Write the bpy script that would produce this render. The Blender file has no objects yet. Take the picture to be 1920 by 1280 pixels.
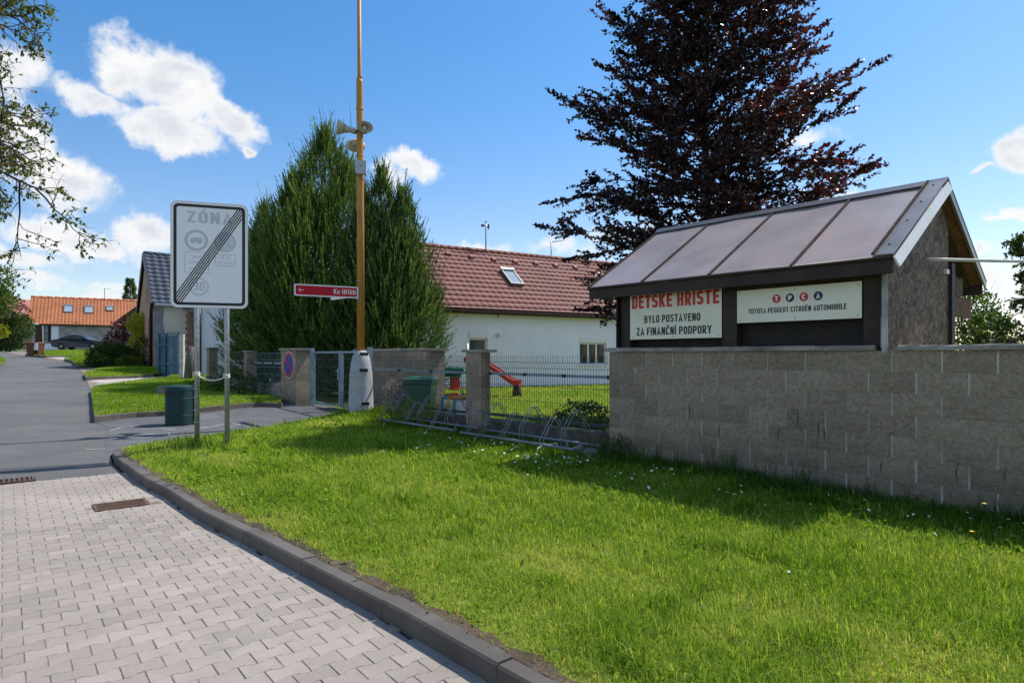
import bpy, bmesh, math, random
import numpy as np
from mathutils import Vector, Matrix
from mathutils.geometry import delaunay_2d_cdt

random.seed(7)
RNG = np.random.default_rng(11)
S = bpy.context.scene
COL = S.collection
R = math.radians

# ------------------------------------------------------------------ camera
FPX = 1180.0
cam_d = bpy.data.cameras.new('camera')
cam = bpy.data.objects.new('camera', cam_d)
COL.objects.link(cam)
cam.location = (0, 0, 1.5)
cam.rotation_euler = (R(90), 0, 0)
cam_d.sensor_width = 36
cam_d.lens = FPX / 1920 * 36
cam_d.shift_y = 26 / 1920
cam_d.clip_start = 0.05
cam_d.clip_end = 3000
S.camera = cam

# ------------------------------------------------------------------ light
SUN_H = Vector((0.83, 0.557)).normalized()
SUN_EL = R(55)
sun_dir = Vector((SUN_H.x * math.cos(SUN_EL), SUN_H.y * math.cos(SUN_EL), math.sin(SUN_EL)))
sd = bpy.data.lights.new('sun', 'SUN')
sun = bpy.data.objects.new('sun', sd)
COL.objects.link(sun)
sd.energy = 4.0
sd.angle = R(0.53)
sd.color = (1.0, 0.95, 0.87)
sun.rotation_euler = sun_dir.to_track_quat('Z', 'Y').to_euler()
sun.location = (30, 20, 60)

S.view_settings.view_transform = 'Standard'
S.view_settings.look = 'None'
S.view_settings.gamma = 1.0
S.view_settings.use_curve_mapping = False
S.view_settings.exposure = 0.42

W = bpy.data.worlds.new('World')
S.world = W
W.use_nodes = True
wn, wl = W.node_tree.nodes, W.node_tree.links
wn.clear()


def _sock(nt, s, inp):
    if isinstance(s, (int, float)):
        inp.default_value = s
    elif isinstance(s, (tuple, list)):
        inp.default_value = s
    else:
        nt.links.new(s, inp)


class NB:
    """small node builder"""
    def __init__(self, nt):
        self.nt = nt

    def math(self, op, a, b=0.0, c=0.0, clamp=False):
        n = self.nt.nodes.new('ShaderNodeMath')
        n.operation = op
        n.use_clamp = clamp
        for i, s in enumerate((a, b, c)):
            _sock(self.nt, s, n.inputs[i])
        return n.outputs[0]

    def vmath(self, op, a, b=(0, 0, 0)):
        n = self.nt.nodes.new('ShaderNodeVectorMath')
        n.operation = op
        _sock(self.nt, a, n.inputs[0])
        if op == 'SCALE':
            _sock(self.nt, b, n.inputs['Scale'])
        else:
            _sock(self.nt, b, n.inputs[1])
        return n.outputs[0]

    def noise(self, vec, scale, detail=4, rough=0.55, out='Fac'):
        n = self.nt.nodes.new('ShaderNodeTexNoise')
        if vec is not None:
            self.nt.links.new(vec, n.inputs['Vector'])
        n.inputs['Scale'].default_value = scale
        n.inputs['Detail'].default_value = detail
        n.inputs['Roughness'].default_value = rough
        return n.outputs[out]

    def smooth(self, v, lo, hi, a=0.0, b=1.0):
        n = self.nt.nodes.new('ShaderNodeMapRange')
        n.interpolation_type = 'SMOOTHSTEP'
        _sock(self.nt, v, n.inputs[0])
        for i, s in enumerate((lo, hi, a, b)):
            n.inputs[i + 1].default_value = s
        return n.outputs[0]

    def mix(self, f, a, b, blend='MIX'):
        n = self.nt.nodes.new('ShaderNodeMix')
        n.data_type = 'RGBA'
        n.blend_type = blend
        _sock(self.nt, f, n.inputs[0])
        for s, k in ((a, 6), (b, 7)):
            if isinstance(s, (tuple, list)):
                s = tuple(s) + ((1.0,) if len(s) == 3 else ())
            _sock(self.nt, s, n.inputs[k])
        return n.outputs[2]

    def ramp(self, f, stops):
        n = self.nt.nodes.new('ShaderNodeValToRGB')
        self.nt.links.new(f, n.inputs[0])
        e = n.color_ramp.elements
        while len(e) > 1:
            e.remove(e[-1])
        e[0].position = stops[0][0]
        e[0].color = tuple(stops[0][1]) + (1,)
        for p, c in stops[1:]:
            k = e.new(p)
            k.color = tuple(c) + (1,)
        return n.outputs[0]


wb = NB(W.node_tree)
sky = wn.new('ShaderNodeTexSky')
sky.sky_type = 'NISHITA'
sky.sun_disc = False
sky.sun_elevation = SUN_EL
sky.sun_rotation = math.atan2(SUN_H.x, SUN_H.y)
sky.air_density = 1.0
sky.dust_density = 0.6
sky.ozone_density = 2.2
sky.altitude = 250
tc = wn.new('ShaderNodeTexCoord')
dvec = wb.vmath('NORMALIZE', tc.outputs['Generated'])
sx = wn.new('ShaderNodeSeparateXYZ')
wl.new(dvec, sx.inputs[0])
az = wb.math('ARCTAN2', sx.outputs[0], sx.outputs[1])
el = wb.math('ARCSINE', sx.outputs[2])
# billowing edges: push the (azimuth, elevation) coordinates about with noise
n1 = wb.noise(dvec, 9.0, 7, 0.62)
n2 = wb.noise(wb.vmath('ADD', dvec, (3.1, 7.7, 1.3)), 9.0, 7, 0.62)
azd = wb.math('ADD', az, wb.math('MULTIPLY', wb.math('SUBTRACT', n1, 0.5), 0.10))
eld = wb.math('ADD', el, wb.math('MULTIPLY', wb.math('SUBTRACT', n2, 0.5), 0.10))


def pix_dir(px, py):
    v = Vector(((px - 960) / FPX, 1, (666 - py) / FPX)).normalized()
    return math.atan2(v.x, v.y), math.asin(v.z)


# the cumulus in view: centre, half sizes (as seen in the photograph, turned into angles), tilt
CLOUDS = [
    (215, 120, 75, 72, 0, 1.0), (320, 165, 135, 75, 22, 1.0), (420, 225, 85, 48, 35, 1.0), (320, 245, 110, 45, 10, 0.95),
    (175, 185, 75, 35, 8, 0.8),
    (95, 320, 125, 62, 12, 1.0), (30, 250, 90, 70, 0, 0.9), (20, 130, 70, 60, 0, 0.75),
    (95, 428, 105, 40, 8, 0.95), (270, 445, 72, 44, 0, 0.95), (180, 465, 95, 24, 0, 0.75), (40, 480, 90, 22, 0, 0.6),
    (464, 292, 18, 14, 0, 0.75),
    (770, 312, 55, 26, 14, 0.85), (720, 330, 35, 40, 0, 0.7),
    (905, 475, 58, 24, 0, 0.8),
    (1905, 285, 58, 50, 0, 1.0), (1835, 322, 26, 10, 0, 0.55),
    (1890, 412, 80, 12, -4, 0.62), (1850, 460, 60, 12, 0, 0.5), (1880, 520, 90, 45, 0, 0.62), (1960, 560, 120, 70, 0, 0.6),
    (1500, 250, 90, 22, 0, 0.42), (1060, 470, 70, 16, 0, 0.42), (1180, 440, 80, 20, 0, 0.45), (250, 530, 120, 14, 0, 0.5),
    (60, 515, 90, 16, 0, 0.5), (200, 548, 60, 18, 0, 0.5), (1600, 370, 110, 12, 0, 0.4),
]
field = None
lowf = None
for (px, py, rx, ry, tilt, pw) in CLOUDS:
    a0, e0 = pix_dir(px, py)
    a1, _ = pix_dir(px + rx, py)
    _, e1 = pix_dir(px, py - ry)
    ra, re = abs(a1 - a0) * 1.12, abs(e1 - e0) * 1.12
    ct, st = math.cos(R(tilt)), math.sin(R(tilt))
    da = wb.math('SUBTRACT', azd, a0)
    de = wb.math('SUBTRACT', eld, e0)
    p = wb.math('DIVIDE', wb.math('SUBTRACT', wb.math('MULTIPLY', da, ct), wb.math('MULTIPLY', de, st)), ra)
    q = wb.math('DIVIDE', wb.math('ADD', wb.math('MULTIPLY', da, st), wb.math('MULTIPLY', de, ct)), re)
    # flat-bottomed: the lower half falls off faster
    d2 = wb.math('ADD', wb.math('MULTIPLY', p, p), wb.math('MULTIPLY', q, q))
    f = wb.math('MULTIPLY', wb.math('SUBTRACT', 1.0, wb.math('SQRT', d2)), pw)
    field = f if field is None else wb.math('SMOOTH_MAX', field, f, 0.12)
# denser cloud added outside the picture's azimuths, to fill the shaded sides
nb_ = wb.noise(wb.vmath('MULTIPLY', dvec, (1.0, 1.0, 2.2)), 3.2, 8, 0.6)
outside = wb.smooth(wb.math('ABSOLUTE', az), 0.78, 0.95)
gen = wb.math('MULTIPLY', wb.math('SUBTRACT', nb_, 0.475), 4.0)
gen = wb.math('ADD', wb.math('MULTIPLY', gen, outside), wb.math('MULTIPLY', wb.math('SUBTRACT', 1.0, outside), -1.0))
gen = wb.math('SUBTRACT', gen, wb.smooth(el, 0.75, 1.2, 0.0, 2.0))
field = wb.math('MAXIMUM', field, gen)
fine = wb.noise(dvec, 26.0, 8, 0.65)
dens = wb.math('ADD', field, wb.math('MULTIPLY', wb.math('SUBTRACT', fine, 0.5), 0.9))
alpha = wb.smooth(dens, 0.0, 0.48)
alpha = wb.math('MULTIPLY', alpha, wb.smooth(el, -0.01, 0.02))
# inside the cloud: soft grey-blue folds
fold = wb.noise(wb.vmath('MULTIPLY', dvec, (1.0, 1.0, 1.6)), 13.0, 5, 0.55)
inner = wb.smooth(dens, 0.22, 0.75)
shade = wb.math('MULTIPLY', inner, wb.smooth(fold, 0.36, 0.62))
skytint = wb.mix(wb.smooth(el, 0.06, 0.5), (0.97, 0.87, 0.84), (0.83, 0.92, 0.95))
skyc = wb.mix(1.0, sky.outputs[0], skytint, 'MULTIPLY')
hs = wn.new('ShaderNodeHueSaturation')
hs.inputs['Saturation'].default_value = 1.24
hs.inputs['Value'].default_value = 0.97
wl.new(skyc, hs.inputs['Color'])
cloudc = wb.mix(shade, (4.85, 4.87, 4.9), (3.5, 3.7, 4.1))
allc = wb.mix(alpha, hs.outputs[0], cloudc)
bg = wn.new('ShaderNodeBackground')
wl.new(allc, bg.inputs[0])
bg.inputs[1].default_value = 0.15
wo = wn.new('ShaderNodeOutputWorld')
wl.new(bg.outputs[0], wo.inputs[0])


# ------------------------------------------------------------------ materials
def newmat(name):
    m = bpy.data.materials.new(name)
    m.use_nodes = True
    m.node_tree.nodes.clear()
    return m, NB(m.node_tree)


def coords(b, scale=(1, 1, 1)):
    nt = b.nt
    t = nt.nodes.new('ShaderNodeTexCoord')
    oi = nt.nodes.new('ShaderNodeObjectInfo')
    v = b.vmath('ADD', t.outputs['Object'], oi.outputs['Location'])
    if scale != (1, 1, 1):
        v = b.vmath('MULTIPLY', v, scale)
    return v, oi.outputs['Random']


def finish(m, b, col, rough=0.7, metal=0.0, bump=None, bdist=0.01, bstr=0.5, spec=0.4, coat=0.0, rsock=None):
    nt = b.nt
    p = nt.nodes.new('ShaderNodeBsdfPrincipled')
    if isinstance(col, (tuple, list)):
        p.inputs['Base Color'].default_value = tuple(col) + (1,)
    else:
        nt.links.new(col, p.inputs['Base Color'])
    p.inputs['Roughness'].default_value = rough
    if rsock is not None:
        nt.links.new(rsock, p.inputs['Roughness'])
    p.inputs['Metallic'].default_value = metal
    p.inputs['Specular IOR Level'].default_value = spec
    p.inputs['Coat Weight'].default_value = coat
    if bump is not None:
        bn = nt.nodes.new('ShaderNodeBump')
        bn.inputs['Strength'].default_value = bstr
        bn.inputs['Distance'].default_value = bdist
        nt.links.new(bump, bn.inputs['Height'])
        nt.links.new(bn.outputs[0], p.inputs['Normal'])
    o = nt.nodes.new('ShaderNodeOutputMaterial')
    nt.links.new(p.outputs[0], o.inputs[0])
    return m


def mat(name, col, rough=0.7, metal=0.0, ns=3.0, amp=0.18, fs=60.0, famp=0.12, bump=0.0, bs=120.0, spec=0.4, ovar=0.0,
        stain=None, stain_s=1.2, stain_amt=0.5, stretch=(1, 1, 1), coat=0.0, detail=5):
    """painted / mineral surface: large mottling, fine grain, optional stains and relief"""
    m, b = newmat(name)
    v, rnd = coords(b, stretch)
    lo = tuple(c * (1 - amp) for c in col)
    hi = tuple(min(1, c * (1 + amp)) for c in col)
    c = b.mix(b.smooth(b.noise(v, ns, detail, 0.6), 0.3, 0.7), lo, hi)
    if famp:
        g = b.noise(v, fs, 3, 0.6)
        c = b.mix(1.0, c, b.ramp(g, [(0.25, (1 - famp,) * 3), (0.75, (1 + famp * 0.6,) * 3)]), 'MULTIPLY')
    if ovar:
        r = b.math('MULTIPLY_ADD', rnd, 2 * ovar, 1 - ovar)
        cc = b.nt.nodes.new('ShaderNodeCombineXYZ')
        for i in range(3):
            b.nt.links.new(r, cc.inputs[i])
        c = b.mix(1.0, c, cc.outputs[0], 'MULTIPLY')
    if stain is not None:
        c = b.mix(b.math('MULTIPLY', b.smooth(b.noise(v, stain_s, 6, 0.65), 0.5, 0.72), stain_amt), c, stain)
    bp = None
    if bump:
        bp = b.noise(v, bs, 4, 0.6)
    return finish(m, b, c, rough, metal, bp, 0.01, bump, spec, coat)


def leafmat(name, c0, c1, c2, trans=0.35, tcol=None, rough=0.5, spec=0.3):
    """leaf / blade: colour by the per-leaf 'tint' attribute, part of the light passes through"""
    m, b = newmat(name)
    nt = b.nt
    at = nt.nodes.new('ShaderNodeAttribute')
    at.attribute_name = 'tint'
    c = b.ramp(at.outputs['Fac'], [(0.0, c0), (0.5, c1), (1.0, c2)])
    p = nt.nodes.new('ShaderNodeBsdfPrincipled')
    nt.links.new(c, p.inputs['Base Color'])
    p.inputs['Roughness'].default_value = rough
    p.inputs['Specular IOR Level'].default_value = spec
    t = nt.nodes.new('ShaderNodeBsdfTranslucent')
    tc_ = c if tcol is None else b.mix(1.0, c, tcol, 'MULTIPLY')
    nt.links.new(tc_, t.inputs[0])
    mx = nt.nodes.new('ShaderNodeMixShader')
    mx.inputs[0].default_value = trans
    nt.links.new(p.outputs[0], mx.inputs[1])
    nt.links.new(t.outputs[0], mx.inputs[2])
    o = nt.nodes.new('ShaderNodeOutputMaterial')
    nt.links.new(mx.outputs[0], o.inputs[0])
    return m


def glassmat(name, col=(0.03, 0.035, 0.04), rough=0.05):
    m, b = newmat(name)
    return finish(m, b, col, rough, 0.0, spec=0.45)


def osb_mat(name, dark, light):
    m, b = newmat(name)
    v, _ = coords(b)
    nt = b.nt
    fac = None
    Uax = Vector((0.661, -0.750, 0)).normalized()
    for sc, ang in (((0.03, 0.03, 0.085), 0.35), ((0.03, 0.03, 0.075), 1.25), ((0.03, 0.03, 0.08), -0.85)):
        rot = Matrix.Rotation(ang, 3, Uax).to_euler()
        mp = nt.nodes.new('ShaderNodeMapping')
        mp.vector_type = 'TEXTURE'
        mp.inputs['Rotation'].default_value = rot
        mp.inputs['Scale'].default_value = sc
        nt.links.new(v, mp.inputs[0])
        vo = nt.nodes.new('ShaderNodeTexVoronoi')
        vo.inputs['Scale'].default_value = 1.0
        nt.links.new(mp.outputs[0], vo.inputs['Vector'])
        s = nt.nodes.new('ShaderNodeSeparateColor')
        nt.links.new(vo.outputs['Color'], s.inputs[0])
        fac = s.outputs[0] if fac is None else b.math('MULTIPLY', b.math('POWER', fac, 0.75), b.math('POWER', s.outputs[0], 0.75))
    big = b.noise(v, 2.2, 4, 0.6)
    c = b.ramp(b.math('MULTIPLY_ADD', big, 0.35, b.math('MULTIPLY', fac, 0.75)), [(0.1, dark), (0.45, tuple((x + y) / 2 for x, y in zip(dark, light))), (0.95, light)])
    return finish(m, b, c, 0.75, 0, fac, 0.004, 0.5, 0.25)


def block_mat():
    m, b = newmat('split face concrete')
    v, rnd = coords(b)
    big = b.noise(v, 2.0, 4, 0.6)
    mid = b.noise(v, 24.0, 5, 0.65)
    c = b.mix(big, (0.29, 0.232, 0.175), (0.43, 0.35, 0.27))
    c = b.mix(1.0, c, b.ramp(mid, [(0.3, (0.72,) * 3), (0.5, (1,) * 3), (0.7, (1.22,) * 3)]), 'MULTIPLY')
    r = b.math('MULTIPLY_ADD', rnd, 0.34, 0.83)
    cc = b.nt.nodes.new('ShaderNodeCombineXYZ')
    for i in range(3):
        b.nt.links.new(r, cc.inputs[i])
    c = b.mix(1.0, c, cc.outputs[0], 'MULTIPLY')
    c = b.mix(1.0, c, b.ramp(b.noise(v, 140, 3, 0.7), [(0.28, (0.48,) * 3), (0.5, (1,) * 3), (0.72, (1.3,) * 3)]), 'MULTIPLY')
    vo = b.nt.nodes.new('ShaderNodeTexVoronoi')
    vo.inputs['Scale'].default_value = 55
    b.nt.links.new(v, vo.inputs['Vector'])
    c = b.mix(b.smooth(vo.outputs['Distance'], 0.10, 0.17, 0.75, 0.0), c, (0.62, 0.58, 0.52))
    # colour goes darker towards the foot of the wall
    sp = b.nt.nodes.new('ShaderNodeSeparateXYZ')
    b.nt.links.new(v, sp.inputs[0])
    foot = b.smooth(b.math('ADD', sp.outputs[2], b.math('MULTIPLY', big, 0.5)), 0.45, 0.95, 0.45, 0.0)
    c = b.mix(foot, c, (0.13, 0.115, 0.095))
    hgt = b.math('ADD', b.math('MULTIPLY', mid, 1.0), b.math('MULTIPLY', b.noise(v, 95, 4, 0.65), 0.45))
    return finish(m, b, c, 0.92, 0, hgt, 0.035, 1.0, 0.15)


def asphalt_mat(name, base, patch):
    m, b = newmat(name)
    v, _ = coords(b)
    big = b.noise(v, 0.35, 5, 0.6)
    c = b.mix(b.smooth(big, 0.35, 0.68), base, patch)
    c = b.mix(b.math('MULTIPLY', b.smooth(b.noise(v, 1.3, 8, 0.75), 0.46, 0.70), 0.65), c, tuple(x * 1.55 for x in base))
    c = b.mix(1.0, c, b.ramp(b.noise(v, 160, 2, 0.6), [(0.3, (0.55,) * 3), (0.5, (1,) * 3), (0.72, (1.7,) * 3)]), 'MULTIPLY')
    c = b.mix(b.math('MULTIPLY', b.smooth(b.noise(v, 0.9, 7, 0.7), 0.60, 0.66), 0.35), c, tuple(x * 0.55 for x in base))
    return finish(m, b, c, 0.85, 0, b.noise(v, 160, 3, 0.6), 0.006, 0.6, 0.3)


M = {}
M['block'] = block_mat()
M['mortar'] = mat('pale block chamfer', (0.46, 0.43, 0.385), 0.9, ns=2.5, amp=0.3, famp=0.2)
M['coping'] = mat('weathered concrete coping', (0.30, 0.28, 0.245), 0.9, ns=4, amp=0.3, fs=70, famp=0.25, bump=0.5, bs=60, ovar=0.12,
                  stain=(0.09, 0.085, 0.07), stain_s=2.0, stain_amt=0.8)
M['paver'] = mat('concrete paver', (0.322, 0.278, 0.240), 0.9, ns=0.8, amp=0.15, fs=150, famp=0.18, bump=0.3, bs=220, ovar=0.10,
                 stain=(0.22, 0.195, 0.17), stain_s=1.1, stain_amt=0.6)
M['bedding'] = mat('joint sand', (0.24, 0.205, 0.165), 0.95, ns=14, amp=0.35, fs=90, famp=0.35, bump=0.6, bs=120)
M['kerb'] = mat('kerb concrete', (0.115, 0.102, 0.09), 0.9, ns=2.5, amp=0.22, fs=110, famp=0.2, bump=0.4, bs=140, ovar=0.08,
                stain=(0.085, 0.075, 0.065), stain_s=2.2, stain_amt=0.6)
M['asphalt'] = asphalt_mat('asphalt', (0.096, 0.094, 0.094), (0.138, 0.134, 0.13))
M['asphalt2'] = asphalt_mat('path asphalt', (0.088, 0.09, 0.095), (0.12, 0.122, 0.127))
M['soil'] = mat('lawn thatch', (0.16, 0.195, 0.032), 0.95, ns=3, amp=0.35, fs=40, famp=0.5, spec=0.05, stain=(0.15, 0.13, 0.045), stain_s=1.1, stain_amt=0.5, bump=0.7, bs=60)
M['earth'] = mat('bare earth', (0.10, 0.07, 0.045), 0.95, ns=3, amp=0.4, fs=40, famp=0.4, bump=0.7, bs=60)
M['field'] = mat('far grass', (0.07, 0.10, 0.03), 0.95, ns=0.4, amp=0.35, fs=8, famp=0.3)
M['slab'] = mat('pale driveway slab', (0.50, 0.44, 0.39), 0.9, ns=2, amp=0.12, fs=80, famp=0.12, ovar=0.06)
M['grass'] = leafmat('grass blade', (0.060, 0.135, 0.010), (0.245, 0.405, 0.032), (0.55, 0.54, 0.16), 0.52, (1.15, 1.1, 0.5), 0.75, 0.12)
M['grass_dark'] = leafmat('rank grass blade', (0.02, 0.07, 0.010), (0.055, 0.135, 0.018), (0.17, 0.23, 0.06), 0.4, (1.1, 1.1, 0.5), 0.75, 0.12)
M['petal'] = mat('daisy petal', (0.82, 0.82, 0.80), 0.6, famp=0, amp=0.03)
M['yellow_petal'] = mat('yellow petal', (0.80, 0.58, 0.03), 0.6, famp=0, amp=0.05)
M['beech'] = leafmat('copper beech leaf', (0.016, 0.010, 0.014), (0.040, 0.017, 0.019), (0.17, 0.040, 0.024), 0.3, (2.2, 0.9, 0.7), 0.32, 0.6)
M['walnut'] = leafmat('young leaf', (0.06, 0.09, 0.015), (0.13, 0.17, 0.03), (0.20, 0.15, 0.05), 0.45, (1.3, 1.2, 0.5))
M['juniper'] = leafmat('juniper spray', (0.040, 0.080, 0.026), (0.135, 0.215, 0.055), (0.33, 0.41, 0.12), 0.42, (1.2, 1.2, 0.55), 0.7, 0.12)
M['juniper2'] = leafmat('blue juniper spray', (0.038, 0.078, 0.030), (0.118, 0.192, 0.060), (0.29, 0.38, 0.12), 0.4, (1.2, 1.2, 0.6), 0.7, 0.12)
M['shrub'] = leafmat('green shrub leaf', (0.02, 0.05, 0.012), (0.05, 0.10, 0.02), (0.12, 0.19, 0.04), 0.35, (1.2, 1.2, 0.5))
M['maple'] = leafmat('maple leaf', (0.04, 0.08, 0.015), (0.09, 0.15, 0.025), (0.22, 0.27, 0.08), 0.35, (1.2, 1.2, 0.5))
M['gold'] = leafmat('golden shrub leaf', (0.10, 0.15, 0.015), (0.26, 0.32, 0.02), (0.48, 0.46, 0.05), 0.45, (1.2, 1.1, 0.5))
M['purple'] = leafmat('purple shrub leaf', (0.025, 0.010, 0.014), (0.075, 0.022, 0.028), (0.16, 0.06, 0.06), 0.3, (1.5, 0.9, 0.8))
M['dry'] = leafmat('dry pale leaf', (0.16, 0.12, 0.09), (0.32, 0.26, 0.2), (0.5, 0.44, 0.36), 0.3)
M['bark'] = mat('bark', (0.07, 0.052, 0.04), 0.95, ns=10, amp=0.35, fs=50, famp=0.3, bump=0.8, bs=40, stretch=(1, 1, 0.3))
M['twig'] = mat('dark twig', (0.045, 0.032, 0.026), 0.9, ns=10, amp=0.3)
M['galv'] = mat('galvanised steel', (0.38, 0.40, 0.43), 0.45, 0.5, ns=18, amp=0.22, fs=90, famp=0.12)
M['galv_dull'] = mat('dull galvanised steel', (0.36, 0.38, 0.41), 0.5, 0.5, ns=18, amp=0.25, fs=90, famp=0.15)
M['galv_dark'] = mat('weathered zinc', (0.20, 0.22, 0.25), 0.5, 0.3, ns=18, amp=0.25, fs=90, famp=0.15)
M['bluegrey'] = mat('blue grey paint', (0.22, 0.30, 0.36), 0.5, ns=6, amp=0.15, famp=0.1)
M['darkwire'] = mat('dark green coated wire', (0.035, 0.055, 0.06), 0.5, ns=6, amp=0.1, famp=0)
M['white_paint'] = mat('white wall render', (0.83, 0.825, 0.92), 0.9, ns=0.9, amp=0.05, fs=30, famp=0.05, bump=0.15, bs=80, stain=(0.70, 0.71, 0.72), stain_s=0.8, stain_amt=0.35)
M['cream'] = mat('cream wall render', (0.72, 0.66, 0.52), 0.9, ns=1.2, amp=0.07, fs=30, famp=0.06, stain=(0.5, 0.45, 0.36), stain_s=0.7, stain_amt=0.4)
M['terracotta'] = mat('terracotta wall render', (0.46, 0.28, 0.19), 0.9, ns=1.2, amp=0.08, fs=30, famp=0.06)
M['greyrender'] = mat('grey wall render', (0.30, 0.31, 0.33), 0.9, ns=1.4, amp=0.2, fs=12, famp=0.15)
M['rough_wall'] = mat('rough unpainted wall', (0.36, 0.35, 0.345), 0.95, ns=0.9, amp=0.28, fs=6, famp=0.35, bump=0.6, bs=14, stretch=(1, 1, 2.2))
M['brown'] = mat('dark brown stained wood', (0.032, 0.020, 0.017), 0.65, ns=3, amp=0.35, fs=40, famp=0.25, bump=0.3, bs=50, stretch=(1, 1, 1))
M['brown_board'] = mat('dark brown board', (0.014, 0.010, 0.009), 0.7, ns=5, amp=0.35, fs=80, famp=0.3, bump=0.2, bs=60)
M['roofsheet'] = mat('weathered brown roofing sheet', (0.30, 0.255, 0.25), 0.38, 0.0, ns=1.3, amp=0.16, fs=200, famp=0.08, bump=0.10, bs=2.2, spec=0.5,
                     stain=(0.40, 0.27, 0.235), stain_s=1.0, stain_amt=0.75)
M['batten'] = mat('brown batten', (0.06, 0.042, 0.038), 0.8, ns=8, amp=0.3, spec=0.1, stain=(0.16, 0.13, 0.12), stain_s=9, stain_amt=0.5)
M['trim'] = mat('white metal trim', (0.80, 0.79, 0.77), 0.4, 0.0, ns=3, amp=0.06, famp=0.06)
M['steeltrim'] = mat('grey sheet trim', (0.20, 0.19, 0.19), 0.35, 0.5, ns=3, amp=0.15)
M['osb'] = osb_mat('weathered particle board', (0.030, 0.019, 0.016), (0.33, 0.23, 0.175))
M['osb_brown'] = osb_mat('brown particle board', (0.085, 0.036, 0.02), (0.25, 0.12, 0.07))
M['board_white'] = mat('cream sign board', (0.78, 0.76, 0.66), 0.35, ns=1.5, amp=0.04, famp=0.03, stain=(0.66, 0.60, 0.42), stain_s=1.2, stain_amt=0.5)
M['letter_red'] = mat('red print', (0.55, 0.015, 0.025), 0.4, amp=0.03, famp=0)
M['letter_black'] = mat('black print', (0.012, 0.012, 0.014), 0.4, amp=0.03, famp=0)
M['letter_blue'] = mat('navy print', (0.012, 0.022, 0.075), 0.4, amp=0.03, famp=0)
M['letter_grey'] = mat('pale grey dividing line', (0.5, 0.5, 0.46), 0.4, amp=0.03, famp=0)
M['letter_white'] = mat('white print', (0.8, 0.8, 0.78), 0.4, amp=0.02, famp=0)
M['sign_white'] = mat('white sign sheet', (0.84, 0.845, 0.855), 0.35, amp=0.02, famp=0.02)
M['sign_faded'] = mat('faded grey print', (0.52, 0.55, 0.60), 0.4, amp=0.04, famp=0.02)
M['sign_fade2'] = mat('paler faded print', (0.62, 0.65, 0.70), 0.4, amp=0.04, famp=0.02)
M['sign_red'] = mat('red sign sheet', (0.52, 0.012, 0.025), 0.5, spec=0.2, amp=0.03, famp=0)
M['sign_blue'] = mat('blue sign sheet', (0.015, 0.05, 0.33), 0.5, spec=0.2, amp=0.03, famp=0)
M['alu'] = mat('bare aluminium', (0.55, 0.56, 0.58), 0.35, 0.7, amp=0.05, famp=0.04)
M['rope'] = mat('white rope', (0.62, 0.60, 0.55), 0.9, ns=60, amp=0.2, famp=0.2)
M['yellow'] = mat('ochre pole paint', (0.50, 0.235, 0.045), 0.55, ns=5, amp=0.12, fs=40, famp=0.1, stain=(0.22, 0.10, 0.035), stain_s=5, stain_amt=0.6, stretch=(1, 1, 0.35))
M['conc_base'] = mat('grey painted concrete', (0.37, 0.38, 0.40), 0.85, ns=4, amp=0.1, fs=90, famp=0.14, bump=0.25, bs=140, stain=(0.22, 0.22, 0.22), stain_s=3, stain_amt=0.5)
M['horn'] = mat('beige horn plastic', (0.50, 0.45, 0.33), 0.5, ns=5, amp=0.08)
M['horn_dark'] = mat('dark horn bracket', (0.05, 0.05, 0.05), 0.5)
M['box_grey'] = mat('grey cabinet paint', (0.40, 0.43, 0.47), 0.45, ns=5, amp=0.08)
M['bin_teal'] = mat('dark green bin enamel', (0.016, 0.048, 0.05), 0.55, spec=0.2, ns=4, amp=0.12, famp=0.05)
M['black'] = mat('black void paint', (0.012, 0.012, 0.013), 0.6, famp=0)
M['wheelie'] = mat('green bin plastic', (0.022, 0.105, 0.06), 0.45, ns=4, amp=0.1)
M['brownbin'] = mat('brown bin plastic', (0.13, 0.05, 0.03), 0.5, ns=4, amp=0.1)
M['tile_red'] = mat('red brown roof tile', (0.265, 0.098, 0.078), 0.72, ns=0.8, amp=0.12, fs=9, famp=0.18, spec=0.45)
M['tile_orange'] = mat('orange roof tile', (0.70, 0.25, 0.11), 0.7, ns=0.8, amp=0.1, fs=5, famp=0.18)
M['tile_black'] = mat('glazed slate blue tile', (0.030, 0.048, 0.078), 0.62, ns=0.8, amp=0.15, fs=9, famp=0.15, spec=0.35)
M['tile_pink'] = mat('pale red roof tile', (0.42, 0.17, 0.12), 0.7, ns=0.8, amp=0.12)
M['gutter'] = mat('dark brown gutter', (0.055, 0.035, 0.028), 0.45, 0.2)
M['pipe_dark'] = mat('dark downpipe', (0.02, 0.018, 0.018), 0.45)
M['pvc'] = mat('white window frame', (0.75, 0.75, 0.74), 0.35, amp=0.03, famp=0.02)
M['glass'] = glassmat('window glass', (0.012, 0.014, 0.016))
M['glass_sky'] = glassmat('skylight glass', (0.30, 0.36, 0.42), 0.06)
M['curtain'] = mat('curtain', (0.06, 0.065, 0.07), 0.9, ns=6, amp=0.35, stretch=(6, 6, 0.1))
M['bluewood'] = mat('faded blue paint', (0.03, 0.10, 0.155), 0.6, ns=3, amp=0.2, fs=20, famp=0.2, stain=(0.16, 0.24, 0.28), stain_s=3, stain_amt=0.4, stretch=(1, 1, 0.3))
M['oldwood'] = mat('weathered grey wood', (0.15, 0.13, 0.12), 0.9, ns=8, amp=0.35, fs=30, famp=0.3, bump=0.5, bs=30, stretch=(1, 1, 0.2))
M['brick'] = mat('old brick', (0.26, 0.15, 0.10), 0.95, ns=6, amp=0.3, fs=25, famp=0.3)
M['slide'] = mat('red slide plastic', (0.55, 0.035, 0.02), 0.35, amp=0.05, famp=0.02)
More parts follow.
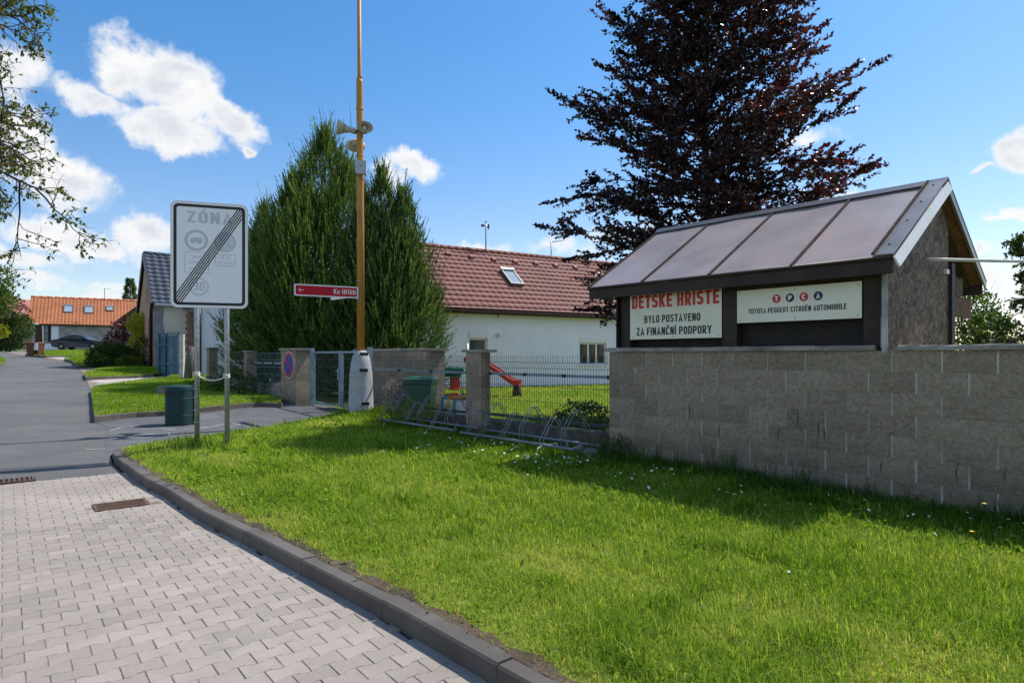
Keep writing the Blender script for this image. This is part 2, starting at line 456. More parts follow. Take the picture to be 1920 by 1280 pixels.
M['toy_orange'] = mat('orange toy plastic', (0.75, 0.17, 0.02), 0.4, famp=0)
M['toy_white'] = mat('white toy plastic', (0.75, 0.75, 0.75), 0.4, famp=0)
M['toy_yellow'] = mat('yellow toy plastic', (0.75, 0.48, 0.03), 0.4, famp=0)
M['toy_green'] = mat('green toy plastic', (0.03, 0.25, 0.08), 0.4, famp=0)
M['toy_blue'] = mat('blue toy plastic', (0.03, 0.25, 0.40), 0.4, famp=0)
M['green_canvas'] = mat('green canopy cloth', (0.03, 0.16, 0.10), 0.7, amp=0.1)
M['carpaint'] = mat('dark navy car paint', (0.008, 0.011, 0.020), 0.3, 0.0, amp=0.05, famp=0, coat=0.3)
M['tyre'] = mat('tyre rubber', (0.014, 0.014, 0.014), 0.8, famp=0)
M['rim'] = mat('alloy rim', (0.25, 0.25, 0.26), 0.35, 0.8, famp=0)
M['tail'] = mat('tail lamp', (0.22, 0.01, 0.01), 0.2, famp=0)
M['rust'] = mat('rusty cast iron', (0.13, 0.075, 0.052), 0.75, 0.25, ns=14, amp=0.35, fs=60, famp=0.25, stain=(0.22, 0.10, 0.045), stain_s=8, stain_amt=0.7)
M['chalk'] = mat('chalk line', (0.40, 0.40, 0.41), 0.95, ns=30, amp=0.25, fs=90, famp=0.35)
M['damp'] = mat('damp dark concrete', (0.105, 0.092, 0.08), 0.95, ns=5, amp=0.35, fs=40, famp=0.3, bump=0.6, bs=30)  # dark concrete of the fence plinth
M['stone'] = mat('field stone', (0.22, 0.205, 0.19), 0.95, ns=6, amp=0.3, fs=40, famp=0.25, bump=0.6, bs=30)
M['cable'] = mat('grey conduit', (0.50, 0.50, 0.49), 0.45, famp=0.05)
M['conduit_dark'] = mat('dark cable', (0.03, 0.03, 0.03), 0.5, famp=0)
M['tar'] = mat('tar joint', (0.035, 0.035, 0.036), 0.6, ns=20, amp=0.3)  # colour of the thin dark line on the road


# ------------------------------------------------------------------ object helpers
def link(o, parent=None):
    COL.objects.link(o)
    if parent is not None:
        o.parent = parent
        if parent.type == 'EMPTY':
            o.matrix_parent_inverse = Matrix.Translation(-Vector(parent.location))
    return o


def tag(o, label=None, cat=None, group=None, kind=None):
    if label:
        o['label'] = label
    if cat:
        o['category'] = cat
    if group:
        o['group'] = group
    if kind:
        o['kind'] = kind
    return o


def thing(name, label, cat, loc=(0, 0, 0), group=None):
    o = bpy.data.objects.new(name, None)
    o.empty_display_size = 0.2
    o.location = loc
    COL.objects.link(o)
    return tag(o, label, cat, group)


def np_mesh(name, V, F, m, tint=None, smooth=False, uvless=True):
    """mesh from numpy: V (n,3), F (k,3|4)"""
    V = np.asarray(V, dtype=np.float32).reshape(-1, 3)
    F = np.asarray(F, dtype=np.int32)
    me = bpy.data.meshes.new(name)
    k, w = F.shape
    me.vertices.add(len(V))
    me.vertices.foreach_set('co', V.ravel())
    me.loops.add(k * w)
    me.loops.foreach_set('vertex_index', F.ravel())
    me.polygons.add(k)
    me.polygons.foreach_set('loop_start', np.arange(0, k * w, w, dtype=np.int32))
    if smooth:
        me.polygons.foreach_set('use_smooth', np.ones(k, dtype=bool))
    if tint is not None:
        a = me.attributes.new('tint', 'FLOAT', 'POINT')
        a.data.foreach_set('value', np.asarray(tint, dtype=np.float32).ravel())
    me.update(calc_edges=True)
    me.materials.append(m)
    return me


def mesh_obj(name, me, parent=None, kind=None):
    o = bpy.data.objects.new(name, me)
    link(o, parent)
    if kind:
        o['kind'] = kind
    return o


class MB:
    def __init__(self):
        self.v, self.f, self.s = [], [], []

    def add(self, vs, fs, smooth=False):
        k = len(self.v)
        self.v += [tuple(p) for p in vs]
        self.f += [tuple(i + k for i in q) for q in fs]
        self.s += [smooth] * len(fs)
        return self

    def hexa(self, p):  # 8 points: bottom 4 ccw, top 4 ccw
        return self.add(p, [(3, 2, 1, 0), (4, 5, 6, 7), (0, 1, 5, 4), (1, 2, 6, 5), (2, 3, 7, 6), (3, 0, 4, 7)])

    def box(self, c, s, rz=0.0, X=None, Z=None):
        c = Vector(c)
        hx, hy, hz = s[0] / 2, s[1] / 2, s[2] / 2
        if X is None:
            X = Vector((math.cos(rz), math.sin(rz), 0))
        X = Vector(X).normalized()
        Zv = Vector(Z).normalized() if Z is not None else Vector((0, 0, 1))
        Y = Zv.cross(X).normalized()
        p = []
        for dz in (-hz, hz):
            for dx, dy in ((-hx, -hy), (hx, -hy), (hx, hy), (-hx, hy)):
                p.append(c + X * dx + Y * dy + Zv * dz)
        return self.hexa(p)

    def prism(self, poly, vec):
        """poly: list of 3D points (planar), swept along vec"""
        n = len(poly)
        vec = Vector(vec)
        vs = [Vector(p) for p in poly] + [Vector(p) + vec for p in poly]
        fs = [tuple(range(n - 1, -1, -1)), tuple(range(n, 2 * n))]
        for i in range(n):
            j = (i + 1) % n
            fs.append((i, j, j + n, i + n))
        return self.add(vs, fs)

    def tube(self, pts, r, n=8, cap=True, smooth=True):
        pts = [Vector(p) for p in pts]
        rs = r if isinstance(r, (list, tuple)) else [r] * len(pts)
        vs, fs = [], []
        ref = None
        for i, p in enumerate(pts):
            a = pts[max(0, i - 1)]
            b = pts[min(len(pts) - 1, i + 1)]
            t = (b - a).normalized() if (b - a).length > 1e-9 else Vector((0, 0, 1))
            if ref is None:
                ref = Vector((1, 0, 0)) if abs(t.x) < 0.8 else Vector((0, 1, 0))
            x = (ref - t * ref.dot(t)).normalized()
            ref = x
            y = t.cross(x)
            for k in range(n):
                an = 2 * math.pi * k / n
                vs.append(p + (x * math.cos(an) + y * math.sin(an)) * rs[i])
        for i in range(len(pts) - 1):
            for k in range(n):
                k2 = (k + 1) % n
                fs.append((i * n + k, i * n + k2, (i + 1) * n + k2, (i + 1) * n + k))
        self.add(vs, fs, smooth)
        if cap:
            m = len(self.v) - len(vs)
            self.f += [tuple(m + k for k in range(n - 1, -1, -1)), tuple(m + (len(pts) - 1) * n + k for k in range(n))]
            self.s += [False, False]
        return self

    def lathe(self, c, prof, n=24, axis=(0, 0, 1), sx=1.0, sy=1.0, X=None):
        """prof: list of (r, h) along the axis"""
        c = Vector(c)
        A = Vector(axis).normalized()
        if X is None:
            X = Vector((1, 0, 0)) if abs(A.x) < 0.8 else Vector((0, 1, 0))
        X = Vector(X)
        X = (X - A * X.dot(A)).normalized()
        Y = A.cross(X)
        vs, fs = [], []
        for (r, h) in prof:
            for k in range(n):
                an = 2 * math.pi * k / n
                vs.append(c + A * h + X * (math.cos(an) * r * sx) + Y * (math.sin(an) * r * sy))
        for i in range(len(prof) - 1):
            for k in range(n):
                k2 = (k + 1) % n
                fs.append((i * n + k, i * n + k2, (i + 1) * n + k2, (i + 1) * n + k))
        self.add(vs, fs, True)
        m = len(self.v) - len(vs)
        if prof[0][0] > 1e-4:
            self.f.append(tuple(m + k for k in range(n - 1, -1, -1)))
            self.s.append(False)
        if prof[-1][0] > 1e-4:
            self.f.append(tuple(m + (len(prof) - 1) * n + k for k in range(n)))
            self.s.append(False)
        return self

    def mesh(self, name, m):
        me = bpy.data.meshes.new(name)
        me.from_pydata([tuple(p) for p in self.v], [], self.f)
        me.polygons.foreach_set('use_smooth', self.s)
        me.update()
        me.materials.append(m)
        return me

    def build(self, name, m, parent=None, kind=None, bevel=0.0, label=None):
        o = mesh_obj(name, self.mesh(name, m), parent, kind)
        if bevel:
            bv = o.modifiers.new('bevel', 'BEVEL')
            bv.width = bevel
            bv.segments = 2
            bv.limit_method = 'ANGLE'
            bv.angle_limit = R(40)
        if label:
            o['label'] = label
        return o


class Frame:
    """a flat face: origin at its lower left, X to the right, up, normal towards the viewer"""
    def __init__(self, O, X, N, U=(0, 0, 1)):
        self.O, self.X, self.N, self.U = Vector(O), Vector(X).normalized(), Vector(N).normalized(), Vector(U).normalized()

    def p(self, x, y, d=0.0):
        return self.O + self.X * x + self.U * y + self.N * d

    def poly(self, pts, d0, d1, mb=None):
        mb = mb or MB()
        mb.prism([self.p(x, y, d0) for x, y in pts], self.N * (d1 - d0))
        return mb

    def rect(self, x0, y0, x1, y1, d0, d1, mb=None):
        return self.poly([(x0, y0), (x1, y0), (x1, y1), (x0, y1)], d0, d1, mb)

    def ring(self, outer, inner, d0, d1, mb=None):
        mb = mb or MB()
        n = len(outer)
        vs = [self.p(x, y, d1) for x, y in outer] + [self.p(x, y, d1) for x, y in inner] + [self.p(x, y, d0) for x, y in outer] + [self.p(x, y, d0) for x, y in inner]
        fs = []
        for i in range(n):
            j = (i + 1) % n
            fs += [(i, j, n + j, n + i), (2 * n + i, 2 * n + j, j, i), (n + i, n + j, 3 * n + j, 3 * n + i)]
        return mb.add(vs, fs)


def rrect(x0, y0, x1, y1, r, k=6):
    out = []
    for cx, cy, a0 in ((x1 - r, y0 + r, -90), (x1 - r, y1 - r, 0), (x0 + r, y1 - r, 90), (x0 + r, y0 + r, 180)):
        for i in range(k + 1):
            a = R(a0 + 90 * i / k)
            out.append((cx + r * math.cos(a), cy + r * math.sin(a)))
    return out


def circ(cx, cy, r, n=36):
    return [(cx + r * math.cos(2 * math.pi * i / n), cy + r * math.sin(2 * math.pi * i / n)) for i in range(n)]


def _arc(cx, cy, r, a0, a1, k=5, ry=None):
    ry = r if ry is None else ry
    return [(cx + r * math.cos(R(a0 + (a1 - a0) * i / k)), cy + ry * math.sin(R(a0 + (a1 - a0) * i / k))) for i in range(k + 1)]


def glyph(ch, t):
    """condensed grotesque letter as centre lines in a cell of cap height 1: (width, [(points, closed)])"""
    acc = {'Ě': 'Ev', 'É': "E'", 'Š': 'Sv', 'Č': 'Cv', 'Ř': 'Rv', 'Í': "I'", 'Ó': "O'", 'Á': "A'", 'Ë': 'E:', 'ř': 'rv', 'š': 'sv'}
    base, mark = (acc[ch][0], acc[ch][1]) if ch in acc else (ch, '')
    w = {'I': t, 'M': 0.64, 'W': 0.7, 'A': 0.50, 'V': 0.50, 'Y': 0.50, 'T': 0.44, 'E': 0.40, 'F': 0.39, 'L': 0.38, ' ': 0.20, '.': t, '-': 0.26, 'i': t, 't': 0.28, 'r': 0.30, 'e': 0.40, 's': 0.37, 'h': 0.40, '1': 0.26,
         'K': 0.47, 'Z': 0.42, 'J': 0.36}.get(base, 0.45)
    L, Rt, B, T, m = t / 2, w - t / 2, t / 2, 1 - t / 2, w / 2
    r = min((w - t) / 2, 0.24)
    X = 0.74
    XT = X - t / 2
    P = []
    o = lambda *pts: P.append((list(pts), False))
    c = lambda pts: P.append((pts, True))

    def ring(x0, y0, x1, y1, rr):
        return _arc(x1 - rr, y0 + rr, rr, -90, 0) + _arc(x1 - rr, y1 - rr, rr, 0, 90) + _arc(x0 + rr, y1 - rr, rr, 90, 180) + _arc(x0 + rr, y0 + rr, rr, 180, 270)

    def bowl(y0, y1):
        rr = min(r, (y1 - y0) / 2)
        o(*([(L, y0)] + _arc(Rt - rr, y0 + rr, rr, -90, 0) + _arc(Rt - rr, y1 - rr, rr, 0, 90) + [(L, y1)]))

    def ess(y0, y1):
        md = (y0 + y1) / 2
        rr = min(r, (y1 - y0) / 4)
        o(*(_arc(Rt - rr, y1 - rr, rr, 0, 90) + _arc(L + rr, y1 - rr, rr, 90, 180) + _arc(L + rr, md + rr, rr, 180, 270) + _arc(Rt - rr, md - rr, rr, 90, 0) + _arc(Rt - rr, y0 + rr, rr, 0, -90) + _arc(L + rr, y0 + rr, rr, 270, 180)))
    b = base
    if b in 'DEFHKLNPRBMIh':
        o((L, 0), (L, 1))
    if b == 'D':
        bowl(B, T)
    elif b in 'EF':
        o((L, T), (w, T))
        o((L, 0.51), (w * 0.92, 0.51))
        if b == 'E':
            o((L, B), (w, B))
    elif b == 'T':
        o((0, T), (w, T))
        o((m, T), (m, 0))
    elif b == 'S':
        ess(B, T)
    elif b == 's':
        ess(B, XT)
    elif b == 'K':
        o((w - t * 0.45, 1), (L, 0.40))
        o((L + (w - t) * 0.32, 0.58), (w - t * 0.42, 0))
    elif b == 'H':
        o((Rt, 0), (Rt, 1))
        o((L, 0.51), (Rt, 0.51))
    elif b == 'R':
        bowl(0.47, T)
        o((m, 0.47), (w - t * 0.45, 0))
    elif b == 'P':
        bowl(0.44, T)
    elif b == 'B':
        bowl(B, 0.51)
        bowl(0.51, T)
    elif b == 'Y':
        o((t * 0.45, 1), (m, 0.44), (w - t * 0.45, 1))
        o((m, 0.46), (m, 0))
    elif b == 'L':
        o((L, B), (w, B))
    elif b in 'O0':
        c(ring(L, B, Rt, T, r))
    elif b in 'CG':
        o(*(_arc(Rt - r, T - r, r, 0, 90) + _arc(L + r, T - r, r, 90, 180) + _arc(L + r, B + r, r, 180, 270) + _arc(Rt - r, B + r, r, 270, 360)))
        if b == 'G':
            o((Rt, B + r), (Rt, 0.48), (m, 0.48))
    elif b == 'U':
        o(*([(L, 1)] + _arc(L + r, B + r, r, 180, 270) + _arc(Rt - r, B + r, r, 270, 360) + [(Rt, 1)]))
    elif b == 'A':
        o((t * 0.45, 0), (m, T), (w - t * 0.45, 0))
        o((m * 0.52, 0.27), (w - m * 0.52, 0.27))
    elif b == 'V':
        o((t * 0.45, 1), (m, B), (w - t * 0.45, 1))
    elif b == 'N':
        o((Rt, 0), (Rt, 1))
        o((L, 0.99), (Rt, 0.01))
    elif b == 'M':
        o((Rt, 0), (Rt, 1))
        o((L, 0.98), (m, 0.22), (Rt, 0.98))
    elif b == 'Z':
        o((0, T), (w - t * 0.5, T), (t * 0.5, B), (w, B))
    elif b == '3':
        o(*(_arc(L + r, T - r, r, 180, 90) + _arc(Rt - r, T - r, r, 90, 0) + _arc(Rt - r, 0.51 + r, r, 0, -90)))
        o(*([(m * 0.8, 0.51)] + _arc(Rt - r, 0.51 - r, r, 90, 0) + _arc(Rt - r, B + r, r, 0, -90) + _arc(L + r, B + r, r, 270, 180)))
    elif b == '1':
        o((Rt, 0), (Rt, 1))
        o((0, 0.74), (Rt, 0.96))
    elif b == '6':
        c(ring(L, B, Rt, 0.58, min(r, 0.2)))
        o(*(_arc(Rt - r, T - r, r, 10, 90) + _arc(L + r, T - r, r, 90, 180) + [(L, 0.3)]))
    elif b == '7':
        o((0, T), (Rt, T), (m * 0.8, 0))
    elif b == '.':
        o((L, 0), (L, t))
    elif b == '-':
        o((0, 0.42), (w, 0.42))
    elif b == 'i':
        o((L, 0), (L, X))
        o((L, 0.86), (L, 0.86 + t))
    elif b == 't':
        o((m * 0.85, 0.98), (m * 0.85, 0.12), (m * 1.0, B), (w, B))
        o((0, XT), (w, XT))
    elif b == 'r':
        o((L, 0), (L, X))
        o((L, 0.52), (L + 0.08, XT - 0.02), (w, XT))
    elif b == 'h':
        o(*([(L, 0.45)] + _arc(L + r, XT - r, r, 180, 90) + _arc(Rt - r, XT - r, r, 90, 0) + [(Rt, 0)]))
    elif b == 'e':
        o(*([(L, 0.38), (Rt, 0.38)] + _arc(Rt - r, XT - r, r, 0, 90) + _arc(L + r, XT - r, r, 90, 180) + _arc(L + r, B + r, r, 180, 270) + _arc(Rt - r, B + r, r, 270, 350)))
    top = 1.06 if base.isupper() else X + 0.07
    if mark == 'v':
        P.append(([(m - 0.13, top + 0.16), (m, top + 0.03), (m + 0.13, top + 0.16)], False, 0.75))
    elif mark == "'":
        P.append(([(m - 0.04, top), (m + 0.08, top + 0.17)], False, 0.8))
    elif mark == ':':
        for s_ in (-1, 1):
            P.append(([(m + s_ * 0.1, top + 0.02), (m + s_ * 0.1, top + 0.02 + t * 0.8)], False, 0.8))
    return w, P


def lettering(fr, body, x0, y0, x1, y1, d, m, parent, bold=0.15, name='lettering', spacing=0.09):
    """flat print: cap height from y0 to y1, the line fitted between x0 and x1; each line of print is one part"""
    t = bold
    cells, pen = [], 0.0
    for ch in body:
        w, P = glyph(ch, t)
        cells.append((pen, P))
        pen += w + (spacing if ch != ' ' else 0.06)
    tot = pen - spacing
    sx, sy = (x1 - x0) / tot, (y1 - y0)
    vs, fs = [], []
    z = 0.0
    for off, P in cells:
        for item in P:
            pts, closed = item[0], item[1]
            tt = t * (item[2] if len(item) > 2 else 1.0)
            z += 0.000004
            q = [Vector(p) for p in pts]
            clean = [q[0]]
            for p in q[1:]:
                if (p - clean[-1]).length > 1e-5:
                    clean.append(p)
            if closed and (clean[0] - clean[-1]).length < 1e-5:
                clean.pop()
            q = clean
            n = len(q)
            k0 = len(vs)
            for i in range(n):
                a = q[i - 1] if (i or closed) else None
                b = q[(i + 1) % n] if (i < n - 1 or closed) else None
                da = (q[i] - a).normalized() if a is not None else None
                db = (b - q[i]).normalized() if b is not None else None
                if da is None:
                    da = db
                if db is None:
                    db = da
                na, nb_2 = Vector((-da.y, da.x)), Vector((-db.y, db.x))
                mt = (na + nb_2)
                if mt.length < 1e-4:
                    mt = na
                mt.normalize()
                f = min(2.2, 1.0 / max(0.2, mt.dot(na)))
                for sg in (1, -1):
                    p = q[i] + mt * (tt / 2 * f * sg)
                    vs.append(fr.p(x0 + (off + p.x) * sx, y0 + p.y * sy, d + z))
            for i in range(n if closed else n - 1):
                j = (i + 1) % n
                fs.append((k0 + 2 * i, k0 + 2 * i + 1, k0 + 2 * j + 1, k0 + 2 * j))
    mb = MB()
    mb.add(vs, fs)
    return mb.build(name, m, parent, 'stuff')


# ------------------------------------------------------------------ terrain
def softplus(x):
    return np.log1p(np.exp(-np.abs(x))) + np.maximum(x, 0)


def zr(x, y):
    """height of the road surface: level by the camera, rising up the street"""
    s = -0.66 * np.asarray(x, dtype=float) + 0.75 * np.asarray(y, dtype=float)
    s = np.minimum(s, 100)
    return 0.03 * 2.0 * softplus((s - 9) / 2.0)


def G(px, py, off=0.0):
    """where the sight line through a point of the photograph meets the terrain"""
    mx, mz = (px - 960) / FPX, (666 - py) / FPX
    lo, hi = 0.5, 160.0
    for _ in range(60):
        mid = (lo + hi) / 2
        if 1.5 + mz * mid > float(zr(mx * mid, mid)) + off:
            lo = mid
        else:
            hi = mid
    return Vector((mx * lo, lo, float(zr(mx * lo, lo)) + off))


def G2(px, py, off=0.0):
    p = G(px, py, off)
    return (p.x, p.y)


W0 = Vector((1.30, 8.43, 0))
U = Vector((0.661, -0.750, 0)).normalized()
NN = Vector((-0.750, -0.661, 0)).normalized()
WROT = math.atan2(U.y, U.x)


def Wp(a, n, z):
    p = W0 + U * a + NN * n
    return Vector((p.x, p.y, z))


def densify(poly, d):
    out = []
    n = len(poly)
    for i in range(n):
        a, b = Vector(poly[i]), Vector(poly[(i + 1) % n])
        k = max(1, int((b - a).length / d))
        for j in range(k):
            out.append(a + (b - a) * (j / k))
    return out


def inpoly(P, poly):
    x, y = P[:, 0], P[:, 1]
    ins = np.zeros(len(P), dtype=bool)
    n = len(poly)
    for i in range(n):
        x1, y1 = poly[i]
        x2, y2 = poly[(i + 1) % n]
        if y1 == y2:
            continue
        c = ((y1 > y) != (y2 > y)) & (x < (x2 - x1) * (y - y1) / (y2 - y1) + x1)
        ins ^= c
    return ins


def sheet(name, poly, zf, m, spacing, label=None, kind='structure', parent=None):
    ring = densify(poly, spacing)
    arr = np.array([(p[0], p[1]) for p in poly])
    lo, hi = arr.min(0), arr.max(0)
    gx, gy = np.meshgrid(np.arange(lo[0], hi[0], spacing), np.arange(lo[1], hi[1], spacing))
    P = np.stack([gx.ravel(), gy.ravel()], 1) + RNG.uniform(-0.1, 0.1, (gx.size, 2)) * spacing
    P = P[inpoly(P, [tuple(p) for p in arr])]
    pts = [Vector((p[0], p[1])) for p in ring] + [Vector((float(p[0]), float(p[1]))) for p in P]
    n = len(ring)
    res = delaunay_2d_cdt(pts, [(i, (i + 1) % n) for i in range(n)], [list(range(n))], 1, 1e-5)
    vs = np.array([(v.x, v.y) for v in res[0]])
    z = zf(vs[:, 0], vs[:, 1])
    V = np.column_stack([vs, z])
    F = np.array([f for f in res[2] if len(f) == 3])
    o = mesh_obj(name, np_mesh(name, V, F, m, smooth=True), parent)
    return tag(o, label, None, None, kind)


def vnoise(x, y, s):
    """cheap smooth patchiness in -1..1"""
    x, y = x * s, y * s
    return (np.sin(x * 1.7 + 2.1 * np.sin(y * 0.9)) + np.sin(y * 2.3 + 1.7 * np.sin(x * 1.3 + 1)) + np.sin((x + y) * 1.1 + np.sin(x * 3.1)) * 0.7) / 2.7


def blades(name, P, z, h, w, m, tint, label, cat='grass', bend=0.55, kind='stuff', parent=None, segs=2):
    n = len(P)
    az_ = RNG.uniform(0, 2 * np.pi, n)
    side = np.stack([np.cos(az_), np.sin(az_), np.zeros(n)], 1)
    ba = az_ + np.pi / 2 + RNG.uniform(-0.6, 0.6, n)
    bd = np.stack([np.cos(ba), np.sin(ba), np.zeros(n)], 1)
    b = RNG.uniform(0.15, 1.0, n) * bend
    base = np.column_stack([P, z])
    up = np.array([0, 0, 1.0])
    mid = base + bd * (h * b * 0.3)[:, None] + up * (h * 0.58)[:, None]
    tip = base + bd * (h * b)[:, None] + up * (h * (1.0 - 0.25 * b))[:, None]
    wv = side * (w / 2)[:, None]
    V = np.stack([base - wv, base + wv, mid - wv * 0.8, mid + wv * 0.8, tip], 1).reshape(-1, 3)
    k = np.arange(n)[:, None] * 5
    F = np.stack([k + [0, 1, 3], k + [0, 3, 2], k + [2, 3, 4]], 1).reshape(-1, 3)
    o = mesh_obj(name, np_mesh(name, V, F, m, np.repeat(tint, 5)), parent)
    return tag(o, label, cat if parent is None else None, None, kind)


# ================================================================== THE GROUND
c = np.linspace(-1, 1, 91)
c = np.sign(c) * (np.abs(c) ** 2.2) * 900
gx, gy = np.meshgrid(c, c)
V = np.column_stack([gx.ravel(), gy.ravel(), zr(gx.ravel(), gy.ravel()) - 0.30])
nn_ = 91
idx = np.arange(nn_ * nn_).reshape(nn_, nn_)
F = np.stack([idx[:-1, :-1].ravel(), idx[:-1, 1:].ravel(), idx[1:, 1:].ravel(), idx[1:, :-1].ravel()], 1)
tag(mesh_obj('ground', np_mesh('ground', V, F, M['field'], smooth=True)), 'rough grass ground running out to the horizon', None, None, 'structure')

# kerb line of the front verge (foot of the kerb face)
KERB = [(4.6, -2.35), (1.2, 1.43), (-0.126, 2.906), (-0.605, 3.437), (-1.176, 4.023), (-1.964, 4.828), (-2.771, 5.619), (-3.53, 6.467), (-4.205, 7.137),
        (-4.829, 7.846), (-5.32, 8.42), (-5.72, 9.0), (-5.98, 9.55)]
KERB = [Vector(p) for p in KERB]
ROWD = Vector((0.778, 0.628)).normalized()   # direction of the paver rows
PERP = Vector((-ROWD.y, ROWD.x))

# paving: bedding sheet under the pavers
edge_a = Vector((-4.86, 7.83))
pav_poly = [(4.5, -2.4), (1.15, 1.40), (-0.15, 2.89), (-1.2, 4.01), (-2.8, 5.60), (-4.23, 7.12), (edge_a.x, edge_a.y)]
far_l = edge_a - ROWD * 7.5
pav_poly += [(far_l.x, far_l.y), (-8.5, -2.4)]
paving = sheet('paving', pav_poly, lambda x, y: zr(x, y) - 0.0036, M['bedding'], 1.0, 'bed of the grey paved turning area beside the lawn')

# bone-shaped pavers laid in running bond
PL, PP = 0.1765, 0.1195
we, ww, g = PP * 0.5 + 0.0095, PP * 0.5 - 0.0095, 0.0014


def bone(k):
    hl = PL / 2 - 0.0028
    pr = [(-hl, we - g), (-hl * 0.62, we - g - 0.001), (-hl * 0.34, ww - g), (hl * 0.34, ww - g), (hl * 0.62, we - g - 0.001), (hl, we - g)]
    top = pr + [(x, -y) for x, y in reversed(pr)]
    n = len(top)
    rr = random.Random(k)
    tx, ty, dz = rr.uniform(-0.012, 0.012), rr.uniform(-0.012, 0.012), rr.uniform(-0.0015, 0.0015)
    zt = lambda x, y: dz + tx * x + ty * y
    vs = [(x * 0.98, y * 0.966, zt(x, y)) for x, y in top] + [(x, y, zt(x, y) - 0.003) for x, y in top] + [(x, y, -0.03) for x, y in top]
    fs = [tuple(range(n))][::-1]
    for L in (0, n):
        for i in range(n):
            j = (i + 1) % n
            fs.append((L + j, L + i, L + n + i, L + n + j))
    mb = MB()
    mb.add(vs, [tuple(reversed(fs[0]))] + fs[1:])
    # orient top face upwards
    return mb


bone_meshes = []
for k in range(10):
    mb = bone(k)
    me = mb.mesh('paver', M['paver'])
    bm = bmesh.new()
    bm.from_mesh(me)
    bmesh.ops.recalc_face_normals(bm, faces=bm.faces)
    bm.to_mesh(me)
    bm.free()
    bone_meshes.append(me)
GRATE = [Vector((-4.18, 6.246)), Vector((-3.80, 6.474)), Vector((-3.59, 6.232)), Vector((-3.93, 5.98))]
gc = sum(GRATE, Vector((0, 0))) / 4
rot = math.atan2(ROWD.y, ROWD.x)
kdir = (KERB[1] - KERB[9]).normalized()
slots = []
for i in range(-20, 80):
    for j in range(-60, 60):
        q = edge_a + ROWD * ((j + 0.5 * (i % 2)) * PL) - PERP * ((i + 0.5) * PP)
        slots.append((q.x, q.y, i, j))
sl = np.array([(s[0], s[1]) for s in slots])
wide_poly = [(p[0] + 0.075, p[1] + 0.07) for p in pav_poly[:6]] + [(edge_a.x + 0.09 * ROWD.x, edge_a.y + 0.09 * ROWD.y)] + [tuple(p) for p in pav_poly[7:]]
ok = inpoly(sl, wide_poly)
fw = (1.5, 0)
near = []
for s, k in zip(slots, ok):
    if not k or s[2] < 0:
        continue
    rel = Vector((s[0], s[1])) - gc
    if abs(rel.dot(ROWD)) < 0.26 and abs(rel.dot(PERP)) < 0.21:
        continue
    px = 960 + FPX * s[0] / max(0.2, s[1])
    py = 666 + FPX * 1.5 / max(0.2, s[1])
    vis = s[1] > 0.5 and -20 < px < 1960 and py < 1300
    near.append((not vis, s[0] ** 2 + s[1] ** 2, s))
near.sort(key=lambda t: t[:2])
rest = MB()
ca, sa = math.cos(rot), math.sin(rot)
bv = []
rv, rf = [], []
for cnt, (nv, d2, s) in enumerate(near):
    if nv and (s[1] < 0.8 or s[0] < -8):
        continue
    me = bone_meshes[(s[2] * 7 + s[3] * 13) % 10]
    if cnt < 300:
        o = bpy.data.objects.new('paver', me)
        o.location = (s[0], s[1], float(zr(s[0], s[1])))
        o.rotation_euler = (0, 0, rot + (math.pi if (s[2] + s[3]) % 3 == 0 else 0))
        o.parent = paving
        COL.objects.link(o)
    else:
        if not bv:
            for mm in bone_meshes:
                bv.append(([tuple(v.co) for v in mm.vertices], [tuple(p.vertices) for p in mm.polygons]))
        vs, fs = bv[(s[2] * 7 + s[3] * 13) % 10]
        zz_ = float(zr(s[0], s[1]))
        rest.add([(s[0] + x * ca - y * sa, s[1] + x * sa + y * ca, z + zz_) for x, y, z in vs], fs)
o = rest.build('paver', M['paver'], paving, 'stuff')

# road
edgeR = [G2(*p) for p in [(203, 853), (178, 794), (171, 736), (160, 714), (159, 703), (146, 692), (136, 681), (120, 677), (83, 671), (47, 667.5), (12, 660.5)]]
fl = edge_a - ROWD * 9
road_poly = [(edge_a.x, edge_a.y), (-5.34, 8.41), (-5.74, 9.0), (-6.0, 9.56)] + [(edgeR[0][0] + 0.0, edgeR[0][1])]
road_poly = [(edge_a.x, edge_a.y), (-5.34, 8.41), (-5.74, 9.0), (-6.0, 9.56), (-8.0, 14.5)] + edgeR[1:] + [(-62, 58), (-60, 48), G2(-40, 690), G2(2, 690)] + [G2(12, 679), G2(0, 672), G2(-200, 700), (-26, 15), (-14, 4), (fl.x, fl.y)]
road_poly = [(edge_a.x, edge_a.y), (-5.34, 8.41), (-5.74, 9.0), (-6.0, 9.56), (-6.6, 10.6)] + [(p[0] + 0.25, p[1] + 0.1) for p in edgeR[1:]] + [(-66, 66), (-75, 60), (-60, 42), (-28, 18), (-15, 4), (fl.x, fl.y)]
road = sheet('road', road_poly, lambda x, y: zr(x, y), M['asphalt'], 1.2, 'grey asphalt street bending away uphill to the left')

# path from the road to the gate
path_poly = [(-5.95, 9.5), G2(198, 850, 0.004), G2(200, 800, 0.004), G2(178, 792, 0.004), G2(240, 783, 0.004), G2(308, 780, 0.004), G2(404, 770, 0.004), G2(474, 763, 0.004)]
path_poly += [tuple(Wp(-11.6, 0.05, 0))[:2], tuple(Wp(-10.3, -0.1, 0))[:2], tuple(Wp(-10.3, -0.6, 0))[:2], tuple(Wp(-6.9, -0.6, 0))[:2], tuple(Wp(-6.9, 0.3, 0))[:2]]
path_poly += [G2(640, 786), G2(560, 796), G2(420, 812), G2(300, 834)]
path = sheet('path', path_poly, lambda x, y: zr(x, y) + 0.005, M['asphalt2'], 0.8, 'asphalt path leading from the street to the gate')

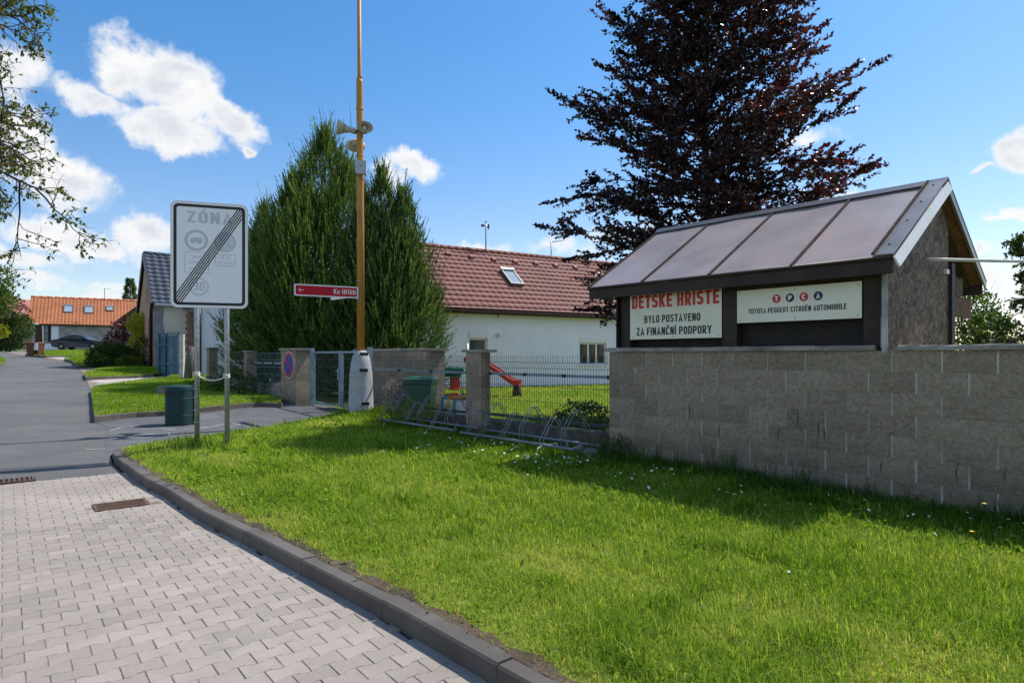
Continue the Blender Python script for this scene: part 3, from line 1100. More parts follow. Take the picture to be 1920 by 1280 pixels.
# front verge (lawn between kerb and wall)
PATH_EDGE = [Vector((-5.98, 9.56)), Vector(G2(340, 824, 0.05)), Vector(G2(480, 803, 0.06)), Vector(G2(600, 785, 0.08)), Vector(G2(655, 777, 0.1))]


def seg_dist(x, y, line):
    d = np.full(np.shape(x), 1e9)
    for a, b in zip(line[:-1], line[1:]):
        ab = b - a
        t = np.clip(((x - a.x) * ab.x + (y - a.y) * ab.y) / ab.length_squared, 0, 1)
        d = np.minimum(d, np.hypot(x - a.x - t * ab.x, y - a.y - t * ab.y))
    return d


def zlawn(x, y):
    x, y = np.asarray(x, float), np.asarray(y, float)
    dp = seg_dist(x, y, PATH_EDGE)
    t = np.clip(dp / 1.3, 0, 1)
    t = t * t * (3 - 2 * t)
    bump = 0.13 * np.exp(-((x + 3.1) ** 2 + (y - 12.9) ** 2) / 1.2)
    return zr(x, y) + 0.025 + 0.093 * t + bump + 0.02 * vnoise(x, y, 0.9) * t * np.clip((seg_dist(x, y, KERB) - 0.1) / 0.8, 0, 1) - 0.024 * np.exp(-np.maximum(seg_dist(x, y, KERB) - 0.10, 0) / 0.05)


KIN = []   # back edge of the kerb
for i, p in enumerate(KERB):
    a = KERB[max(0, i - 1)]
    b = KERB[min(len(KERB) - 1, i + 1)]
    t = (b - a).normalized()
    KIN.append(p + Vector((t.y, -t.x)) * 0.095)
lawn_poly = [tuple(p) for p in KIN] + [tuple(p) for p in PATH_EDGE[1:]] + [tuple(Wp(-6.2, 0.35, 0))[:2], tuple(Wp(-6.0, -0.12, 0))[:2], tuple(Wp(9, -0.12, 0))[:2]]
lawn = sheet('lawn', lawn_poly, zlawn, M['soil'], 0.35, 'front lawn between the kerb and the block wall')


def kerb(name, pts, label, h=0.108, w=0.12, step=1.0, inner=1, zf=zr, mt='kerb', taper_end=False):
    """kerb stones laid along a line; inner=+1: the verge lies to the right of the travel direction"""
    root = bpy.data.objects.new(name, None)
    root.location = (pts[0][0], pts[0][1], float(zr(pts[0][0], pts[0][1])))
    COL.objects.link(root)
    tag(root, label, None, None, 'structure')
    P = [Vector(p) for p in pts]
    cum = [0]
    for a, b in zip(P[:-1], P[1:]):
        cum.append(cum[-1] + (b - a).length)

    def at(s):
        for i in range(len(P) - 1):
            if s <= cum[i + 1] or i == len(P) - 2:
                t = (s - cum[i]) / max(1e-6, cum[i + 1] - cum[i])
                return P[i] + (P[i + 1] - P[i]) * t
    L = cum[-1]
    n = max(1, round(L / step))
    for k in range(n):
        s0, s1 = L * k / n + 0.005, L * (k + 1) / n - 0.005
        mb = MB()
        rows = []
        m_ = 3
        dz = random.uniform(-0.007, 0.005)
        for j in range(m_ + 1):
            s = s0 + (s1 - s0) * j / m_
            q = at(s)
            t = (at(min(L, s + 0.05)) - at(max(0, s - 0.05))).normalized()
            nr = Vector((t.y, -t.x)) * inner
            z = float(zf(q.x, q.y))
            hh = h + dz
            if taper_end:
                hh *= min(1, max(0.12, (L - s) / 1.3))
            row = []
            for (d, zz) in ((0, -0.1), (0.0, hh - 0.012), (0.012, hh), (w, hh), (w, -0.1)):
                row.append((q.x + nr.x * d, q.y + nr.y * d, z + zz))
            rows.append(row)
        vs = [v for r_ in rows for v in r_]
        fs = []
        for j in range(m_):
            for i in range(4):
                a = j * 5 + i
                fs.append((a, a + 1, a + 6, a + 5) if inner > 0 else (a + 5, a + 6, a + 1, a))
        fs += [tuple(range(5)), tuple(range(m_ * 5 + 4, m_ * 5 - 1, -1))]
        mb.add(vs, fs)
        mb.build('kerb_stone', M[mt], root)
    return root


kerb('kerb', KERB, 'concrete kerb between paved area and front lawn', taper_end=True)

# verges up the street: pixel outlines read off the photograph, laid on the terrain
VERGES = [
    ('verge', [(177, 792), (171, 736), (185, 730), (266, 718), (312, 714), (345, 700), (378, 706), (400, 716), (470, 730), (528, 752), (528, 764), (474, 763), (404, 771), (308, 780), (240, 784)],
     'grass verge behind the litter bin with dark kerb'),
    ('verge', [(160.4, 713.7), (158, 706), (162, 702), (175, 698), (208, 691), (240, 688), (290, 690), (306.6, 705), (258, 709.7)], 'narrow grass verge in front of the terracotta house'),
    ('verge', [(145.5, 691.4), (136, 681), (120, 677), (150, 669), (200, 668), (262, 684), (206, 689)], 'grass verge under the dark round shrub'),
    ('verge', [(82.5, 671), (47, 667.4), (57, 664), (90, 661), (166, 657.6), (185, 664), (150, 669), (120, 670)], 'grass verge in front of the dark parked car'),
]
verge_polys = []
for nm, outl, lab in VERGES:
    poly = [G2(x, y) for x, y in outl]
    verge_polys.append(poly)
    sheet(nm, poly, lambda x, y: zr(x, y) + 0.10, M['soil'], 0.8 if poly[0][1] < 30 else 2.0, lab)
kerb('kerb', [G2(x, y) for x, y in [(528, 764), (474, 763), (404, 771), (308, 780), (240, 784), (177, 793), (171, 736), (185, 730), (266, 718), (312, 714)]],
     'dark kerb round the grass verge behind the litter bin', h=0.12, inner=1)
kerb('kerb', [G2(x, y) for x, y in [(306.6, 705), (258, 709.7), (160.4, 713.7), (158, 706), (162, 702), (175, 698), (208, 691)]], 'kerb round the narrow verge by the terracotta house', h=0.13, inner=1)
kerb('kerb', [G2(x, y) for x, y in [(206, 689), (145.5, 691.4), (136, 681), (120, 677), (150, 669)]], 'kerb round the verge with the dark round shrub', h=0.14, inner=1)
kerb('kerb', [G2(x, y) for x, y in [(120, 670), (82.5, 671), (47, 667.4)]], 'kerb of the verge in front of the parked car', h=0.14, inner=1)

# driveways between the verges
DRIVES = [
    ([(171, 734), (162, 713), (258, 709), (309, 704), (318, 713), (266, 719), (185, 731)], 'pale paved driveway in front of the blue gate'),
    ([(159, 703), (147, 691.5), (206, 689), (222, 688), (208, 692), (175, 699)], 'pale paved driveway beside the round shrub'),
    ([(120, 677), (82, 671), (120, 669.5), (150, 668.4)], 'pale paved driveway below the parked car'),
    ([(47, 667.4), (10, 660.6), (40, 658), (57, 663)], 'pale driveway beside the brown bins'),
]
for outl, lab in DRIVES:
    poly = [G2(x, y) for x, y in outl]
    dr = sheet('driveway', poly, lambda x, y: zr(x, y) + 0.012, M['bedding'], 1.0, lab)
    # slabs of the two nearer driveways
    if poly[0][1] < 40:
        ax = (Vector(poly[2]) - Vector(poly[1])).normalized()
        ay = Vector((-ax.y, ax.x))
        o0 = Vector(poly[1])
        tw = 0.42 if poly[0][1] < 25 else 0.6
        arr = np.array(poly)
        me = None
        for i in range(-8, 30):
            for j in range(-20, 20):
                q = o0 + ax * (i + 0.5) * tw + ay * (j + 0.5) * tw
                cs = [q + ax * dx * tw * 0.47 + ay * dy * tw * 0.47 for dx, dy in ((-1, -1), (1, -1), (1, 1), (-1, 1))]
                if not inpoly(np.array([(c_.x, c_.y) for c_ in cs]), [tuple(p) for p in arr]).all():
                    continue
                vs = [(c_.x, c_.y, float(zr(c_.x, c_.y)) - 0.02) for c_ in cs] + [(c_.x, c_.y, float(zr(c_.x, c_.y)) + 0.022) for c_ in cs]
                MB().hexa(vs).build('slab', M['slab'], dr)

# playground lawn behind the fence
pl_poly = [tuple(Wp(9, -0.22, 0))[:2], tuple(Wp(-12, -0.22, 0))[:2], (-14, 24), (-6, 30), (16, 36), (26, 20)]
zplay = lambda x, y: zr(x, y) - 0.06 + 0.0 * x
playlawn = sheet('lawn', pl_poly, zplay, M['soil'], 1.0, 'sunny playground lawn behind the mesh fence')

# far left verge patch by the road
lp = [G2(-60, 672), G2(0, 671.5), G2(12, 678), G2(0, 689), G2(-60, 700)]
verge_polys.append(lp)
sheet('verge', lp, lambda x, y: zr(x, y) + 0.10, M['soil'], 2.0, 'grass patch on the left bend of the street')


# ------------------------------------------------------------------ grass
def scatter(poly, dens_fn, lim=400000):
    arr = np.array(poly)
    lo, hi = arr.min(0), arr.max(0)
    area = (hi - lo).prod()
    dmax = dens_fn(None)
    n = int(area * dmax)
    n = min(n, 4000000)
    P = RNG.uniform(lo, hi, (n, 2))
    k = RNG.uniform(0, 1, n) < dens_fn(P) / dmax
    P = P[k]
    return P[inpoly(P, [tuple(p) for p in arr])]


def lawn_d(P):
    if P is None:
        return 14000.0
    y = P[:, 1]
    px = 960 + FPX * P[:, 0] / np.maximum(y, 0.3)
    py = 666 + FPX * 1.36 / np.maximum(y, 0.3)
    vis = (y > 0.8) & (px > -120) & (px < 2060) & (py < 1420)
    d = np.clip(14000 * (3.6 / np.maximum(y, 0.5)) ** 1.25, 2200, 14000)
    kd = seg_dist(P[:, 0], P[:, 1], KERB)
    bare = np.clip((kd - 0.14 + 0.05 * vnoise(P[:, 0], P[:, 1], 6.0)) / 0.12, 0.12, 1)
    patch = 0.80 + 0.25 * vnoise(P[:, 0], P[:, 1], 2.1)
    return d * np.where(vis, 1, 0.04) * bare * np.clip(patch, 0.45, 1)


P = scatter(lawn_poly, lawn_d)
y = P[:, 1]
sc = np.clip(y / 4.0, 0.9, 3.0)
pat = vnoise(P[:, 0], P[:, 1], 1.1) * 0.45 + vnoise(P[:, 0] + 9, P[:, 1], 3.7) * 0.35 + vnoise(P[:, 1] * 1.3 + 3, P[:, 0] - 5, 9.0) * 0.35
kd = seg_dist(P[:, 0], P[:, 1], KERB)
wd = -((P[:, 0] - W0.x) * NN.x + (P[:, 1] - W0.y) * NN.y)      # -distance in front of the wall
h = RNG.gamma(5, 0.0098, len(P)) * (1.0 + 0.45 * pat) * np.clip(kd / 0.5, 0.6, 1) * (1 + 0.08 * sc)
h *= 1 + 0.5 * np.clip(1 + wd / 0.9, 0, 1)                      # ranker towards the wall
w = RNG.uniform(0.003, 0.0058, len(P)) * sc
tuft = np.clip(vnoise(P[:, 0] * 1.7 + 20, P[:, 1] * 1.7 - 7, 2.3) * 2.2 - 1.0, 0, 1)
h *= 1 + 0.5 * tuft
tint = np.clip(0.47 - 0.22 * pat - 0.26 * tuft + 0.30 * np.clip(vnoise(P[:, 0] - 3, P[:, 1] + 11, 1.45) - 0.15, 0, 1) + RNG.normal(0, 0.20, len(P)) + np.where(RNG.uniform(0, 1, len(P)) < 0.10, 0.4, 0) + 0.3 * np.clip(1 - kd / 0.40, 0, 1) - 0.42 * np.clip(1 + wd / 1.5, 0, 1), 0, 1)  # darker rank green towards the wall, deepened to stand in for its shade
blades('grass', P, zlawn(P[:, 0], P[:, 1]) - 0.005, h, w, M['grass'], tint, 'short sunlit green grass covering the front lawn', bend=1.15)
print('grass blades', len(P))

# broad low weeds between the blades (clover, plantain): small round leaves
Q = scatter(lawn_poly, lambda P: 420.0 if P is None else 420.0 * (np.clip(vnoise(P[:, 0] + 4, P[:, 1], 1.6), 0, 1)) * ((P[:, 1] > 1.5) & (np.abs(P[:, 0] / np.maximum(P[:, 1], .3)) < 0.9)))


def leaf_cloud(P, D, Nrm, L, Wd, tint, fold=0.18):
    """rhombic folded leaves: P base, D axis, Nrm rough normal"""
    D = D / np.linalg.norm(D, axis=1, keepdims=True)
    Sd = np.cross(D, Nrm)
    ln = np.linalg.norm(Sd, axis=1, keepdims=True)
    Sd = np.where(ln > 1e-5, Sd / np.maximum(ln, 1e-5), np.array([1.0, 0, 0]))
    Nn = np.cross(Sd, D)
    L = L[:, None]
    Wd = Wd[:, None]
    mid = P + D * L * 0.45
    V = np.stack([P, mid + Sd * Wd * 0.5 + Nn * Wd * fold, P + D * L, mid - Sd * Wd * 0.5 + Nn * Wd * fold], 1).reshape(-1, 3)
    k = np.arange(len(P))[:, None] * 4
    F = np.stack([k + [0, 1, 2], k + [0, 2, 3]], 1).reshape(-1, 3)
    return V, F, np.repeat(tint, 4)


def rand_dir(n, up=0.0):
    d = RNG.normal(0, 1, (n, 3))
    d[:, 2] += up
    return d / np.linalg.norm(d, axis=1, keepdims=True)


n = len(Q)
Pz = np.column_stack([Q, zlawn(Q[:, 0], Q[:, 1]) + RNG.uniform(0.015, 0.05, n)])
D = rand_dir(n)
D[:, 2] = np.abs(D[:, 2]) * 0.5
sq = np.clip(Q[:, 1] / 4, 0.8, 2)
V, F, T = leaf_cloud(Pz, D, np.tile([0, 0, 1.0], (n, 1)), RNG.uniform(0.02, 0.05, n) * sq * np.where(RNG.uniform(0, 1, n) < 0.25, 1.7, 1.0), RNG.uniform(0.013, 0.028, n) * sq, np.clip(RNG.normal(0.3, 0.15, n), 0, 1))
tag(mesh_obj('clover', np_mesh('clover', V, F, M['grass'], T)), 'clover and plantain leaves mixed into the front lawn', 'clover', None, 'stuff')

# daisies: white heads thick near the wall, scattered elsewhere


def daisy_d(P):
    if P is None:
        return 150.0
    d = (P[:, 0] - W0.x) * NN.x + (P[:, 1] - W0.y) * NN.y
    clump = np.clip(vnoise(P[:, 0] * 1.3 + 2, P[:, 1] * 1.3, 1.9) * 1.6 - 0.1, 0, 1)
    aa = (P[:, 0] - W0.x) * U.x + (P[:, 1] - W0.y) * U.y
    return 150.0 * np.exp(-((d - 1.0) / 0.5) ** 2) * (0.05 + 0.6 * clump) * (aa > -2.6) * (P[:, 1] > 2.5) + 0.5 * (P[:, 1] > 3) * (P[:, 1] < 12)


Q = scatter(lawn_poly, daisy_d)
n = len(Q)
k8 = 7
ang = np.arange(k8) * 2 * np.pi / k8
tilt = RNG.normal(0, 0.35, (n, 2))
rad = RNG.uniform(0.009, 0.015, n) * np.clip(Q[:, 1] / 6, 0.8, 1.4)
ctr = np.column_stack([Q, zlawn(Q[:, 0], Q[:, 1]) + RNG.uniform(0.06, 0.12, n)])
ringv = np.stack([np.stack([np.cos(a) * rad, np.sin(a) * rad, (np.cos(a) * tilt[:, 0] + np.sin(a) * tilt[:, 1]) * rad], 1) for a in ang], 1) + ctr[:, None]
V = ringv.reshape(-1, 3)
F = np.stack([np.stack([np.arange(n) * k8, np.arange(n) * k8 + i, np.arange(n) * k8 + i + 1], 1) for i in range(1, k8 - 1)], 1).reshape(-1, 3)
dz_ = mesh_obj('daisies', np_mesh('daisies', V, F, M['petal']))
tag(dz_, 'white daisies scattered along the shaded foot of the wall', 'daisies', None, 'stuff')
k5 = 5
ang = np.arange(k5) * 2 * np.pi / k5
rr = rad * 0.36
ringv = np.stack([np.stack([np.cos(a) * rr, np.sin(a) * rr, 0.003 + (np.cos(a) * tilt[:, 0] + np.sin(a) * tilt[:, 1]) * rr], 1) for a in ang], 1) + ctr[:, None]
F = np.stack([np.stack([np.arange(n) * k5, np.arange(n) * k5 + i, np.arange(n) * k5 + i + 1], 1) for i in range(1, k5 - 1)], 1).reshape(-1, 3)
mesh_obj('daisy_centre', np_mesh('daisy_centre', ringv.reshape(-1, 3), F, M['yellow_petal']), dz_, 'stuff')

# tall rank grass: at the wall foot, round the posts, the pole and the bike racks
tall = []
hh = []
for _ in range(520):
    a = RNG.uniform(-0.2, 6.5)
    d = abs(RNG.normal(0, 0.24)) + 0.02
    big = RNG.uniform(0, 1) < 0.10
    p = Wp(a, d, 0)
    k = int(RNG.integers(8, 20))
    tall += list(np.column_stack([p.x + RNG.normal(0, 0.03, k), p.y + RNG.normal(0, 0.03, k)]))
    hh += list(RNG.uniform(0.08, 0.20, k) * (2.3 if big else 1.0) * (0.75 if a > 3.2 else 1.0))
for (px, py, kk, spread, hmax) in [(367, 842, 260, 0.22, 0.26), (330, 846, 160, 0.20, 0.2), (423, 845, 60, 0.07, 0.12), (655, 780, 260, 0.20, 0.34), (700, 780, 90, 0.12, 0.2), (645, 790, 160, 0.3, 0.16),
                                   (770, 800, 120, 0.4, 0.22), (960, 835, 70, 0.25, 0.3), (1150, 850, 140, 0.25, 0.3)]:
    q = G(px, py, 0.13)
    tall += list(np.column_stack([q.x + RNG.normal(0, spread, kk), q.y + RNG.normal(0, spread * 0.6, kk)]))
    hh += list(RNG.uniform(0.4, 1.0, kk) * hmax)
tall, hh = np.array(tall), np.array(hh)
kp = inpoly(tall, lawn_poly)
tall, hh = tall[kp], hh[kp]
blades('tall_grass', tall, zlawn(tall[:, 0], tall[:, 1]) - 0.01, hh, RNG.uniform(0.005, 0.010, len(tall)), M['grass_dark'], np.clip(RNG.normal(0.45, 0.22, len(tall)), 0, 1),
       'rank tall grass along the wall foot and round the posts', bend=0.7)

# leaning seed stalks in front of the wall
mb = MB()
for a, d, h_, lean in [(1.55, 0.12, 0.75, -0.25), (1.62, 0.1, 0.55, 0.2), (2.35, 0.12, 0.62, 0.1), (2.7, 0.1, 0.8, -0.12), (2.78, 0.12, 0.7, 0.05), (2.95, 0.15, 0.66, -0.1), (3.3, 0.2, 0.4, 0.25), (3.9, 0.15, 0.42, 0.15),
                       (4.05, 0.2, 0.36, -0.2), (4.2, 0.16, 0.45, 0.2), (1.0, 0.55, 0.30, 0.1), (1.04, 0.57, 0.26, 0.05), (0.5, 0.9, 0.26, 0.08), (3.5, 1.2, 0.3, 0.1)]:
    b0 = Wp(a, d, 0)
    z0 = float(zlawn(b0.x, b0.y))
    pts = [Wp(a + lean * h_ * t * t, d + 0.08 * t, z0 + h_ * t) for t in (0, 0.35, 0.7, 1)]
    mb.tube(pts, [0.0035, 0.003, 0.002, 0.0015], 5)
    mb.tube([pts[-1] + Vector((0, 0, -0.1 * h_ / 0.6)), pts[-1] + Vector((0, 0, 0.0)), pts[-1] + Vector((U.x * lean * 0.06, U.y * lean * 0.06, 0.05))], [0.003, 0.007, 0.002], 5)
o = mb.build('seed_stalks', leafmat('dry stalk', (0.10, 0.13, 0.04), (0.10, 0.13, 0.04), (0.2, 0.18, 0.08), 0.2), None, 'stuff')
tag(o, 'thin grass seed stalks standing against the block wall', 'grass', None, 'stuff')

# yellow flower by the right edge
for lab, (a, d, h_) in (('taller yellow flower on a thin stem at the right edge', (4.36, 0.98, 0.30)), ('lower yellow flower close to the lawn at the right edge', (4.33, 1.18, 0.13))):
    b0 = Wp(a, d, 0)
    z0 = float(zlawn(b0.x, b0.y))
    t = thing('yellow_flower', lab, 'flower', (b0.x, b0.y, z0), 'yellow flowers in the lawn')
    top = Wp(a - 0.05, d, z0 + h_)
    MB().tube([Wp(a, d, z0), Wp(a - 0.01, d, z0 + h_ * 0.5), top], [0.003, 0.0025, 0.002], 5).build('stem', M['grass_dark'], t)
    mb = MB()
    for k in range(7):
        an = k * 2 * math.pi / 7
        dv = Vector((math.cos(an), math.sin(an), 0.5))
        mb.add([top, top + dv * 0.011 + Vector((-dv.y, dv.x, 0)) * 0.006, top + dv * 0.018, top + dv * 0.011 - Vector((-dv.y, dv.x, 0)) * 0.006], [(0, 1, 2, 3)])
    mb.build('petals', M['yellow_petal'], t, 'stuff')

# grass on the verges up the street and on the playground
for i, poly in enumerate(verge_polys):
    yy = np.mean([p[1] for p in poly])
    dn = 1100 if i == 0 else (420 if i == 1 else (110 if i < 3 else 50))
    P = scatter(poly, lambda P, dn=dn: float(dn) if P is None else np.full(len(P), float(dn)))
    hs_ = RNG.uniform(0.05, 0.12, len(P)) * (1.0 if i < 2 else 1.5)
    tt = np.clip(0.45 + 0.2 * vnoise(P[:, 0], P[:, 1], 0.8) + RNG.normal(0, 0.15, len(P)), 0, 1)
    blades('grass', P, zr(P[:, 0], P[:, 1]) + 0.095, hs_, RNG.uniform(0.008, 0.014, len(P)) * (1 if i == 0 else yy / 18), M['grass'], tt,
           ['grass on the shaded verge behind the litter bin', 'grass on the narrow verge by the terracotta house', 'grass on the verge under the round shrub', 'grass in front of the parked car', 'grass on the left bend of the street'][i], bend=0.7)
Q = scatter(verge_polys[0], lambda P: 26.0 if P is None else np.full(len(P), 26.0))
n = len(Q)
ctr = np.column_stack([Q, zr(Q[:, 0], Q[:, 1]) + 0.17])
ang = np.arange(5) * 2 * np.pi / 5
ringv = np.stack([np.stack([np.cos(a) * np.full(n, 0.014), np.sin(a) * np.full(n, 0.014), np.zeros(n)], 1) for a in ang], 1) + ctr[:, None]
F = np.stack([np.stack([np.arange(n) * 5, np.arange(n) * 5 + i, np.arange(n) * 5 + i + 1], 1) for i in range(1, 4)], 1).reshape(-1, 3)
tag(mesh_obj('daisies', np_mesh('daisies', ringv.reshape(-1, 3), F, M['petal'])), 'white daisies on the verge behind the litter bin', 'daisies', None, 'stuff')


def play_d(P):
    if P is None:
        return 480.0
    px = 960 + FPX * P[:, 0] / P[:, 1]
    return 480.0 * ((px > 690) & (px < 1190)) * np.clip(12 / P[:, 1], 0.35, 1)


P = scatter(pl_poly, play_d)
tt = np.clip(0.58 + 0.2 * vnoise(P[:, 0], P[:, 1], 0.7) + RNG.normal(0, 0.15, len(P)), 0, 1)
blades('grass', P, zplay(P[:, 0], P[:, 1]) - 0.005, RNG.uniform(0.04, 0.09, len(P)), RNG.uniform(0.010, 0.018, len(P)) * P[:, 1] / 14, M['grass'], tt, 'yellow green mown grass of the playground', bend=0.8)

# grit washed against the kerb
t_ = RNG.uniform(0, 1, 1500)
kd_ = np.abs(RNG.normal(0, 0.28, 1500))
seg = KERB[3] * 0
pts = []
for tt_, dd in zip(t_, kd_):
    s = 2 + tt_ * 6.4
    i = int(s)
    q = KERB[i].lerp(KERB[i + 1], s - i)
    dens_here = 1.0 if 6.0 < s < 8.6 else 0.25
    if RNG.uniform() > dens_here:
        continue
    tn = (KERB[i + 1] - KERB[i]).normalized()
    nr = Vector((-tn.y, tn.x))
    pts.append((q.x + nr.x * (dd + 0.01), q.y + nr.y * (dd + 0.01)))
pts = np.array(pts)
n = len(pts)
r_ = RNG.uniform(0.002, 0.0055, n)
offs = np.array([[1, 0, 0], [-0.5, 0.87, 0], [-0.5, -0.87, 0], [0, 0, 1.1]])
V = (np.column_stack([pts, np.full(n, 0.001)])[:, None] + offs[None] * r_[:, None, None]).reshape(-1, 3)
k = np.arange(n)[:, None] * 4
F = np.stack([k + [0, 1, 3], k + [1, 2, 3], k + [2, 0, 3]], 1).reshape(-1, 3)
tag(mesh_obj('grit', np_mesh('grit', V, F, mat('grit', (0.22, 0.18, 0.14), 0.95, ns=80, amp=0.5))), 'loose grit washed along the foot of the kerb', 'grit', None, 'stuff')

# bare soil: a ragged strip behind the kerb and under the bike racks
soil_v, soil_f = [], []


def soil_strip(line, side, w0, w1, lift):
    P_ = densify([tuple(p) for p in line], 0.06)[:-1]
    n_end = len(P_)
    k0 = len(soil_v)
    pts_ = P_
    for i_, p_ in enumerate(pts_):
        q_ = pts_[min(i_ + 1, n_end - 1)]
        o_ = pts_[max(0, i_ - 1)]
        t_ = (q_ - o_)
        if t_.length < 1e-6:
            t_ = Vector((1, 0))
        t_.normalize()
        nr_ = Vector((t_.y, -t_.x)) * side
        wv = w0 + (w1 - w0) * (0.5 + 0.5 * math.sin(i_ * 0.9) * math.sin(i_ * 0.23 + 1)) * random.uniform(0.5, 1.2)
        for d_ in (0.0, wv * 0.55, wv):
            a_ = p_ + nr_ * d_
            soil_v.append((a_.x, a_.y, float(zlawn(a_.x, a_.y)) + lift + random.uniform(0, 0.006)))
    for i_ in range(n_end - 1):
        for c_ in (0, 1):
            a_ = k0 + 3 * i_ + c_
            soil_f.append((a_, a_ + 1, a_ + 4, a_ + 3))


ring_open = [Vector(p) for p in KIN[1:-1]]
seg_line = []
for a_, b_ in zip(ring_open[:-1], ring_open[1:]):
    m_k = max(1, int((b_ - a_).length / 0.06))
    seg_line += [a_.lerp(b_, i_ / m_k) for i_ in range(m_k)]
densify = lambda pl, d: [Vector(p) for p in pl]
soil_strip(seg_line, 1, 0.03, 0.10, 0.006)
for n_ in (0.15, 0.42):
    soil_strip([Vector(tuple(Wp(-5.2 + 0.08 * i_, n_ + 0.05 * math.sin(i_ * 0.4), 0))[:2]) for i_ in range(66)], -1, 0.10, 0.30, 0.012)
so = mesh_obj('bare_soil', np_mesh('bare_soil', np.array(soil_v), np.array(soil_f), M['earth']))
tag(so, 'strip of bare brown soil behind the kerb and under the bike racks', 'soil', None, 'stuff')

# chalk scribbles on the path, thin dark line on the road


def ribbon(mb, pts, w, z=0.009):
    P_ = [Vector((p[0], p[1])) for p in pts]
    vs, fs = [], []
    for i, p in enumerate(P_):
        t = (P_[min(i + 1, len(P_) - 1)] - P_[max(0, i - 1)]).normalized()
        nr = Vector((-t.y, t.x)) * w / 2 * random.uniform(0.7, 1.3)
        for s in (1, -1):
            q = p + nr * s
            vs.append((q.x, q.y, float(zr(q.x, q.y)) + z))
    for i in range(len(P_) - 1):
        fs.append((2 * i, 2 * i + 1, 2 * i + 3, 2 * i + 2))
    mb.add(vs, fs)


mb = MB()
for line in [[(205, 808), (230, 801), (262, 798), (290, 796), (310, 796)], [(205, 823), (240, 820), (270, 822), (300, 817), (318, 816), (316, 812), (290, 815), (250, 812)], [(215, 832), (250, 829), (285, 828)],
             [(370, 803), (400, 800), (430, 793), (450, 796), (430, 800)], [(345, 805), (380, 803), (410, 798)], [(375, 781), (392, 778), (406, 776)], [(376, 784), (394, 781), (408, 779)], [(378, 787), (398, 784), (412, 782)],
             [(430, 788), (436, 787)], [(260, 806), (300, 803), (330, 806)], [(160, 843), (200, 842)]]:
    ribbon(mb, [G2(x, y) for x, y in line], 0.035)
o = mb.build('chalk_drawing', M['chalk'], None, None)
tag(o, 'white chalk scribbles on the asphalt path by the litter bin', 'chalk drawing', None, 'stuff')
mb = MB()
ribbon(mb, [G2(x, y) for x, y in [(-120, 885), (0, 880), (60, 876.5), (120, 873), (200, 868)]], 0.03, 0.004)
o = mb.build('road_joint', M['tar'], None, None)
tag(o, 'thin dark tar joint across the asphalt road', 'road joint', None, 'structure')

# drain gratings


def grating(c, ax, L, Wd, n, label, z0):
    ay = Vector((-ax.y, ax.x))
    t = thing('drain_grating', label, 'drain', (c.x, c.y, z0))
    X3, Y3 = Vector((ax.x, ax.y, 0)), Vector((ay.x, ay.y, 0))
    C3 = Vector((c.x, c.y, z0))
    mb = MB()
    for s in (-1, 1):
        mb.box(C3 + Y3 * s * (Wd / 2 - 0.012) + Vector((0, 0, -0.012)), (L, 0.024, 0.03), X=X3)
        mb.box(C3 + X3 * s * (L / 2 - 0.012) + Vector((0, 0, -0.012)), (0.024, Wd - 0.048, 0.03), X=X3)
    mb.build('frame', M['rust'], t)
    MB().box(C3 + Vector((0, 0, -0.011)), (L + 0.02, Wd + 0.02, 0.004), X=X3).build('pit', M['black'], t)
    pitch = (Wd - 0.048) / n
    for i in range(n):
        MB().box(C3 + Y3 * (-(Wd - 0.048) / 2 + pitch * (i + 0.5)) + Vector((0, 0, -0.003)), (L - 0.05, pitch * 0.52, 0.014), X=X3).build('bar', M['rust'], t)


grating(gc, ROWD, 0.45, 0.34, 7, 'rusty iron drain grating sunk in the grey pavers', float(zr(gc.x, gc.y)) + 0.006)
p = G(12, 903)
grating(Vector((p.x, p.y)), Vector((ROWD.y, -ROWD.x)), 0.28, 0.52, 10, 'iron drain grating in the asphalt at the left edge', float(zr(p.x, p.y)) + 0.012)


# ================================================================== BLOCK WALLS
def block_mesh(L, Hh, T, seed):
    """one split-face block, uneven rock face on its front and right end"""
    rr = random.Random(seed)
    nx, nz = max(2, round(L / 0.1)), 2
    vs, fs = [], []
    hx, hz = L / 2 - 0.0088, Hh / 2 - 0.0014
    for j in range(nz + 1):
        for i in range(nx + 1):
            edge = i in (0, nx) or j in (0, nz)
            d = rr.uniform(0.002, 0.004) if edge else rr.uniform(0.004, 0.018)
            vs.append((-hx + 2 * hx * i / nx, -T / 2 - d, -hz + 2 * hz * j / nz))
    st = nx + 1
    for j in range(nz):
        for i in range(nx):
            a = j * st + i
            fs.append((a, a + 1, a + st + 1, a + st))
    k = len(vs)
    vs += [(-hx, T / 2, -hz), (hx, T / 2, -hz), (hx, T / 2, hz), (-hx, T / 2, hz)]
    b0, b1, t0, t1 = 0, nx, nz * st, nz * st + nx
    bot = [i for i in range(nx + 1)]
    top = [nz * st + i for i in range(nx + 1)]
    fs.append(tuple(reversed(bot)) + (k, k + 1))
    fs.append(tuple(top) + (k + 2, k + 3))
    rgt = [j * st + nx for j in range(nz + 1)]
    lft = [j * st for j in range(nz + 1)]
    fs.append(tuple(reversed(rgt))[::-1] + (k + 2, k + 1))
    fs.append(tuple(reversed(lft)) + (k, k + 3))
    fs.append((k + 1, k, k + 3, k + 2))
    mb = MB()
    mb.add(vs, fs)
    me = mb.mesh('concrete_block', M['block'])
    bm = bmesh.new()
    bm.from_mesh(me)
    bmesh.ops.recalc_face_normals(bm, faces=bm.faces)
    bm.to_mesh(me)
    bm.free()
    return me


BLK = {}


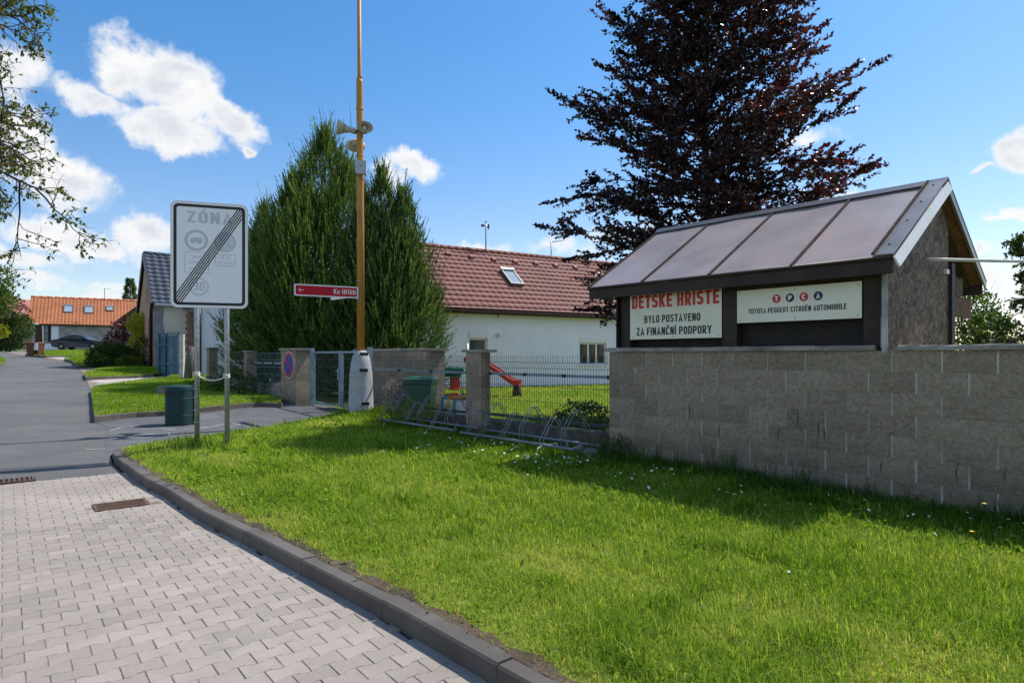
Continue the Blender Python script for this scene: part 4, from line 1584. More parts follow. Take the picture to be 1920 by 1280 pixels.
def blockwork(name, label, a0, a1, n0, thick, ztop, zbot, cat='wall', joint0=0.2, group=None, slab=None, slabs_at=None, cop=True):
    """coursed block wall: front face at n0, courses counted down from the top"""
    root = thing(name, label, cat, Wp((a0 + a1) / 2, n0 - thick / 2, zbot), group)
    z = ztop
    course = 0
    mb = MB()
    mb.box(Wp((a0 + a1) / 2, n0 - thick / 2, (ztop + zbot) / 2), (a1 - a0 - 0.02, thick - 0.0015, ztop - zbot - 0.004), X=U)
    mb.build('mortar', M['mortar'], root)
    while z > zbot - 0.01:
        off = joint0 if course % 2 == 0 else joint0 - 0.2
        cuts = [a0]
        j = math.ceil((a0 - off) / 0.4 + 1e-6)
        while off + 0.4 * j < a1 - 0.02:
            if off + 0.4 * j > a0 + 0.02:
                cuts.append(off + 0.4 * j)
            j += 1
        cuts.append(a1)
        for c0, c1 in zip(cuts[:-1], cuts[1:]):
            L = round(c1 - c0, 2)
            if L < 0.03:
                continue
            key = (L, thick, random.randrange(6))
            if key not in BLK:
                BLK[key] = block_mesh(L, 0.2, thick, hash(key) & 0xffff)
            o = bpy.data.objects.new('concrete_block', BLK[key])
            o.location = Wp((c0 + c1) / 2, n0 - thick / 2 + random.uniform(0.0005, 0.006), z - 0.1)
            o.rotation_euler = (0, 0, WROT)
            link(o, root)
        z -= 0.2
        course += 1
    if cop:
        for c0, c1 in (slabs_at or [(a0 - 0.05, a1 + 0.05)]):
            mb = MB()
            dz = random.uniform(-0.003, 0.004)
            w0, w1 = n0 + 0.035, n0 - thick - 0.035
            zb, zt = ztop + 0.002, ztop + 0.05 + dz
            prof = [(w0, zb), (w0, zt - 0.012), (w0 - 0.012, zt), (w1 + 0.012, zt), (w1, zt - 0.012), (w1, zb)]
            k = 5
            vs, fs = [], []
            for i in range(k + 1):
                a = c0 + (c1 - c0) * i / k
                for (nv, zv) in prof:
                    vs.append(Wp(a, nv + random.uniform(-0.004, 0.004), zv + random.uniform(-0.002, 0.002)))
            m_ = len(prof)
            for i in range(k):
                for q in range(m_):
                    q2 = (q + 1) % m_
                    fs.append((i * m_ + q, i * m_ + q2, (i + 1) * m_ + q2, (i + 1) * m_ + q))
            fs += [tuple(range(m_)), tuple(reversed(range(k * m_, (k + 1) * m_)))]
            mb.add(vs, fs)
            mb.build('coping_slab', M['coping'], root)
    return root


sl1 = [(-0.06 + i * 0.555, -0.06 + (i + 1) * 0.555 - 0.004) for i in range(6)]
sl1[-1] = (sl1[-1][0], 3.26)
sl2 = [(3.46, 4.0), (4.004, 4.62), (4.624, 5.3), (5.304, 6.0), (6.004, 6.65)]
big_wall = blockwork('block_wall', 'long grey split-face block wall below the wooden shelter', 0.0, 6.6, 0.0, 0.2, 1.545, -0.05, joint0=0.2, slabs_at=sl1 + sl2)
blockwork('block_pillar', 'slim block pillar with flat cap between the two mesh fence panels', -3.157, -2.73, 0.0, 0.19, 1.55, 0.0, 'pillar', joint0=-3.0, slabs_at=[(-3.24, -2.6)])
blockwork('block_wall', 'set back block wall behind the green wheeled bin', -9.3, -5.88, -1.1, 0.39, 1.60, 0.0, joint0=-6.0, slabs_at=[(-9.35, -8.2), (-8.196, -7.0), (-6.996, -5.8)])
blockwork('gate_pillar', 'block pillar carrying the round no parking sign', -11.40, -10.36, 0.0, 0.387, 1.635, 0.05, 'pillar', joint0=-10.36, slabs_at=[(-11.45, -10.31)])
for px_a, px_b, lab in ((460, 0, 'small fence pillar just right of the sign posts'), (390, 0, 'small fence pillar seen between the two sign posts')):
    m_ = (px_a - 960) / FPX
    a = (8.43 * m_ - 1.3) / (0.661 + 0.75 * m_)
    blockwork('fence_pillar', lab, a - 0.15, a + 0.15, 0.0, 0.28, 1.60 if px_a > 400 else 1.72, 0.35, 'pillar', joint0=a, slabs_at=[(a - 0.2, a + 0.2)])


# ------------------------------------------------------------------ mesh fences
def wire_fence(name, label, a0, a1, n, z0, z1, step=0.05, cat='fence', wm='darkwire', rail=True, bendtop=True, group=None, rail_m='bluegrey', thick=0.006, posts=()):
    root = thing(name, label, cat, Wp((a0 + a1) / 2, n, z0), group)
    mb = MB()
    k = int((a1 - a0) / step)
    for i in range(k + 1):
        a = a0 + (a1 - a0) * i / k
        if bendtop:
            pts = [(n, z0), (n, z1 - 0.20), (n + 0.028, z1 - 0.155), (n, z1 - 0.11), (n, z1)]
        else:
            pts = [(n, z0), (n, z1)]
        pts = [Wp(a, q, z) for q, z in pts]
        mb.tube(pts, thick / 2, 4, cap=False, smooth=False)
    zs = [z0 + 0.03, z0 + (z1 - z0) * 0.28, z0 + (z1 - z0) * 0.52, z1 - 0.20, z1 - 0.11] if bendtop else [z0 + (z1 - z0) * t for t in (0.02, 0.25, 0.5, 0.75, 0.98)]
    for z in zs:
        mb.tube([Wp(a0, n + 0.005, z), Wp(a1, n + 0.005, z)], thick * 0.55, 4, cap=False, smooth=False)
    mb.build('wire_mesh', M[wm], root, 'stuff')
    if rail:
        MB().box(Wp((a0 + a1) / 2, n - 0.03, z1 - 0.30), (a1 - a0, 0.03, 0.042), X=U).build('rail', M[rail_m], root)
        for i in range(4):
            a = a0 + (a1 - a0) * (0.03 + 0.94 * i / 3)
            MB().box(Wp(a, n - 0.005, z1 - 0.30), (0.05, 0.03, 0.05), X=U).build('clip', M['black'], root)
        MB().box(Wp((a0 + a1) / 2, n - 0.03, z0 + 0.0), (a1 - a0, 0.03, 0.04), X=U).build('rail', M['darkwire'], root)
    for a in posts:
        MB().box(Wp(a, n - 0.03, (z0 + z1) / 2 - 0.2), (0.05, 0.05, z1 - z0 + 0.5), X=U).build('post', M[rail_m], root)
    return root


wire_fence('mesh_fence', 'dark wire mesh fence panel between slim pillar and long block wall', -2.72, -0.01, -0.10, 0.52, 1.50)
wire_fence('mesh_fence', 'dark wire mesh fence panel in front of the green wheeled bin', -6.75, -3.16, -0.10, 0.50, 1.50, posts=(-6.75,))
wire_fence('mesh_fence', 'pale wire fence panel left of the no parking pillar', -13.95, -11.45, -0.12, 0.75, 1.58, 0.12, wm='bluegrey', rail_m='galv_dull', bendtop=False, thick=0.008)
wire_fence('mesh_fence', 'pale wire fence panel between the two small fence pillars', -17.5, -14.3, -0.12, 0.75, 1.62, 0.12, wm='bluegrey', rail_m='galv_dull', bendtop=False, thick=0.008)
# plinth under the fence
pr = thing('fence_plinth', 'low dark concrete plinth under the wire mesh fence', 'plinth', Wp(-3.4, -0.15, 0.0))
for a0, a1 in ((-6.8, -5.2), (-5.195, -3.7), (-3.695, -2.2), (-2.195, -0.02)):
    MB().box(Wp((a0 + a1) / 2, -0.30, 0.17), (a1 - a0, 0.24, 0.5 + random.uniform(-0.01, 0.01)), X=U).build('plinth_slab', M['damp'], pr, bevel=0.012)
pr = thing('fence_plinth', 'sloping block plinth left of the no parking pillar', 'plinth', Wp(-13, -0.15, 0.0))
for i in range(6):
    a0 = -17.8 + i * 1.06
    MB().box(Wp(a0 + 0.53, -0.12, 0.42), (1.05, 0.25, 0.62), X=U).build('plinth_slab', M['stone'], pr, bevel=0.01)
for i, (a, n, r, lab) in enumerate([(-0.12, 0.22, 0.13, 'pale angular stone lying at the end of the long wall'), (-0.45, 0.05, 0.12, 'flat grey stone below the mesh fence'), (-0.9, 0.12, 0.09, 'small stone beside the bike rack end')]):
    bm = bmesh.new()
    bmesh.ops.create_icosphere(bm, subdivisions=2, radius=r)
    rr = random.Random(i)
    for v in bm.verts:
        v.co *= rr.uniform(0.82, 1.12)
        v.co.z *= 0.75
    me = bpy.data.meshes.new('stone')
    bm.to_mesh(me)
    bm.free()
    me.materials.append(M['stone'])
    o = bpy.data.objects.new('stone', me)
    o.location = Wp(a, n, 0.18)
    o.rotation_euler = (0.3 * i, 0.2, i)
    COL.objects.link(o)
    tag(o, lab, 'stone', 'loose stones by the fence')


# ------------------------------------------------------------------ bike racks
def bike_rack(label, a0, a1, n_f, n_b, z):
    t = thing('bike_rack', label, 'bike rack', Wp((a0 + a1) / 2, (n_f + n_b) / 2, 0.14), 'bike racks in front of the fence')
    for n in (n_f, n_b):
        MB().tube([Wp(a0 - 0.1, n, z), Wp(a1 + 0.1, n, z)], 0.021, 12).build('tube', M['galv_dark'], t)
    k = 6
    mids = (n_f + n_b) / 2
    for i in range(k):
        a = a0 + (a1 - a0) * (i + 0.25) / (k - 0.5)
        high = i % 2 == 1
        mb = MB()
        for s in (-0.033, 0.033):
            if high:
                pr = [(n_f, 0.0), (n_f, 0.20), (n_f - 0.02, 0.235), (mids + 0.05, 0.46), (mids + 0.02, 0.488), (mids - 0.02, 0.488), (mids - 0.05, 0.46), (n_b + 0.02, 0.235), (n_b, 0.20), (n_b, 0)]
            else:
                pr = [(n_f, 0.0), (n_f, 0.05), (n_f - 0.02, 0.085), (mids + 0.05, 0.33), (mids + 0.02, 0.358), (mids - 0.02, 0.358), (mids - 0.05, 0.33), (n_b + 0.02, 0.085), (n_b, 0.05), (n_b, 0)]
            mb.tube([Wp(a + s, n, z + h_) for n, h_ in pr], 0.0068, 8)
        mb.build('hoop', M['galv_dark'], t)
    for a in (a0 + 0.4, a1 - 0.5):
        MB().tube([Wp(a, n_f, z - 0.01), Wp(a + 0.1, n_f + 0.18, z - 0.02), Wp(a + 0.12, n_f + 0.22, z - 0.14)], 0.008, 8).build('foot', M['galv_dull'], t)
        MB().tube([Wp(a, n_b, z - 0.01), Wp(a, n_b, z - 0.2)], 0.012, 8).build('foot', M['galv_dull'], t)
    return t


bike_rack('galvanised bike rack in front of the right mesh fence panel', -2.48, -0.22, 0.55, 0.05, 0.28)
bike_rack('galvanised bike rack overgrown with weeds near the pole', -5.1, -2.82, 0.58, 0.10, 0.30)

# ------------------------------------------------------------------ gate
gt = thing('metal_gate', 'blue grey double gate with dark mesh infill beside the pillar', 'gate', Wp(-8.5, -0.36, 0.2))
GN = -0.36
for a, nm in ((-10.22, 'hinge_post'), (-7.16, 'hinge_post')):
    MB().box(Wp(a, GN, 0.95), (0.09, 0.09, 1.46), X=U).build(nm, M['bluegrey'], gt, bevel=0.004)
for (l0, l1) in ((-10.12, -8.60), (-8.54, -7.26)):
    fr = MB()
    z0, z1 = 0.26, 1.60
    fr.box(Wp((l0 + l1) / 2, GN, z1 - 0.025), (l1 - l0, 0.05, 0.05), X=U)
    fr.box(Wp((l0 + l1) / 2, GN, z0 + 0.025), (l1 - l0, 0.05, 0.05), X=U)
    for a in (l0 + 0.03, l1 - 0.03):
        fr.box(Wp(a, GN, (z0 + z1) / 2), (0.06, 0.052, z1 - z0 - 0.1), X=U)
    leaf = fr.build('gate_leaf', M['bluegrey'], gt, bevel=0.003)
    mb = MB()
    k = int((l1 - l0) / 0.055)
    for i in range(1, k):
        a = l0 + (l1 - l0) * i / k
        mb.tube([Wp(a, GN, z0 + 0.05), Wp(a, GN, z1 - 0.05)], 0.003, 4, cap=False)
    for j in range(1, 7):
        z = z0 + (z1 - z0) * j / 7
        mb.tube([Wp(l0 + 0.06, GN, z), Wp(l1 - 0.06, GN, z)], 0.004, 4, cap=False)
    mb.build('wire_mesh', M['darkwire'], leaf, 'stuff')
MB().box(Wp(-8.64, GN + 0.04, 1.05), (0.07, 0.03, 0.28), X=U).build('lock', M['bluegrey'], gt, bevel=0.003)
MB().tube([Wp(-8.64, GN + 0.05, 1.12), Wp(-8.64, GN + 0.1, 1.12), Wp(-8.52, GN + 0.1, 1.12)], 0.01, 8).build('handle', M['alu'], gt)
for z in (0.5, 1.35):
    MB().tube([Wp(-10.17, GN, z - 0.05), Wp(-10.17, GN, z + 0.05)], 0.016, 8).build('hinge', M['galv'], gt)

# no parking sign on the pillar
m_ = (543 - 960) / FPX
ac = (8.43 * m_ - 1.3) / (0.661 + 0.75 * m_)
fr = Frame(Wp(ac, 0.014, 1.25), U, NN)
t = thing('no_parking_sign', 'round blue and red no parking sign on the block pillar', 'road sign', Wp(ac, 0.0, 0.9))
fr.poly(circ(0, 0, 0.35, 40), 0, 0.012).build('sign_plate', M['sign_white'], t)
fr.ring(circ(0, 0, 0.335, 40), circ(0, 0, 0.262, 40), 0.012, 0.0145).build('red_ring', M['sign_red'], t)
fr.poly(circ(0, 0, 0.262, 40), 0.0118, 0.014).build('blue_disc', M['sign_blue'], t)
dd = Vector((-1, 1)).normalized()
nn2 = Vector((1, 1)).normalized()
e0, e1 = dd * 0.262, dd * -0.262
fr.poly([tuple(e0 + nn2 * 0.025), tuple(e1 + nn2 * 0.025), tuple(e1 - nn2 * 0.025), tuple(e0 - nn2 * 0.025)][::-1], 0.0145, 0.0165).build('red_bar', M['sign_red'], t)

# ================================================================== ZONE SIGN
ZL = Vector((-4.80, 8.85, 2.18))
ZX = Vector((0.938, 0.32, 0)).normalized()
ZN = Vector((ZX.y, -ZX.x, 0))
zf_ = Frame(ZL, ZX, ZN)
base = zf_.p(0.5, 0) - Vector((0, 0, 2.0))
zs = thing('zone_sign', 'tall white end of zone road sign on two steel posts', 'road sign', base)
zf_.poly(rrect(0, 0, 1.0, 1.5, 0.085), -0.004, 0.0).build('sign_panel', M['sign_white'], zs)
zf_.ring(rrect(-0.004, -0.004, 1.004, 1.504, 0.088), rrect(0.006, 0.006, 0.994, 1.494, 0.08), -0.022, 0.004).build('rim', M['alu'], zs)
zf_.ring(rrect(0.034, 0.034, 0.966, 1.466, 0.062), rrect(0.074, 0.074, 0.926, 1.426, 0.034), 0.0, 0.0015).build('black_border', M['letter_black'], zs)
lettering(zf_, 'ZÓNA', 0.205, 1.205, 0.80, 1.365, 0.0012, M['sign_faded'], zs, 0.155, spacing=0.13)
zf_.ring(circ(0.325, 0.955, 0.152), circ(0.325, 0.955, 0.115), 0.0, 0.001).build('faded_ring', M['sign_faded'], zs)
tr = MB()
zf_.poly([(0.245, 0.925), (0.40, 0.925), (0.40, 0.995), (0.30, 0.998), (0.296, 0.988), (0.262, 0.986), (0.245, 0.955)], 0, 0.001, tr)
for cx in (0.272, 0.372):
    zf_.poly(circ(cx, 0.922, 0.017, 14), 0.0002, 0.0012, tr)
tr.build('truck_symbol', M['sign_faded'], zs)
zf_.ring(circ(0.70, 0.95, 0.145), circ(0.70, 0.95, 0.125), 0.0, 0.001).build('faded_ring', M['sign_faded'], zs)
zf_.poly(circ(0.70, 0.95, 0.125), 0, 0.0008).build('faded_disc', M['sign_fade2'], zs)
for sgn in (1,):
    d1 = Vector((1, -1)).normalized() * 0.122
    w1 = Vector((1, 1)).normalized() * 0.012
    c1 = Vector((0.70, 0.95))
    zf_.poly([tuple(c1 - d1 - w1), tuple(c1 + d1 - w1), tuple(c1 + d1 + w1), tuple(c1 - d1 + w1)], 0.0008, 0.0014).build('faded_bar', M['sign_faded'], zs)
zf_.ring([(0.175, 0.49), (0.49, 0.49), (0.49, 0.79), (0.175, 0.79)], [(0.183, 0.498), (0.482, 0.498), (0.482, 0.782), (0.183, 0.782)], 0, 0.001).build('faded_frame', M['sign_faded'], zs)
lettering(zf_, 'MIMO', 0.275, 0.70, 0.39, 0.738, 0.001, M['sign_fade2'], zs, 0.14)
lettering(zf_, 'DOPRAVNÍ', 0.225, 0.62, 0.44, 0.667, 0.001, M['sign_fade2'], zs, 0.14)
lettering(zf_, 'OBSLUHY', 0.235, 0.535, 0.43, 0.573, 0.001, M['sign_fade2'], zs, 0.14)
zf_.ring([(0.565, 0.605), (0.845, 0.605), (0.845, 0.775), (0.565, 0.775)], [(0.573, 0.613), (0.837, 0.613), (0.837, 0.767), (0.573, 0.767)], 0, 0.001).build('faded_frame', M['sign_faded'], zs)
lettering(zf_, 'PO - PÁ', 0.64, 0.705, 0.77, 0.752, 0.001, M['sign_fade2'], zs, 0.14)
lettering(zf_, '7.00 - 16.00 h', 0.588, 0.635, 0.825, 0.672, 0.001, M['sign_fade2'], zs, 0.14)
zf_.ring(circ(0.36, 0.30, 0.132), circ(0.36, 0.30, 0.10), 0.0, 0.001).build('faded_ring', M['sign_fade2'], zs)
lettering(zf_, '30', 0.288, 0.24, 0.432, 0.365, 0.0012, M['sign_faded'], zs, 0.15)
A_, B_ = Vector((0.098, 0.125)), Vector((0.902, 1.375))
dr_ = (B_ - A_).normalized()
pn = Vector((-dr_.y, dr_.x))
for i in range(5):
    o_ = (i - 2) * 0.0285
    # stop each line on the border's inner edge
    ends = []
    for P0, sg in ((A_, -1), (B_, 1)):
        q = P0 + pn * o_
        tmin = 1e9
        for lim, ax_, in ((0.074, 0), (0.926, 0), (0.074, 1), (1.426, 1)):
            if abs(dr_[ax_] * sg) > 1e-6:
                t_h = (lim - q[ax_]) / (dr_[ax_] * sg)
                if -0.2 < t_h < tmin and ((lim > 0.5) == (sg > 0)):
                    tmin = t_h
        ends.append(q + dr_ * sg * tmin)
    w_ = pn * 0.0075
    zf_.poly([tuple(ends[0] - w_), tuple(ends[1] - w_), tuple(ends[1] + w_), tuple(ends[0] + w_)], 0.0015, 0.0026).build('diagonal_line', M['letter_black'], zs)
for tx in (0.32, 0.713):
    q = zf_.p(tx, 0, -0.05)
    zb = float(zlawn(q.x, q.y)) - 0.05
    MB().tube([(q.x + 0.01, q.y, zb), (q.x, q.y, 3.55)], 0.034, 16).build('post', M['galv'], zs)
    for y_ in (0.25, 1.25):
        MB().box(zf_.p(tx, y_, -0.035), (0.12, 0.05, 0.03), X=ZX).build('clamp', M['alu'], zs)
    if tx < 0.5:
        for z_ in (0.55, 0.72, 0.90, 1.02):
            MB().lathe((q.x, q.y, z_), [(0.036, -0.008), (0.039, -0.004), (0.039, 0.004), (0.036, 0.008)], 16).build('tie_band', M['galv_dull'], zs)
qa, qb = zf_.p(0.32, 0, -0.05), zf_.p(0.713, 0, -0.05)
pts = []
for i in range(15):
    t = i / 14
    q = qa.lerp(qb, t) + ZN * 0.036
    pts.append((q.x, q.y, 1.235 - 0.035 * t - 0.30 * t * (1 - t) + 0.004 * math.sin(i * 2)))
rp = thing('rope', 'white rope tied slack between the two sign posts', 'rope', (qa.x, qa.y, 1.2))
MB().tube(pts, 0.011, 8).build('strand', M['rope'], rp)
for q, z_ in ((qa, 1.235), (qb, 1.20)):
    mb = MB()
    for k in range(3):
        ring_ = [(q.x + 0.042 * math.cos(i * math.pi / 8), q.y + 0.042 * math.sin(i * math.pi / 8), z_ + (k - 1) * 0.02 + 0.006 * math.sin(i * 0.8)) for i in range(17)]
        mb.tube(ring_, 0.009, 6)
    mb.build('knot', M['rope'], rp)

# ================================================================== POLE with concrete foot
PB = Vector((-3.12, 13.0, 0.20))
pole = thing('utility_pole', 'tall ochre painted steel pole in a grey concrete foot', 'pole', PB)
mb = MB()
H_ = lambda y_: 1.5 + (666 - y_) * 13.0 / FPX
zt = 1.60
prof = [(0.262, 0.0), (0.262, 0.24), (0.255, 0.26), (0.232, 0.9), (0.218, 1.0), (0.200, 1.15), (0.170, 1.28), (0.12, 1.37), (0.085, 1.40)]
mb.lathe(PB, prof, 28)
cf = mb.build('concrete_foot', M['conc_base'], pole)
for ang_, z_ in ((R(-62), 1.0), (R(-55), 0.32), (R(-50), 1.33), (R(150), 1.0), (R(120), 0.32)):
    d_ = Vector((math.cos(ang_), math.sin(ang_), 0))
    r_ = 0.225 if z_ > 0.9 else 0.255
    if z_ > 1.2:
        r_ = 0.15
    MB().box(PB + d_ * (r_ - 0.012) + Vector((0, 0, z_)), (0.05, 0.16, 0.055), X=d_).build('notch', M['black'], cf)
zj = H_(150)
MB().tube([PB + Vector((0, 0, 1.3)), PB + Vector((-0.01, 0, H_(400) - PB.z)), PB + Vector((-0.03, 0, zj - PB.z - 0.05)), PB + Vector((-0.03, 0, zj - PB.z))],
          [0.078, 0.072, 0.066, 0.064], 20).build('lower_shaft', M['yellow'], pole)
MB().tube([PB + Vector((-0.03, 0, zj - PB.z)), PB + Vector((-0.03, 0, zj - PB.z + 0.08)), PB + Vector((-0.045, 0, 9.9))], [0.062, 0.044, 0.038], 16).build('upper_shaft', M['yellow'], pole)
for y_ in (205, 292, 527, 561):
    z_ = H_(y_)
    x_ = -0.01 - 0.02 * (z_ - 1.5) / 5.7
    MB().lathe(PB + Vector((x_, 0, z_ - PB.z)), [(0.07, -0.012), (0.0775, -0.01), (0.0775, 0.01), (0.07, 0.012)], 20).build('clamp_band', M['galv_dull'] if y_ > 500 else M['yellow'], pole)


def horn(label, c, d, L, r, flat=1.0):
    """re-entrant horn loudspeaker: driver at the pole, rounded rectangular mouth"""
    t = thing('horn_loudspeaker', label, 'loudspeaker', c, 'horn loudspeakers on the pole')
    d = Vector(d).normalized()
    c = Vector(c)
    prof = [(0.05, 0.0), (0.055, 0.05), (0.075, 0.10), (0.085, 0.16), (0.09, 0.2), (r * 0.62, L * 0.55), (r * 0.8, L * 0.75), (r, L), (r * 1.02, L + 0.008), (r * 0.96, L), (r * 0.75, L * 0.78), (r * 0.5, L * 0.6), (0.04, L * 0.45), (0.0, L * 0.45)]
    MB().lathe(c, prof, 24, d, 1.0, flat).build('horn', M['horn'], t)
    MB().lathe(c + d * L * 0.45, [(0.035, 0.0), (0.04, L * 0.3), (0.03, L * 0.36), (0.0, L * 0.38)], 14, d).build('phase_plug', M['trim'], t)
    MB().lathe(c - d * 0.06, [(0.03, 0), (0.06, 0.01), (0.065, 0.06), (0.05, 0.08)], 16, d).build('driver', M['horn'], t)
    return t


hc = Vector((PB.x - 0.03, PB.y, H_(245)))
horn('horn loudspeaker pointing left on the pole', hc + Vector((-0.13, -0.06, -0.02)), (-0.88, -0.35, 0.10), 0.30, 0.155, 1.0)
horn('horn loudspeaker facing right on the pole', hc + Vector((0.09, -0.06, 0.0)), (0.42, -0.85, 0.0), 0.16, 0.165, 0.72)
horn('horn loudspeaker turned away behind the pole', hc + Vector((-0.10, 0.12, -0.21)), (-0.25, 0.9, 0.08), 0.24, 0.20, 0.70)
br = MB()
br.box(hc + Vector((0, 0, -0.03)), (0.28, 0.16, 0.03))
br.build('speaker_bracket', M['horn_dark'], pole)
bx = thing('control_box', 'small grey control box strapped to the pole below the loudspeakers', 'box', (PB.x + 0.04, PB.y - 0.13, H_(331)))
z0, z1 = H_(331), H_(306)
MB().box((PB.x + 0.035, PB.y - 0.135, (z0 + z1) / 2), (0.215, 0.12, z1 - z0), 0.12).build('cabinet', M['box_grey'], bx, bevel=0.006)
MB().box((PB.x + 0.035, PB.y - 0.197, (z0 + z1) / 2), (0.19, 0.006, z1 - z0 - 0.03), 0.12).build('door', M['box_grey'], bx)
MB().box((PB.x + 0.04, PB.y - 0.202, (z0 + z1) / 2 + 0.03), (0.035, 0.006, 0.014), 0.12).build('badge', M['horn_dark'], bx)
MB().box((PB.x - 0.10, PB.y - 0.15, (z0 + z1) / 2 + 0.02), (0.05, 0.03, 0.02)).build('latch', M['horn_dark'], bx)
aw = MB().tube([(PB.x - 0.20, PB.y, H_(245)), (PB.x - 0.215, PB.y, H_(215)), (PB.x - 0.235, PB.y, H_(186))], [0.006, 0.004, 0.003], 6).build('whip_antenna', M['horn_dark'], None)
tag(aw, 'thin whip antenna beside the loudspeakers', 'antenna')
mb = MB()
mb.tube([(PB.x + 0.035, PB.y - 0.12, H_(331)), (PB.x + 0.05, PB.y - 0.11, H_(338)), (PB.x + 0.075, PB.y - 0.02, H_(341))], 0.007, 6)
mb.build('cable', M['conduit_dark'], bx)


def finger_sign(label, P0, P1, z0, z1, text, front, turned=False):
    """street finger board from the pole (P0) outwards (P1)"""
    P0, P1 = Vector(P0), Vector(P1)
    X = (P0 - P1).normalized()
    N = Vector((X.y, -X.x, 0))
    if N.y > 0:
        N = -N
        X = -X
    if turned:
        N, X = -N, -X
    left = P1 if X.dot(P0 - P1) > 0 else P0
    L = (P0 - P1).length
    h_ = z1 - z0
    f = Frame((left.x, left.y, z0), X, N)
    t = thing('finger_sign', label, 'sign', (P0.x, P0.y, z0))
    f.poly(rrect(0, 0, L, h_, 0.03), -0.022, 0.0).build('board', M['alu'], t)
    f.ring(rrect(0, 0, L, h_, 0.03), rrect(0.012, 0.012, L - 0.012, h_ - 0.012, 0.022), 0, 0.003).build('rim', M['alu'], t)
    f.poly(rrect(0.012, 0.012, L - 0.012, h_ - 0.012, 0.022), 0, 0.0012).build('white_edge', M['sign_white'], t)
    f.poly(rrect(0.026, 0.026, L - 0.026, h_ - 0.026, 0.02), 0.001, 0.0022).build('red_face', M['sign_red'], t)
    if front:
        lettering(f, 'Ke Hřišti', L - 0.50, 0.072, L - 0.055, h_ - 0.065, 0.0032, M['letter_white'], t, 0.135)
        ar = MB()
        cy = h_ / 2
        f.rect(0.075, cy - 0.006, 0.175, cy + 0.006, 0.0022, 0.0034, ar)
        for s in (1, -1):
            f.poly([(0.072, cy - 0.005 * s), (0.112, cy + 0.036 * s), (0.120, cy + 0.028 * s), (0.086, cy - 0.005 * s)][::s], 0.0022, 0.0034, ar)
        ar.build('arrow', M['letter_white'], t)
    return t


finger_sign('red street finger sign with white arrow pointing left', (PB.x - 0.03, PB.y - 0.10, 0), (PB.x - 1.13, PB.y - 0.72, 0), 2.665, 2.90, 'x', True)
finger_sign('second finger sign mostly hidden behind the red one', (PB.x - 0.06, PB.y + 0.08, 0), (PB.x - 0.86, PB.y + 0.88, 0), 2.715, 2.895, '', False, True)

# ================================================================== LITTER BIN
bp_ = G(331, 797, 0.005)
bin_ = thing('litter_bin', 'dark green litter bin standing on the asphalt path', 'litter bin', bp_)
bl = Vector((bp_.x, bp_.y + 0.12, bp_.z))
out = []
bw, bdp = 0.46, 0.46
ang0 = R(-8)
XB = Vector((math.cos(ang0), math.sin(ang0), 0))
YB = Vector((-XB.y, XB.x, 0))


def dshape(s, dz=0.0):
    return [bl + XB * x * s + YB * y_ * s + Vector((0, 0, dz)) for x, y_ in rrect(-bw / 2, -bdp / 2, bw / 2, bdp / 2, 0.165, 5)]


def loft(rows):
    mb = MB()
    n = len(rows[0])
    vs = [p for r_ in rows for p in r_]
    fs = []
    for i in range(len(rows) - 1):
        for k in range(n):
            k2 = (k + 1) % n
            fs.append((i * n + k, i * n + k2, (i + 1) * n + k2, (i + 1) * n + k))
    mb.add(vs, fs)
    mb.f += [tuple(reversed(range(n))), tuple(range((len(rows) - 1) * n, len(rows) * n))]
    mb.s += [False, False]
    return mb


rows = [dshape(0.97, 0), dshape(1.0, 0.015), dshape(1.0, 0.17), dshape(1.02, 0.176), dshape(1.02, 0.19), dshape(1.0, 0.196), dshape(1.0, 0.50), dshape(1.02, 0.506), dshape(1.02, 0.52), dshape(1.0, 0.526), dshape(1.0, 0.555)]
loft(rows).build('body', M['bin_teal'], bin_)
loft([dshape(1.0, 0.5551), dshape(1.0, 0.652)]).build('collar', M['bin_teal'], bin_)
sec = [(x, y_) for x, y_ in rrect(-bw / 2, -bdp / 2, bw / 2, bdp / 2, 0.165, 5) if y_ < 0.02 and x < 0.07]
sec.sort(key=lambda q_: q_[0] - (0.5 * q_[1] if q_[0] < 0 else 0))
sv = []
for z_ in (0.565, 0.645):
    sv += [bl + XB * x * 1.006 + YB * y_ * 1.006 + Vector((0, 0, z_)) for x, y_ in sec]
nk = len(sec)
ob_ = MB()
ob_.add(sv, [(k, k + 1, nk + k + 1, nk + k) for k in range(nk - 1)])
ob_.build('opening', M['black'], bin_)
loft([dshape(1.0, 0.655), dshape(1.012, 0.67), dshape(1.012, 0.71), dshape(0.99, 0.745), dshape(0.85, 0.765), dshape(0.5, 0.775)]).build('lid', M['bin_teal'], bin_)
MB().tube([bl + XB * 0.24 + YB * 0.1 + Vector((0, 0, 0.0)), bl + XB * 0.24 + YB * 0.1 + Vector((0, 0, 0.79))], 0.02, 10).build('post', M['bin_teal'], bin_)

